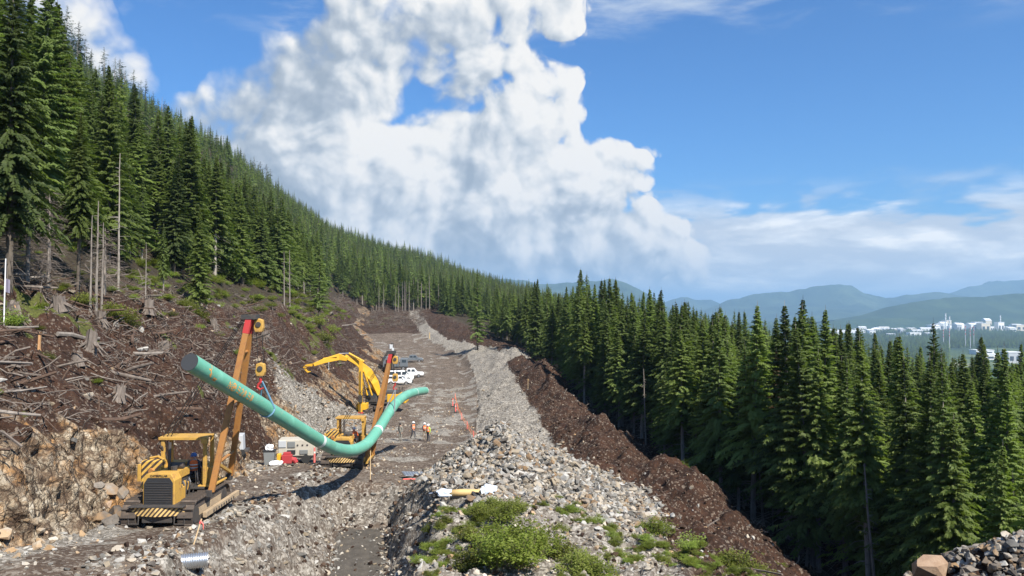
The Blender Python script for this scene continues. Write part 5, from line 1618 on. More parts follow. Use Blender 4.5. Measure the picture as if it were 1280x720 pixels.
def pipelayer(loc, label, legs, tip, sheave, block, cable_from, dusty):
    """Side boom crawler facing -Y: local +y is its nose, local -x its left, the boom side."""
    root = empty('pipelayer', loc, math.pi)
    tag(root, label, 'pipelayer')
    inv = lambda p: np.array((-(p[0] - loc[0]), -(p[1] - loc[1]), p[2] - loc[2]))
    crawler(root, 1.14, 4.3, .56, .60, 34, MUDDY)
    crawler(root, -1.14, 4.3, .56, .60, 34, dusty)
    b = lambda nm, c, s, m, par=root, bv=.02, rot=None: bevel(Geo().add(*box_vf(c, s, rot)).obj(nm, m, par), bv)
    b('chassis', (0, 0.1, .80), (1.66, 3.9, .55), STEEL)
    b('belly_guard', (0, 1.9, .52), (1.2, .5, .3), STEEL)
    # striped bumper in a shallow vee
    bm_ = Geo().add(*prism_vf([(-1.12, 2.10), (0, 2.34), (1.12, 2.10), (1.12, 1.98), (0, 2.20), (-1.12, 1.98)], 'z', .66, 1.0)).obj('bumper', STRIPE_V, root)
    b('bumper_top', (0, 2.08, 1.03), (2.22, .45, .05), STEEL)
    for s in (-1, 1):
        Geo().tube([(s * .72, 2.16, .66), (s * .72, 2.20, .34), (s * 1.12, 2.20, .34), (s * 1.12, 2.16, .66)], [.03] * 4, 6).obj('step', STEEL, root)
    # hood with radiator
    hood = Geo().add(*prism_vf([(-.64, 1.05), (.64, 1.05), (.64, 2.02), (.48, 2.30), (-.48, 2.30), (-.64, 2.02)], 'y', 1.30, 1.98)).obj('radiator_housing', YELLOW, root)
    bevel(hood)
    gr = Geo().add(*prism_vf([(-.57, 1.08), (.57, 1.08), (.57, 1.94), (.43, 2.14), (-.43, 2.14), (-.57, 1.94)], 'y', 1.985, 2.03)).obj('radiator_grille', GRILLE, root)
    for k in range(9):
        Geo().add(*box_vf((0, 2.04, 1.18 + k * .096), (1.06 if k < 8 else .92, .02, .018))).obj('slat', STEEL, gr)
    b('hood', (0, .62, 2.06), (.86, 1.34, .34), YELLOW)
    eng = b('engine', (0, .62, 1.45), (.74, 1.3, .86), STEEL)
    for k in range(4):
        b('engine_panel', (-.44, .15 + k * .30, 1.44 + .1 * (k % 2)), (.10, .20, .34), YELLOW, eng, .015)
        Geo().tube([(-.46, .1 + k * .32, 1.74), (-.56, .2 + k * .3, 1.60), (-.50, .25 + k * .3, 1.22)], [.035] * 3, 6).obj('hose', STEEL if k % 2 else CHROME, eng)
    b('side_panel', (-.53, 1.02, 1.30), (.10, .56, .52), YELLOW)
    b('side_panel', (.53, .8, 1.50), (.10, 1.0, .70), YELLOW)
    Geo().tube([(.12, .72, 2.2), (.12, .72, 2.65), (.12, .70, 3.35)], [.065, .065, .07], 10).obj('exhaust_stack', STEEL, root)
    Geo().tube([(.18, .55, 2.36), (-.42, .55, 2.36)], [.14, .14], 12).obj('muffler', STEEL, root)
    Geo().tube([(-.2, 1.0, 2.2), (-.2, 1.0, 2.42)], [.12, .14], 10).obj('air_cleaner', STEEL, root)
    # operator's platform, console, seat, canopy
    b('platform', (-.1, -.85, 1.28), (1.9, 1.7, .10), STEEL)
    b('fender', (-1.08, -.95, 1.34), (.66, 1.7, .08), YELLOW)
    b('console', (-.98, -.95, 1.72), (.42, 1.0, .68), YELLOW)
    b('winch_housing', (.55, -.95, 1.78), (.8, 1.3, .85), YELLOW)
    b('fuel_tank', (0, -1.9, 1.55), (1.5, .5, .95), YELLOW)
    seat = b('seat', (-.22, -1.0, 1.62), (.55, .5, .14), SEAT)
    b('backrest', (-.22, -1.27, 1.92), (.55, .10, .55), SEAT, seat)
    for k in range(3):
        Geo().tube([(-.75 + k * .1, -.45, 1.33), (-.72 + k * .1, -.40, 1.98)], [.014] * 2, 5).obj('lever', STEEL, root)
    can = b('canopy', (-.10, -.60, 3.42), (2.04, .95, .07), YELLOW)
    b('canopy_rim', (-.10, -.09, 3.38), (2.08, .05, .12), YELLOW, can, .01)
    for (x_, y_) in ((.78, -.2), (-1.02, -.2), (.78, -1.02), (-1.02, -1.02)):
        b('post', (x_, y_, 2.35), (.15, .15, 2.05), YELLOW)
    b('canopy_corner', (-1.04, -.12, 3.28), (.26, .18, .22), YELLOW, can, .01)
    for k in range(3):
        Geo().tube([(-.50 - k * .05, .30 - k * .35, 1.02), (-.62 - k * .05, .30 - k * .35, 1.5)], [.03, .03], 6).obj('step', STEEL, root)
    # counterweight on the right
    cw = b('counterweight', (1.05, .12, 1.92), (.86, .44, 1.18), STRIPE, root, .03)
    b('end_plate', (1.56, .12, 2.0), (.14, .50, .72), YELLOW, cw)
    Geo().tube([(1.03, .30, 2.06), (1.03, .42, 2.06)], [.17, .12], 10).obj('hub', BOOM_RUST, cw)
    b('counterweight_arm', (.95, -.42, 1.75), (.5, .8, 1.35), YELLOW, root)
    Geo().tube([(.62, .05, 2.48), (.95, -.1, 2.62), (1.30, -.1, 2.55)], [.05] * 3, 6).obj('guard_rail', YELLOW, root)
    Geo().tube([(.70, .55, 1.75), (.74, .60, 2.12)], [.05, .09], 8).obj('work_light', BLACK, root)
    # boom
    l1, l2, tp = inv(legs[0]), inv(legs[1]), inv(tip)
    o1, o2 = tp + (0, .20, 0), tp + (0, -.20, 0)
    for p, q in ((l1, o1), (l2, o2)):
        g_ = Geo().add(*beam_vf(p, q - (q - p) * .085, .17, .25, (1, 0, 0)))
        leg = bevel(g_.obj('boom_leg', BOOM_RUST, root), .02)
        Geo().add(*beam_vf(q - (q - p) * .085, q, .175, .255, (1, 0, 0))).obj('red_tip', RED_TIP, leg)
    for f in (.16, .5, .8):
        a_, b_ = l1 + (o1 - l1) * f, l2 + (o2 - l2) * f
        Geo().tube([a_, b_], [.07, .07], 7).obj('cross_tube', BOOM_RUST, root)
    a_, b_ = l1 + (o1 - l1) * .16, l2 + (o2 - l2) * .02
    Geo().add(*beam_vf(a_, b_, .12, .12)).obj('brace', YELLOW, root)
    Geo().add(*box_vf(tp + (0, 0, .10), (.62, .62, .20))).obj('boom_head', STEEL, root)
    for p in (l1, l2):
        b('boom_foot', p + (.06, 0, -.05), (.26, .30, .30), STEEL)
    # frame ledge the boom stands on
    b('boom_ledge', (-1.50, (l1[1] + l2[1]) / 2, .42), (.16, abs(l1[1] - l2[1]) + 1.0, .24), dusty)
    for k in range(9):
        b('ledge_bolt', (-1.59, (l1[1] + l2[1]) / 2 - 1.2 + k * .3, .40), (.05, .09, .09), STEEL, root, .01)
    sh = inv(sheave); bk = inv(block)
    for c, s_, nm in ((sh, .25, 'sheave_block'), (bk, .25, 'hook_block')):
        o = bevel(Geo().add(*prism_vf([(-.15, -s_ * 1.15), (.15, -s_ * 1.15), (.21, -.1), (.18, s_), (0, s_ * 1.25), (-.18, s_), (-.21, -.1)], 'y', -.13, .13)).obj(nm, YELLOW, root), .03)
        o.location = c
        Geo().tube([(0, -.17, .05), (0, .17, .05)], [.12, .12], 12).obj('sheave', STEEL, o)
    hk = Geo().tube([bk + (0, 0, -.34), bk + (0, 0, -.55), bk + (.10, 0, -.66), bk + (.14, 0, -.78), bk + (.02, 0, -.88), bk + (-.12, 0, -.80)], [.06, .06, .06, .06, .05, .03], 7)
    hk.obj('hook', RED_TIP, root)
    Geo().tube([tp + (-.1, 0, 0), sh + (.02, 0, .25)], [.05, .05], 6).obj('sheave_strap', STEEL, root)
    for d in (-.12, .12):
        Geo().tube([sh + (d, 0, -.25), bk + (d, 0, .3)], [.016, .016], 5).obj('hoist_cable', CABLE, root)
    cf = inv(cable_from)
    for d in (-.10, 0.02, .14):
        Geo().tube([cf + (d * 1.4, 0, 0), tp + (.28 + d * .5, 0, 0.02)], [.018, .018], 5).obj('boom_cable', CABLE, root)
    Geo().tube([cf + (0, .1, -.05), (.62, -.6, 2.1)], [.05, .05], 6).obj('cable_guide', STEEL, root)
    return root, inv

P1 = np.array((-14.25, 34.45, 0.0)); P1[2] = gz(P1[0], P1[1]) + .02
front_layer, INV1 = pipelayer(tuple(P1), "front yellow pipelayer with striped counterweight and rusty boom rising behind the pipe end", (at(264, 615, 33.9), at(288, 594, 36.9)), at(313, 399, 35.1),
                              at(324, 407, 35.3), at(326, 462, 35.4), at(203, 556, 34.6), PALE_MUD)
P2 = np.array((-11.75, 57.6, 0.0)); P2[2] = gz(P2[0], P2[1]) + .02
rear_layer, INV2 = pipelayer(tuple(P2), "rear yellow pipelayer half hidden behind the lowest bend of the green pipe", (at(456, 580, 57.2), at(465, 573, 59.2)), at(489, 442, 57.8),
                             at(494, 450, 58.0), at(494, 472, 58.0), at(425, 536, 57.6), YELLOW)

# raised maker's lettering on the front radiator housing
def lettering(text, name, parent, loc, rot, size, mat):
    cu = bpy.data.curves.new(name, 'FONT')
    cu.body = text; cu.size = size; cu.extrude = .004; cu.align_x = 'CENTER'; cu.align_y = 'CENTER'
    t = bpy.data.objects.new(name + "_outline", cu); COL.objects.link(t)
    me = bpy.data.meshes.new_from_object(t.evaluated_get(bpy.context.evaluated_depsgraph_get()))
    bpy.data.objects.remove(t)
    me.materials.clear(); me.materials.append(mat)
    o = bpy.data.objects.new(name, me); COL.objects.link(o)
    o.parent = parent; o.location = loc; o.rotation_euler = rot
    return o
lettering("CATERPILLAR", 'lettering', front_layer, (0, 1.995, 2.215), (R(90), 0, R(180)), .115, BLACK)

# ------------------------------------------------------------------ the pipe
def pipe_paint():
    m = principled("green_pipe_coating", (0.13, 0.42, 0.30), .3)
    N = NT(m.node_tree); b = m.node_tree.nodes['Principled BSDF']
    pos = N.node('ShaderNodeNewGeometry').outputs['Position']
    f = N.smooth(N.noise(pos, 1.1, 5, .65), .45, .75)
    c = N.mix(f, (0.115, 0.345, 0.245), (0.165, 0.43, 0.32))
    c = N.mix(N.m('MULTIPLY', N.smooth(N.noise(N.vm('MULTIPLY', pos, (6, 1, 6)), 2.0, 4, .7), .57, .70), .6), c, (0.33, 0.31, 0.24))
    N.put(b.inputs['Base Color'], c)
    N.put(b.inputs['Roughness'], N.lin(f, 0, 1, .40, .62))
    return m
PIPE_M = pipe_paint()
SLEEVE = principled("white_weld_sleeve", (0.62, 0.70, 0.66), .45)
ORANGE_PAINT = principled("orange_marking_paint", (0.62, 0.30, 0.08), .7)
PALE_PAINT = principled("faint_marking_paint", (0.30, 0.46, 0.30), .7)
PR = .345
def spline(pts, n):
    """Centripetal Catmull-Rom through pts."""
    P_ = [np.array(p, float) for p in pts]
    P_ = [2 * P_[0] - P_[1]] + P_ + [2 * P_[-1] - P_[-2]]
    out = []
    for i in range(1, len(P_) - 2):
        p0, p1, p2, p3 = P_[i - 1:i + 3]
        t0 = 0; t1 = t0 + np.linalg.norm(p1 - p0) ** .5; t2 = t1 + np.linalg.norm(p2 - p1) ** .5; t3 = t2 + np.linalg.norm(p3 - p2) ** .5
        for t in np.linspace(t1, t2, n, endpoint=(i == len(P_) - 3)):
            a1 = (t1 - t) / (t1 - t0) * p0 + (t - t0) / (t1 - t0) * p1; a2 = (t2 - t) / (t2 - t1) * p1 + (t - t1) / (t2 - t1) * p2; a3 = (t3 - t) / (t3 - t2) * p2 + (t - t2) / (t3 - t2) * p3
            b1 = (t2 - t) / (t2 - t0) * a1 + (t - t0) / (t2 - t0) * a2; b2 = (t3 - t) / (t3 - t1) * a2 + (t - t1) / (t3 - t1) * a3
            out.append((t2 - t) / (t2 - t1) * b1 + (t - t1) / (t2 - t1) * b2)
    return np.array(out)
PA, PB = np.array(at(237, 452.5, 30)), np.array(at(403, 553, 42))
PIPE_PTS = [PA, PA + (PB - PA) * .5, PB, at(420, 561, 44.2), at(440, 563, 46.8), at(457, 556, 49.4), at(470, 541, 52), at(484, 519, 56), at(496, 503, 60.0), at(507, 494.5, 63.5), at(518, 490.5, 67), at(531, 488.5, 72)]
PATH = spline(PIPE_PTS, 10)
pipe = empty('steel_pipe', tuple(PA)); tag(pipe, "long green coated steel pipe bent in a wave, hanging from two pipelayer booms", 'pipe')
loc_p = lambda pts: np.asarray(pts) - PA
shell = Geo().tube(loc_p(PATH), PR, 40, cap=False).obj('pipe_wall', PIPE_M, pipe, smooth=True)
inner = Geo().tube(loc_p(PATH[:12])[::-1], PR - .03, 40, cap=False).obj('bore', BLACK, pipe, smooth=True)
def ring(i, t0, t1, grow, mat, nm):
    d = PATH[i + 1] - PATH[i]; d = d / np.linalg.norm(d)
    p = PATH[i]
    return Geo().tube(loc_p([p + d * t0, p + d * t1]), PR + grow, 40, cap=False).obj(nm, mat, pipe, smooth=True)
d0 = (PATH[1] - PATH[0]) / np.linalg.norm(PATH[1] - PATH[0])
Geo().tube(loc_p([PATH[0] - d0 * .012, PATH[0] + d0 * .02]), PR - .004, 40).obj('end_cap', principled("black_end_cap", (0.035, 0.037, 0.040), .6), pipe)
def near_px(px):
    q = [(abs(640 + p[0] / p[1] * 1000 - px), i) for i, p in enumerate(PATH)]
    return min(q)[1]
ring(near_px(398), -.12, .20, .006, SLEEVE, 'weld_sleeve')
ring(near_px(472), -.12, .22, .006, SLEEVE, 'weld_sleeve')
ring(near_px(518), -.06, .08, .005, SLEEVE, 'weld_sleeve')
dl = (PATH[-1] - PATH[-2]) / np.linalg.norm(PATH[-1] - PATH[-2])
Geo().tube(loc_p([PATH[-1], PATH[-1] + dl * .3, PATH[-1] + dl * .42]), [PR, PR * .93, PR * .55], 40).obj('end_cap', SLEEVE, pipe)
# hand painted marks wrapped on the pipe surface
def surface_strokes(name, strokes, t0, scale, phi0, mat, width=.03):
    """Strokes given in (along, around) units, laid on the near side of the straight part of the pipe."""
    ax = (PB - PA) / np.linalg.norm(PB - PA)
    up = np.array([0, 0, 1.0]); up = up - ax * np.dot(up, ax); up /= np.linalg.norm(up)
    sd = np.cross(ax, up)
    if sd[1] > 0:
        sd = -sd
    G_ = Geo()
    def pt(a, b, lift=.004):
        ph = phi0 + b * scale / PR
        return PA + ax * (t0 + a * scale) + (up * math.sin(ph) + sd * math.cos(ph)) * (PR + lift) - PA
    for st in strokes:
        st = np.array(st, float)
        for (p, q) in zip(st[:-1], st[1:]):
            n = max(1, int(np.linalg.norm(q - p) * scale / .08))
            for k in range(n):
                a, b = p + (q - p) * k / n, p + (q - p) * (k + 1) / n
                e = (b - a) / (np.linalg.norm(b - a) + 1e-9); w = np.array([-e[1], e[0]]) * width / scale / 2
                a2, b2 = a - e * width / scale * .3, b + e * width / scale * .3
                G_.add([pt(*(a2 - w)), pt(*(b2 - w)), pt(*(b2 + w)), pt(*(a2 + w))], [(0, 1, 2, 3)])
    return G_.obj(name, mat, pipe)
GLYPH = {'N': [[(0, 0), (0, 1), (.6, 0), (.6, 1)]], 'S': [[(.6, .9), (.1, 1), (.05, .6), (.6, .45), (.55, .05), (0, .1)]], '2': [[(0, .85), (.3, 1), (.6, .75), (0, 0), (.6, 0)]], '8': [[(.3, .5), (.05, .75), (.3, 1), (.55, .75), (.3, .5), (0, .25), (.3, 0), (.6, .25), (.3, .5)]],
         'O': [[(.5 + .55 * math.cos(a), .5 + .62 * math.sin(a)) for a in np.linspace(0, 6.283, 13)], [(.1, .5), (.9, .5)], [(.5, 0), (.5, 1)], [(.2, .15), (.8, .85)]],
         '3': [[(0, .95), (.5, .95), (.2, .55), (.55, .4), (.5, .05), (0, .05)]], 'H': [[(0, 0), (0, 1)], [(.55, 0), (.55, 1)], [(0, .5), (.55, .5)]], 'X': [[(0, 0), (.6, 1)], [(0, 1), (.6, 0)]], 'B': [[(0, 0), (0, 1), (.5, .8), (0, .52), (.6, .25), (0, 0)]]}
x_ = 0.0
for ch, gap in (('N', 1.0), ('O', 1.7), ('S', 1.1), ('2', .95), ('8', 1.3), ('S', 1.0), ('8', 1.0)):
    surface_strokes('painted_character', [[(x_ + a, b) for a, b in s] for s in GLYPH[ch]], 2.5, .27, -.70, ORANGE_PAINT, .05)
    x_ += gap
surface_strokes('painted_arrow', [[(0, .9), (.5, .8), (1.0, .1), (.55, .35)], [(1.0, .1), (.9, .5)], [(1.7, .2), (2.4, .2)], [(1.7, -.05), (2.4, -.05)], [(.5, .8), (.7, 1.6)]], .85, .30, -.75, ORANGE_PAINT, .055)
surface_strokes('painted_mark', [[(0, 0), (.9, 0), (.9, .8), (0, .8), (0, 0)], [(1.3, .2), (1.9, .8)], [(1.3, .8), (1.9, .2)]], 10.4, .30, -.75, PALE_PAINT, .05)
surface_strokes('painted_mark', [[(0, 0), (.4, .9), (.8, 0)], [(1.1, .5), (1.8, .5)]], 12.6, .25, -.5, ORANGE_PAINT, .04)

SLING_BLUE = principled("blue_web_sling", (0.13, 0.26, 0.38), .8)
SLING_GREY = principled("grey_web_sling", (0.16, 0.17, 0.18), .8)
def sling(hook_p, px, mat, label):
    i = near_px(px)
    p = PATH[i]; d = (PATH[i + 1] - PATH[i - 1]); d /= np.linalg.norm(d)
    root = empty('lifting_sling', tuple(hook_p)); tag(root, label, 'sling')
    h = np.array(hook_p)
    ups = np.array([0, 0, 1.0]) - d * d[2]; ups /= np.linalg.norm(ups)
    side = np.cross(d, ups)
    for s in (-1, 1):
        a = p + side * s * (PR + .02)
        Geo().tube([np.zeros(3), a - h + ups * .03 - (a - h) * .0], [.035, .045], 6).obj('strap', mat, root)
    ang = np.linspace(0, -math.pi, 15)
    Geo().tube([p + (side * math.cos(t) + ups * math.sin(t)) * (PR + .018) - h for t in ang], [.045] * 15, 6).obj('loop', mat, root)
hp1 = np.array(at(328, 477, 35.4)); hp2 = np.array(at(494, 487, 57.9))
sling(hp1, 337, SLING_BLUE, "blue web sling between the front hook and the green pipe")
sling(hp2, 487, SLING_GREY, "grey web sling between the rear red hook and the green pipe")
# ------------------------------------------------------------------ people
SKIN = principled("skin", (0.45, 0.27, 0.19), .6)
TROUSER = principled("dark_trousers", (0.045, 0.05, 0.065), .9)
TROUSER_TAN = principled("tan_trousers", (0.25, 0.20, 0.15), .9)
SHIRT_DARK = principled("dark_shirt", (0.05, 0.055, 0.065), .9)
SHIRT_LIME = principled("lime_sleeves", (0.40, 0.55, 0.06), .8)
VEST = principled("orange_vest", (0.85, 0.17, 0.035), .75)
REFLECT = principled("reflective_tape", (0.70, 0.70, 0.62), .4)
BOOT = principled("boots", (0.06, 0.045, 0.035), .8)
GREYCLOTH = principled("grey_camouflage", (0.22, 0.21, 0.18), .9)
HELMET_W = principled("white_helmet", (0.75, 0.76, 0.78), .35)
HELMET_B = principled("blue_helmet", (0.06, 0.16, 0.42), .35)
HAIR = principled("hair", (0.05, 0.035, 0.025), .8)

def figure(pose, mats):
    """One continuous body mesh from a skinned skeleton. Joints in metres, facing -y."""
    J = pose
    V, E, Rr = [], [], []
    def add(p, r, par=None):
        V.append(tuple(p)); Rr.append(r)
        if par is not None:
            E.append((par, len(V) - 1))
        return len(V) - 1
    pel = add(J['pelvis'], .15)
    wa = add(J['waist'], .125, pel); ch = add(J['chest'], .155, wa); nk0 = add(J['neck'], .065, ch)
    hd = add(J['head'], .092, nk0); cr = add(J['crown'], .082, hd)
    h = Vector(J['head']); f = Vector(J.get('face', (0, -1, 0)))
    add(h + f * .115 + Vector((0, 0, -.01)), .018, hd)
    for s in ('l', 'r'):
        sh = add(J['shoulder_' + s], .068, ch); el = add(J['elbow_' + s], .047, sh); wr = add(J['wrist_' + s], .032, el)
        w, e = Vector(J['wrist_' + s]), Vector(J['elbow_' + s])
        d = (w - e).normalized(); sx = d.cross(f).normalized() if d.cross(f).length > .1 else Vector((1, 0, 0))
        pm = add(w + d * .06, .033, wr)
        for k, (o, L) in enumerate(((-.028, .065), (-.010, .082), (.010, .078), (.026, .058))):
            a = add(w + d * (.095 + L * .4) + sx * o, .009, pm)
            add(w + d * (.095 + L) + sx * o * 1.1 + f * .02, .007, a)
        t_ = add(w + d * .06 + sx * -.045 + f * .015, .011, pm); add(w + d * .10 + sx * -.055 + f * .03, .008, t_)
        hp = add(J['hip_' + s], .092, pel); kn = add(J['knee_' + s], .062, hp); an = add(J['ankle_' + s], .045, kn)
        a = Vector(J['ankle_' + s]); ff = Vector(J.get('foot', f))
        add(a + ff * .17 + Vector((0, 0, -.05)), .040, an); 
    me = bpy.data.meshes.new("skeleton"); me.from_pydata(V, E, [])
    o = bpy.data.objects.new("skeleton", me); COL.objects.link(o)
    o.modifiers.new("skin", 'SKIN'); sb = o.modifiers.new("sub", 'SUBSURF'); sb.levels = 1; sb.render_levels = 1
    if not me.skin_vertices:
        me.attributes.new("skin_vertices", 'SKIN', 'POINT') if False else None
    sv = me.skin_vertices[0].data
    for i, r in enumerate(Rr):
        sv[i].radius = (r, r); sv[i].use_root = (i == 0)
    dg = bpy.context.evaluated_depsgraph_get()
    out = bpy.data.meshes.new_from_object(o.evaluated_get(dg))
    bpy.data.objects.remove(o)
    out.materials.clear()
    for m in mats:
        out.materials.append(m)             # skin, shirt, trousers, boots
    Varr = np.array([v.co for v in out.vertices])
    segs = [('skin', J['neck'], J['crown'])]
    def dist(p, a, b):
        a, b, p = np.array(a), np.array(b), np.array(p); t = np.clip(np.dot(p - a, b - a) / (np.dot(b - a, b - a) + 1e-9), 0, 1)
        return np.linalg.norm(p - a - (b - a) * t)
    for pl in out.polygons:
        c = pl.center
        best = min([(dist(c, J['neck'], J['crown']) - .09, 0), (dist(c, J['waist'], J['chest']) - .15, 1)] +
                   [(dist(c, J['shoulder_' + s], J['elbow_' + s]) - .06, 1) for s in 'lr'] + [(dist(c, J['elbow_' + s], J['wrist_' + s]) - .04, 1) for s in 'lr'] +
                   [(dist(c, J['wrist_' + s], Vector(J['wrist_' + s]) * 2 - Vector(J['wrist_' + s]) + (Vector(J['wrist_' + s]) - Vector(J['elbow_' + s])).normalized() * .2) - .035, 0) for s in 'lr'] +
                   [(dist(c, J['hip_' + s], J['knee_' + s]) - .08, 2) for s in 'lr'] + [(dist(c, J['knee_' + s], Vector(J['ankle_' + s]) + (Vector(J['knee_' + s]) - Vector(J['ankle_' + s])) * .25) - .055, 2) for s in 'lr'] +
                   [(dist(c, J['ankle_' + s], Vector(J['ankle_' + s]) + Vector(J.get('foot', (0, -1, 0))) * .17) - .05, 3) for s in 'lr'] + [(dist(c, J['pelvis'], J['pelvis']) - .16, 2)])
        pl.material_index = best[1]; pl.use_smooth = True
    return out

STAND = dict(pelvis=(0, 0, .95), waist=(0, 0, 1.10), chest=(0, -.01, 1.34), neck=(0, -.005, 1.50), head=(0, -.02, 1.62), crown=(0, -.01, 1.71), shoulder_l=(.19, 0, 1.42), elbow_l=(.25, .03, 1.14), wrist_l=(.24, -.06, .90),
             shoulder_r=(-.19, 0, 1.42), elbow_r=(-.25, .03, 1.14), wrist_r=(-.24, -.06, .90), hip_l=(.10, 0, .90), knee_l=(.115, -.02, .50), ankle_l=(.12, .02, .09), hip_r=(-.10, 0, .90), knee_r=(-.115, -.02, .50), ankle_r=(-.13, .02, .09))
CROSS = dict(STAND, elbow_l=(.27, -.05, 1.16), wrist_l=(.06, -.22, 1.18), elbow_r=(-.27, -.05, 1.16), wrist_r=(-.05, -.24, 1.14), knee_l=(.13, -.05, .50), ankle_l=(.17, -.02, .09))
STRIDE = dict(STAND, knee_l=(.11, -.16, .52), ankle_l=(.11, -.12, .10), knee_r=(-.11, .05, .50), ankle_r=(-.11, .26, .14), wrist_l=(.24, .16, .93), elbow_l=(.25, .10, 1.14), wrist_r=(-.24, -.24, 1.00))
SIT = dict(pelvis=(0, 0, .10), waist=(0, .01, .24), chest=(0, -.02, .48), neck=(0, -.03, .64), head=(.0, -.06, .77), crown=(0, -.05, .86), shoulder_l=(.19, -.02, .56), elbow_l=(.27, -.12, .30), wrist_l=(.30, -.38, .34),
           shoulder_r=(-.19, -.02, .56), elbow_r=(-.26, -.14, .30), wrist_r=(-.10, -.40, .30), hip_l=(.10, -.04, .08), knee_l=(.17, -.46, .14), ankle_l=(.18, -.55, -.22), hip_r=(-.10, -.04, .08), knee_r=(-.17, -.46, .14), ankle_r=(-.18, -.55, -.22))

def person(pose, loc, rz, label, shirt, trousers, helmet, vest=VEST, scale=1.0, group=None):
    me = figure(pose, [SKIN, shirt, trousers, BOOT])
    root = empty('person', loc, rz); root.scale = (scale,) * 3
    tag(root, label, 'person', group)
    o = bpy.data.objects.new('body', me); COL.objects.link(o); o.parent = root
    hd, cr = np.array(pose['head']), np.array(pose['crown'])
    # helmet: dome and brim
    prof = [(0.128, -.010), (0.126, .04), (.108, .085), (.07, .115), (.02, .125)]
    c = hd + (0, 0, .035)
    if helmet:
        H = Geo().tube([c + (0, 0, z) for r, z in prof], [r for r, z in prof], 14).obj('helmet', helmet, root, smooth=True)
        Geo().add(*prism_vf([(.150 * math.cos(a), .165 * math.sin(a) - .03) for a in np.linspace(0, 6.283, 16, endpoint=False)], 'z', -.012, .004)).obj('brim', helmet, H).location = tuple(c)
    Geo().tube([hd + (0, .02, -.02), hd + (0, .025, .05)], [.094, .098], 10).obj('hair', HAIR, root)
    for s in (-1, 1):
        Geo().tube([hd + (s * .033, -.088, .012), hd + (s * .033, -.096, .012)], [.011, .008], 6).obj('eye', BLACK, root)
        Geo().tube([hd + (s * .088, .0, -.03), hd + (s * .098, .0, .025)], [.014, .018], 6).obj('ear', SKIN, root)
    Geo().add(*box_vf(hd + (0, -.089, -.055), (.045, .01, .008))).obj('mouth', RED_TIP, root)
    if vest:
        w, chh, sh = np.array(pose['waist']), np.array(pose['chest']), np.array(pose['neck'])
        rings = [(w + (0, 0, -.07), .165, .135), (w + (0, 0, .05), .168, .138), (chh, .182, .158), (chh + (sh - chh) * .55, .165, .12), (sh - (0, 0, .02), .085, .085)]
        V, F = [], []
        for p, a, b in rings:
            V += [tuple(p + np.array((a * math.cos(t), b * math.sin(t), 0))) for t in np.linspace(0, 6.283, 18, endpoint=False)]
        for i in range(len(rings) - 1):
            for j in range(18):
                F.append((i * 18 + j, i * 18 + (j + 1) % 18, (i + 1) * 18 + (j + 1) % 18, (i + 1) * 18 + j))
        vo = Geo().add(V, F).obj('vest', vest, root, smooth=True)
        for k in (.25, .8):
            p = w + (chh - w) * k
            a, b = .171 + .012 * k, .141 + .018 * k
            V = [tuple(p + np.array((a * 1.015 * math.cos(t), b * 1.015 * math.sin(t), dz))) for dz in (-.02, .02) for t in np.linspace(0, 6.283, 18, endpoint=False)]
            Geo().add(V, [(j, (j + 1) % 18, 18 + (j + 1) % 18, 18 + j) for j in range(18)]).obj('reflective_band', REFLECT, vo)
    return root

def stand(px, Y, pose, rz, *a, **k):
    x = (px - 640) / 1000 * Y
    return person(pose, (x, Y, gz(x, Y) + .02), rz, *a, **k)
stand(501, 80, STAND, -.5, "person in grey camouflage work clothes standing alone on the access road", GREYCLOTH, GREYCLOTH, BLACK, vest=None)
stand(517, 79.5, STRIDE, .9, "person in orange vest walking alone on the access road between two others", SHIRT_DARK, TROUSER, HELMET_W)
stand(531, 79.2, CROSS, .5, "person in orange vest and tan trousers, left one of the standing pair", SHIRT_DARK, TROUSER_TAN, HELMET_W)
stand(535.8, 78.0, STAND, -.7, "person in orange vest with lime sleeves, right one of the standing pair", SHIRT_LIME, TROUSER, HELMET_W)
# operators sit on the machines, facing the nose (-Y) and looking towards the pipe
p_ = P1 + np.array((.22, 1.0, 1.66)); person(SIT, tuple(p_), .35, "operator in blue helmet and orange vest seated on the front pipelayer", SHIRT_DARK, TROUSER, HELMET_B, scale=1.05)
p_ = P2 + np.array((.22, 1.0, 1.66)); person(SIT, tuple(p_), .2, "operator in white helmet and orange jacket seated on the rear pipelayer", VEST, TROUSER, HELMET_W, scale=1.05)
# ------------------------------------------------------------------ excavator
EX = at(478, 512, 108); EX = Vector((EX.x, 108, gz(EX.x, 108)))
exc = empty('excavator', tuple(EX)); tag(exc, "yellow excavator reaching its arm to the left over the rubble beside the cut", 'excavator')
el = lambda px, py, Y: np.array(at(px, py, Y)) - np.array(EX)
eb = lambda nm, c, s, m, par=exc, bv=.05, rot=None: bevel(Geo().add(*box_vf(c, s, rot)).obj(nm, m, par), bv)
crawler(exc, -1.25, 4.6, .48, .62, 30, STEEL)
crawler(exc, 1.25, 4.6, .48, .62, 30, STEEL)
eb('undercarriage', (0, 0, .75), (1.9, 2.6, .45), STEEL)
Geo().tube([(0, 0, .95), (0, 0, 1.25)], [.85, .85], 18).obj('slewing_ring', STEEL, exc)
eb('deck', (.5, .2, 1.36), (4.9, 2.9, .25), STEEL)
eb('engine_housing', (1.95, .25, 2.0), (2.3, 2.8, 1.05), YELLOW_NEW)
eb('engine_cover', (1.0, .25, 2.62), (2.6, 2.4, .42), STEEL)
eb('counterweight', (3.05, .25, 1.95), (.55, 2.9, 1.3), YELLOW_NEW, bv=.15)
eb('toolbox', (-1.75, 1.0, 1.75), (1.3, .9, .55), YELLOW_NEW)
cab = eb('cab', (-1.25, -.75, 2.35), (1.5, 1.25, 1.85), STEEL, bv=.12)
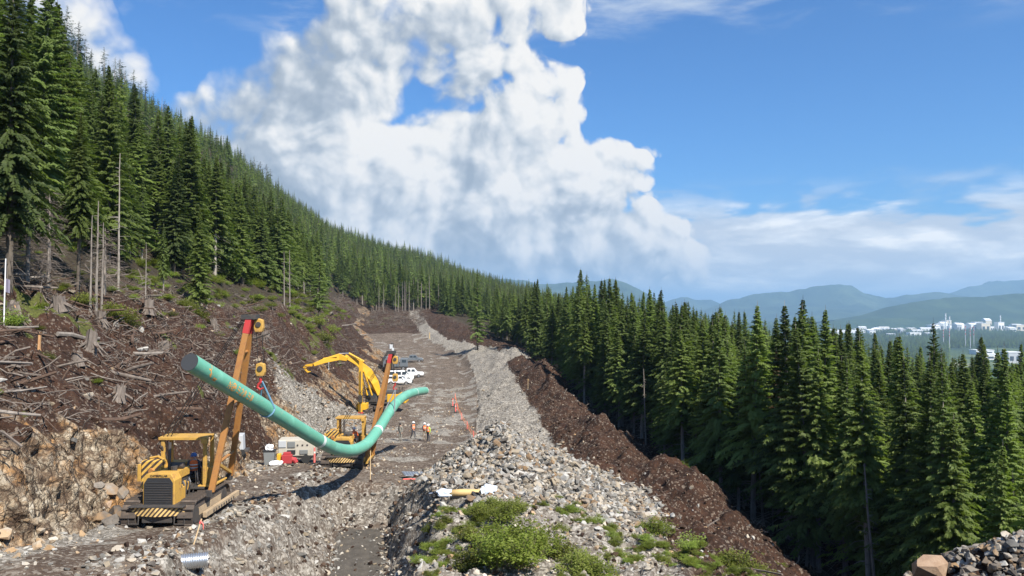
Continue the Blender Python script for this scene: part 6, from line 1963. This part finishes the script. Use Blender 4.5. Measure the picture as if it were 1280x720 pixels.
eb('windscreen', (-2.01, -.75, 2.5), (.03, 1.05, 1.25), GLASS, cab, .0)
eb('window', (-1.25, -1.39, 2.6), (1.15, .03, 1.0), GLASS, cab, .0)
eb('window', (-.49, -.75, 2.7), (.03, .9, .7), GLASS, cab, .0)
eb('roof', (-1.25, -.75, 3.32), (1.55, 1.3, .10), YELLOW_NEW, cab)
for x in (2.2, 2.6):
    Geo().tube([(x, .5, 2.8), (x, .5, 3.35)], [.07, .07], 8).obj('exhaust', STEEL, exc)
def plate_arm(nm, pts, widths, thick, mat, par=exc):
    """Box section arm following points, taller in the middle."""
    G_ = Geo(); pts = [np.array(p) for p in pts]; V = []
    for i, (p, w) in enumerate(zip(pts, widths)):
        t = pts[min(i + 1, len(pts) - 1)] - pts[max(i - 1, 0)]; t /= np.linalg.norm(t)
        u = np.cross(np.cross(t, (0, 0, 1)), t); u /= np.linalg.norm(u); s = np.cross(t, u)
        V += [p + s * a * thick / 2 + u * b * w / 2 for a, b in ((-1, -1), (1, -1), (1, 1), (-1, 1))]
    F = [(3, 2, 1, 0)] + [(i * 4 + j, i * 4 + (j + 1) % 4, i * 4 + 4 + (j + 1) % 4, i * 4 + 4 + j) for i in range(len(pts) - 1) for j in range(4)] + [tuple(len(V) - 4 + k for k in range(4))]
    return bevel(G_.add(V, F).obj(nm, mat, par), .04)
plate_arm('boom', [el(473, 493, 107), el(468, 478, 106.5), el(460, 465, 106), el(447, 453, 105.5), el(431, 445, 105)], [.7, 1.0, 1.1, .8, .5], .6, YELLOW_NEW)
plate_arm('stick', [el(434, 449, 104.6), el(424, 446, 104.6), el(405, 451, 104), el(392, 456, 103.6)], [.5, .85, .6, .4], .5, YELLOW_NEW)
for dx in (-.3, .3):
    Geo().tube([el(462, 494, 106.2) + (dx, 0, 0), el(452, 464, 105.4) + (dx, 0, 0)], [.13, .13], 8).obj('boom_cylinder', YELLOW_NEW, exc)
Geo().tube([el(455, 452, 105), el(436, 441.5, 104.8)], [.13, .13], 8).obj('stick_cylinder', YELLOW_NEW, exc)
Geo().tube([el(436, 441.5, 104.8), el(424, 442, 104.6)], [.07, .07], 8).obj('cylinder_rod', CHROME, exc)
Geo().tube([el(421, 445.5, 104.2), el(404, 448.5, 104)], [.11, .11], 8).obj('bucket_cylinder', YELLOW_NEW, exc)
# bucket, curled under the stick end
bk_ = el(392, 457, 103.6)
Geo().add(*prism_vf([(-.1, .25), (-.9, .15), (-1.25, -.25), (-1.15, -.75), (-.7, -.95), (-.45, -.8), (-.75, -.6), (-.85, -.3), (-.6, -.05), (-.1, -.05)], 'y', -.65, .65)).obj('bucket', YELLOW_NEW, exc).location = bk_

# mast of the rock drill in front of the excavator
DR = at(452.5, 507, 103); DR = Vector((DR.x, 103, gz(DR.x, 103)))
drill = empty('drill_rig', tuple(DR)); tag(drill, "yellow rock drill with upright mast standing in front of the excavator", 'drill rig')
db = lambda nm, c, s, m, bv=.03: bevel(Geo().add(*box_vf(c, s)).obj(nm, m, drill), bv)
crawler(drill, -.75, 2.4, .30, .34, 18, STEEL); crawler(drill, .75, 2.4, .30, .34, 18, STEEL)
db('body', (0, .3, 1.0), (1.3, 1.6, .8), YELLOW_NEW)
db('mast', (0, -.9, 3.7), (.42, .42, 6.6), YELLOW_NEW)
db('feed_carriage', (0, -1.18, 2.1), (.5, .22, .9), STEEL)
db('foot', (0, -.9, .3), (.6, .6, .2), RED_TIP)
Geo().tube([(0, -1.2, .2), (0, -1.2, 5.6)], [.05, .05], 6).obj('drill_rod', STEEL, drill)
Geo().tube([(0, .2, 1.3), (0, -.7, 2.6)], [.10, .10], 8).obj('support_arm', YELLOW_NEW, drill)
Geo().tube([(.3, -.9, 4.6), (.5, -.2, 3.0), (.4, .3, 1.4)], [.05] * 3, 6).obj('hose', BLACK, drill)

# ------------------------------------------------------------------ cars
TYRE = principled("tyre", (0.02, 0.02, 0.02), .85)
RIM = principled("rim", (0.35, 0.35, 0.36), .35, .6)
CAR_WHITE = worn_paint("white_car_paint", (0.74, 0.75, 0.76), amount=.18, rough=.3)
CAR_GREY = worn_paint("grey_car_paint", (0.12, 0.14, 0.16), amount=.3, rough=.35)
LAMP = principled("lamp_lens", (0.7, 0.7, 0.66), .15)
TAIL = principled("tail_lens", (0.35, 0.02, 0.02), .25)
def car(px, Y, kind, paint, rz, label, group=None, name='parked_car'):
    x = (px - 640) / 1000 * Y
    L, W_ = {'van': (5.1, 1.95), 'suv': (4.7, 1.85), 'pickup': (5.5, 1.95)}[kind]
    root = empty(name, (x, Y, gz(x, Y) + .02), rz)
    tag(root, label, {'van': 'van', 'suv': 'car', 'pickup': 'pickup'}[kind], group)
    h = L / 2
    if kind == 'van':
        low = [(-h, .40), (-h + .02, 1.12), (h - 1.15, 1.12), (h - .25, .98), (h, .80), (h, .40)]
        top = [(-h + .04, 1.10), (-h + .14, 1.93), (h - 2.2, 1.96), (h - 1.75, 1.90), (h - .85, 1.10)]
        win = [(-h + .35, -h + 1.55), (-h + 1.65, -h + 2.75), (-h + 2.85, h - 1.35)]
    elif kind == 'suv':
        low = [(-h, .42), (-h + .03, 1.08), (h - 1.35, 1.08), (h - .3, .98), (h, .78), (h, .42)]
        top = [(-h + .05, 1.06), (-h + .40, 1.70), (h - 2.3, 1.74), (h - 1.95, 1.68), (h - 1.2, 1.06)]
        win = [(-h + .50, -h + 1.25), (-h + 1.35, -h + 2.2), (-h + 2.3, h - 1.7)]
    else:
        low = [(-h, .50), (-h, 1.15), (-.55, 1.15), (h - 1.6, 1.12), (h - .2, 1.05), (h, .85), (h, .50)]
        top = [(-.75, 1.12), (-.55, 1.80), (.75, 1.84), (1.0, 1.78), (1.65, 1.12)]
        win = [(-.50, .2), (.3, 1.05)]
    body = bevel(Geo().add(*prism_vf(low, 'y', -W_ / 2, W_ / 2)).obj('body', paint, root), .07, 3)
    cabin = bevel(Geo().add(*prism_vf(top, 'y', -W_ / 2 + .10, W_ / 2 - .10)).obj('cabin', paint, root), .06, 3)
    zt = max(p[1] for p in top)
    for s in (-1, 1):
        for a, b in win:
            Geo().add(*prism_vf([(a + .02, 1.20), (b - .0, 1.20), (b - .08, zt - .16), (a + .10, zt - .16)], 'y', s * (W_ / 2 - .097) - .008, s * (W_ / 2 - .097) + .008)).obj('window', GLASS, cabin)
    p, q = np.array(top[-2]), np.array(top[-1])
    n_ = np.array((q[1] - p[1], -(q[0] - p[0]))); n_ = -n_ / np.linalg.norm(n_) if n_[0] < 0 else n_ / np.linalg.norm(n_)
    a, b = p + (q - p) * .08 + n_ * .004, p + (q - p) * .92 + n_ * .004
    Geo().add([(a[0], -W_ / 2 + .2, a[1]), (a[0], W_ / 2 - .2, a[1]), (b[0], W_ / 2 - .14, b[1]), (b[0], -W_ / 2 + .14, b[1])] + [(v[0] + n_[0] * .012, y, v[1] + n_[1] * .012) for v, y in ((a, -W_ / 2 + .2), (a, W_ / 2 - .2), (b, W_ / 2 - .14), (b, -W_ / 2 + .14))],
              [(3, 2, 1, 0), (4, 5, 6, 7), (0, 1, 5, 4), (1, 2, 6, 5), (2, 3, 7, 6), (3, 0, 4, 7)]).obj('windscreen', GLASS, cabin)
    for fx in (-h + .95, h - .98):
        for s in (-1, 1):
            wz = Geo().tube([(fx, s * (W_ / 2 - .20), .36), (fx, s * (W_ / 2 + .015), .36)], [.36, .36], 20).obj('wheel', TYRE, root)
            Geo().tube([(fx, s * (W_ / 2 + .0), .36), (fx, s * (W_ / 2 + .03), .36)], [.22, .20], 14).obj('rim', RIM, wz)
    for s in (-1, 1):
        Geo().add(*box_vf((h - .04, s * (W_ / 2 - .25), .86), (.12, .36, .16))).obj('headlight', LAMP, root)
        Geo().add(*box_vf((-h + .01, s * (W_ / 2 - .14), .98), (.06, .16, .30))).obj('tail_light', TAIL, root)
        Geo().add(*box_vf((h - 1.55 if kind != 'pickup' else 1.2, s * (W_ / 2 + .07), 1.22), (.14, .18, .16))).obj('mirror', paint, root)
        Geo().add(*box_vf((.1, s * (W_ / 2 + .006), .98), (.18, .02, .03))).obj('door_handle', BLACK, root)
    Geo().add(*box_vf((h + .03, 0, .50), (.14, W_ - .1, .22))).obj('bumper', BLACK, root)
    Geo().add(*box_vf((-h - .03, 0, .52), (.14, W_ - .1, .20))).obj('bumper', BLACK, root)
    Geo().add(*box_vf((h + .0, 0, .76), (.05, W_ * .5, .16))).obj('grille', BLACK, root)
    if kind == 'pickup':
        Geo().add(*box_vf((-h + 1.02, 0, 1.13), (1.75, W_ - .22, .08))).obj('cargo_bed', BLACK, root)
    return root
car(501, 153, 'van', CAR_WHITE, .05, "white van with dark side windows parked behind the white car", "white cars parked beside the road", 'parked_van')
car(499.5, 146, 'suv', CAR_WHITE, .0, "white car parked nearest, in front of the white van", "white cars parked beside the road")
car(512.5, 160, 'pickup', CAR_WHITE, .1, "white pickup mostly hidden behind the white van", "white cars parked beside the road", 'parked_pickup')
car(515, 197, 'pickup', CAR_GREY, .15, "dark grey pickup parked farthest along the access road", None, 'parked_pickup')
# dark drill carriage and grey service truck behind the white cars
sr = Vector(at(494, 459, 176)); sr = Vector((sr.x, 176, gz(sr.x, 176)))
tr = empty('service_truck', tuple(sr), .1); tag(tr, "grey service truck with box body parked behind the white cars", 'truck')
tb = lambda nm, c, s, m, par=tr, bv=.05: bevel(Geo().add(*box_vf(c, s)).obj(nm, m, par), bv)
tb('chassis', (0, 0, .75), (5.6, 1.9, .3), STEEL); tb('box_body', (-.9, 0, 2.0), (3.4, 2.2, 2.2), CAR_GREY)
cb_ = tb('cab', (1.9, 0, 1.75), (1.7, 2.1, 1.7), CAR_GREY); tb('windscreen', (2.76, 0, 2.1), (.03, 1.8, .7), GLASS, cb_, 0)
tb('window', (1.95, -1.06, 2.1), (.9, .03, .6), GLASS, cb_, 0); tb('ladder', (-2.65, -.6, 2.0), (.08, .5, 2.0), RIM)
for fx in (-1.6, 1.8):
    for s in (-1, 1):
        w_ = Geo().tube([(fx, s * .75, .5), (fx, s * 1.1, .5)], [.5, .5], 18).obj('wheel', TYRE, tr); Geo().tube([(fx, s * 1.09, .5), (fx, s * 1.13, .5)], [.28, .26], 12).obj('rim', RIM, w_)
dr2 = Vector(at(487, 457, 170)); dr2 = Vector((dr2.x, 170, gz(dr2.x, 170)))
d2 = empty('drill_rig', tuple(dr2), .4); tag(d2, "black drill rig with folded mast and pale canister behind the white cars", 'drill rig')
crawler(d2, -.95, 3.0, .34, .4, 18, STEEL); crawler(d2, .95, 3.0, .34, .4, 18, STEEL)
for nm, c, s, m in (('body', (0, .3, 1.2), (1.7, 2.0, .9), STEEL), ('cab', (-.4, -.5, 2.0), (.9, 1.0, 1.2), STEEL), ('mast', (.35, -.9, 3.4), (.45, .45, 5.6), STEEL), ('feed_carriage', (.35, -1.2, 4.6), (.55, .3, 1.1), GREYC), ('canister', (.0, -.9, 5.4), (.7, .7, .9), GREYC)):
    bevel(Geo().add(*box_vf(c, s)).obj(nm, m, d2), .04)
Geo().tube([(.6, -.8, 5.2), (1.1, -.4, 4.0), (.7, .3, 1.6)], [.08] * 3, 6).obj('hose', BLACK, d2)
# ------------------------------------------------------------------ small site things
def put(px, py, Y, lift=0.0):
    p = at(px, py, Y)
    return (p.x, Y, gz(p.x, Y) + lift)
GALV = principled("galvanised_steel", (0.52, 0.54, 0.56), .35, .85)
CANVAS = principled("clear_plastic_wrap", (0.62, 0.70, 0.80), .18)
TARP_Y = worn_paint("yellow_sleeve", (0.52, 0.36, 0.15), amount=.25, rough=.6)
WOOD = worn_paint("raw_lath", (0.52, 0.38, 0.22), amount=.2, rough=.8)
PINK = principled("flagging_tape", (0.85, 0.16, 0.14), .7)
FENCE_O = principled("orange_mesh_plastic", (0.90, 0.24, 0.06), .6)
CREAMP = worn_paint("cream_enclosure", (0.44, 0.41, 0.345), amount=.4)
GREYP = worn_paint("grey_bin", (0.17, 0.18, 0.18), amount=.3)
REDM = worn_paint("red_machine", (0.36, 0.035, 0.04), amount=.35)

def culvert():
    p = at(238, 712, 27.5)
    root = empty('culvert_pipe', (p.x, 27.5, gz(p.x, 27.5) + .28), .35)
    tag(root, "short corrugated galvanised culvert section lying at the bottom left of the trench", 'culvert')
    n = 61
    t = np.linspace(-.52, .52, n)
    Geo().tube(np.stack([t, 0 * t, 0 * t], 1), .255 + .016 * np.sin(t * 2 * np.pi / .075), 28, cap=False).obj('corrugated_wall', GALV, root, smooth=True)
    Geo().tube(np.stack([t[::-1], 0 * t, 0 * t], 1), .232 + .012 * np.sin(t * 2 * np.pi / .075), 28, cap=False).obj('inner_wall', GALV, root, smooth=True)
    for s in (-1, 1):
        Geo().tube([(s * .53, 0, 0), (s * .56, 0, 0)], [.262, .262], 28, cap=False).obj('end_band', GALV, root)
culvert()

# wrapped bundle on the mound
bp = Vector(put(581, 611, 38.2)); bd = empty('wrapped_bundle', tuple(bp), .02)
tag(bd, "yellow roller wrapped in clear plastic at both ends, lying above the shrubs", 'bundle')
Geo().tube([(-.72, 0, .24), (-.2, 0, .26), (.45, 0, .25), (.95, 0, .25)], [.15, .17, .165, .15], 14).obj('yellow_sleeve', TARP_Y, bd, smooth=True)
Geo().tube([(-.7, .05, .10), (.2, .05, .10), (.9, .05, .10)], [.14, .15, .14], 10).obj('black_tube', BLACK, bd)
def crumpled(nm, c, s, seed, mat, par):
    bm = bmesh.new(); bmesh.ops.create_icosphere(bm, subdivisions=3, radius=1)
    V = np.array([v.co for v in bm.verts])
    sgn = np.sign(V) * np.abs(V) ** .65
    nz = fbm(V[:, 0] * 2 + V[:, 2] * 1.3, V[:, 1] * 2 - V[:, 2], .7, 3, .6, seed)
    V = (sgn * (1 + nz[:, None] * .45)) * np.array(s) + np.array(c)
    for v, q in zip(bm.verts, V):
        v.co = q
    me = bpy.data.meshes.new(nm); bm.to_mesh(me); bm.free(); me.materials.append(mat)
    o = bpy.data.objects.new(nm, me); COL.objects.link(o); o.parent = par
    return o
crumpled('plastic_wrap', (1.17, 0, .32), (.36, .28, .30), 3, CANVAS, bd)
crumpled('plastic_wrap', (-.98, 0, .24), (.38, .24, .17), 9, CANVAS, bd)
crumpled('black_bag', (-1.28, .02, .18), (.30, .22, .14), 14, BLACK, bd)
crumpled('black_bag', (.60, -.02, .18), (.30, .24, .17), 17, BLACK, bd)
Geo().tube([(-1.7, 0, .22), (-1.25, 0, .27)], [.03, .05], 7).obj('rod', GALV, bd)

def stake(px, py, Y, h, label, ribbon=None, tilt=(0, 0), w=.045, mat=None):
    root = empty('survey_stake', put(px, py, Y, -.1)); root.rotation_euler = (tilt[0], tilt[1], .4)
    tag(root, label, 'stake')
    bevel(Geo().add(*box_vf((0, 0, h / 2), (w, w * .5, h))).obj('lath', mat or WOOD, root), .004)
    if ribbon:
        o = Geo().add(*box_vf((0, 0, h - .12), (w * 1.5, w * 1.1, .10))).obj('ribbon', ribbon, root)
        Geo().tube([(0, -.03, h - .10), (.10, -.05, h - .16), (.16, -.06, h - .34)], [.03, .025, .008], 4).obj('ribbon_tail', ribbon, o)
stake(463, 592, 50.2, 1.9, "upright wooden survey stake in front of the rear pipelayer's boom foot")
stake(543, 598, 43, 1.0, "thin pale survey stake left of the plastic wrapped bundle", mat=GALV, w=.03)
stake(241, 700, 28.5, 1.0, "leaning survey stake with pink ribbon above the culvert section", PINK, (0, .28))
stake(660, 498, 112, 1.6, "small yellow topped stake at the edge of the brown soil heaps", TARP_Y)
stake(537, 421, 268, 2.2, "yellow marker post far up the access road by the gravel strip", TARP_Y, w=.2, mat=TARP_Y)
stake(411, 446, 118, 1.2, "short white marker post on the slope left of the excavator arm", w=.10, mat=CAR_WHITE)
pole = empty('flag_pole', put(4, 440, 38.5, -.1)); tag(pole, "thin white pole with a small dark flag at the left edge", 'flag pole')
Geo().tube([(0, 0, 0), (.02, 0, 2.1), (.05, 0, 4.1)], [.03, .03, .025], 8).obj('pole', CAR_WHITE, pole)
V = [(.02 + i * .05, .02 * math.sin(i * 1.3), 2.5 + j * .13 - i * .015) for j in range(6) for i in range(6)]
fl = Geo().add(V, [(j * 6 + i, j * 6 + i + 1, j * 6 + 7 + i, j * 6 + 6 + i) for j in range(5) for i in range(5)]).obj('flag', principled("flag_cloth", (0.22, 0.20, 0.26), .9), pole)
sm = fl.modifiers.new("thickness", 'SOLIDIFY'); sm.thickness = .01

# orange mesh fence along the right road edge
pts = [at(569, 490, 122), at(572, 500, 108), at(577, 512, 98), at(584, 524, 88), at(592, 534, 80), at(600, 540, 75)]
fr = empty('safety_fence', (pts[0].x, pts[0].y, gz(pts[0].x, pts[0].y))); tag(fr, "sagging orange plastic safety fence along the right edge of the access road", 'fence')
f0 = np.array(fr.location)
gp = [np.array((p.x, p.y, gz(p.x, p.y))) for p in pts]
for p in gp:
    Geo().add(*box_vf(p - f0 + (0, 0, .42), (.05, .04, .9))).obj('post', PINK, fr)
for a, b in zip(gp[:-1], gp[1:]):
    G_ = Geo()
    for hz_ in (.45, .8):
        t = np.linspace(0, 1, 7)
        G_.tube([a + (b - a) * u - f0 + (0, 0, hz_ - .18 * math.sin(u * 3.14)) for u in t], [.014] * 7, 4, cap=False)
    for u in np.linspace(0, 1, 6)[1:-1]:
        G_.tube([a + (b - a) * u - f0 + (0, 0, h_ - .18 * math.sin(u * 3.14)) for h_ in (.4, .8)], [.009, .009], 4, cap=False)
    G_.obj('mesh_panel', FENCE_O, fr)
for px, py, Y, lab in ((393, 572, 58, "red delineator post left of the rear pipelayer's track"), (566, 497, 112, "red delineator post at the upper end of the orange fence"), (569.5, 503, 105, "second red delineator post by the orange fence")):
    root = empty('delineator', put(px, py, Y)); tag(root, lab, 'traffic post')
    Geo().add(*box_vf((0, 0, .05), (.42, .42, .10))).obj('base', BLACK, root)
    Geo().tube([(0, 0, .1), (0, 0, 1.15)], [.07, .055], 10).obj('post', PINK, root)
    Geo().tube([(0, 0, .75), (0, 0, .88)], [.068, .066], 10).obj('reflective_band', REFLECT, root)

# compressor, bin, pump, tool box by the cut
cp = empty('air_compressor', put(372, 575, 60), .12); tag(cp, "cream towed compressor with grey panels parked at the foot of the rock cut", 'compressor')
cb2 = lambda nm, c, s, m, par=cp, bv=.04: bevel(Geo().add(*box_vf(c, s)).obj(nm, m, par), bv)
bevel(Geo().add(*prism_vf([(-1.3, .55), (1.35, .55), (1.35, 1.25), (.95, 1.75), (-1.3, 1.75)], 'y', -.75, .75)).obj('enclosure', CREAMP, cp), .05)
cb2('control_panel', (-1.0, -.78, 1.45), (.55, .06, .5), GREYC); cb2('vent', (-.35, -.78, 1.40), (.55, .06, .45), GREYP)
cb2('vent', (-.35, -.78, .85), (.6, .06, .32), BLACK); cb2('vent', (.55, -.78, .85), (.6, .06, .32), GREYP); cb2('skid', (0, 0, .46), (2.8, 1.4, .12), BLACK)
for k in range(3):
    cb2('round_hatch', (.1 + k * .35, -.77, 1.35), (.12, .04, .12), STEEL)
for x in (-.5, .7):
    for s in (-1, 1):
        Geo().tube([(x, s * .62, .33), (x, s * .80, .33)], [.32, .32], 14).obj('wheel', TYRE, cp)
bn = empty('waste_bin', put(337, 580, 57), .1); tag(bn, "dark grey bin with white bag on top beside the red pump", 'bin')
bevel(Geo().add(*prism_vf([(-.30, 0), (.30, 0), (.38, 1.0), (-.38, 1.0)], 'y', -.35, .35)).obj('container', GREYP, bn), .03)
Geo().add(*box_vf((0, 0, 1.04), (.84, .78, .07))).obj('lid', BLACK, bn); crumpled('white_bag', (0, 0, 1.25), (.26, .22, .2), 5, CAR_WHITE, bn)
pm_ = empty('pump', put(357, 579, 57), .1); tag(pm_, "small red engine pump with yellow guard between bin and compressor", 'pump')
for nm, c, s, m in (('frame', (0, 0, .12), (1.3, .6, .1), STEEL), ('engine', (.1, 0, .48), (.7, .5, .6), REDM), ('tank', (.1, 0, .86), (.5, .35, .18), REDM), ('guard', (-.45, 0, .55), (.25, .5, .6), YELLOW_NEW)):
    bevel(Geo().add(*box_vf(c, s)).obj(nm, m, pm_), .03)
Geo().tube([(.4, 0, .45), (.62, 0, .4), (.74, 0, .2)], [.18, .2, .16], 10).obj('pump_housing', REDM, pm_)
wl = empty('white_sack', put(345, 583, 56)); tag(wl, "white sack lying on the ground between bin and pump", 'sack'); crumpled('sack', (0, 0, .15), (.4, .25, .15), 7, CAR_WHITE, wl)
tc = empty('toolbox_trailer', put(297, 585, 56.5), .2); tag(tc, "grey sheet metal shelter standing behind the front pipelayer's boom", 'shelter')
bevel(Geo().add(*prism_vf([(-.50, .25), (.45, .25), (.40, 1.40), (-.28, 1.40)], 'y', -.6, .6)).obj('housing', GREYC, tc), .03)
Geo().add(*box_vf((.12, -.58, .85), (.05, .10, .8))).obj('red_strip', REDM, tc); Geo().add(*box_vf((0, 0, .28), (1.5, 1.2, .12))).obj('base', STEEL, tc)
for s in (-1, 1):
    Geo().tube([(s * .35, -.62, .2), (s * .35, -.5, .2)], [.22, .22], 12).obj('wheel', TYRE, tc)
pl = empty('steel_plate', put(518, 583, 52, .10), .3); tag(pl, "flat grey steel plate propped on the ground at the trench end", 'plate')
pl.rotation_euler = (.12, .10, .4)
G_ = Geo().add(*box_vf((0, 0, 0), (1.5, .9, .05)))
bevel(G_.obj('sheet', GALV, pl), .01)
for k in range(8):
    Geo().add(*box_vf((-.66 + k * .19, 0, .035), (.03, .86, .03))).obj('rib', GALV, pl)
rl = empty('red_hose', put(515, 590, 50, .04)); tag(rl, "red hose lying flat below the grey steel plate", 'hose')
Geo().tube([(-.55, 0, .03), (-.1, .06, .03), (.35, -.03, .03), (.6, .02, .03)], [.035] * 4, 7).obj('hose', PINK, rl)
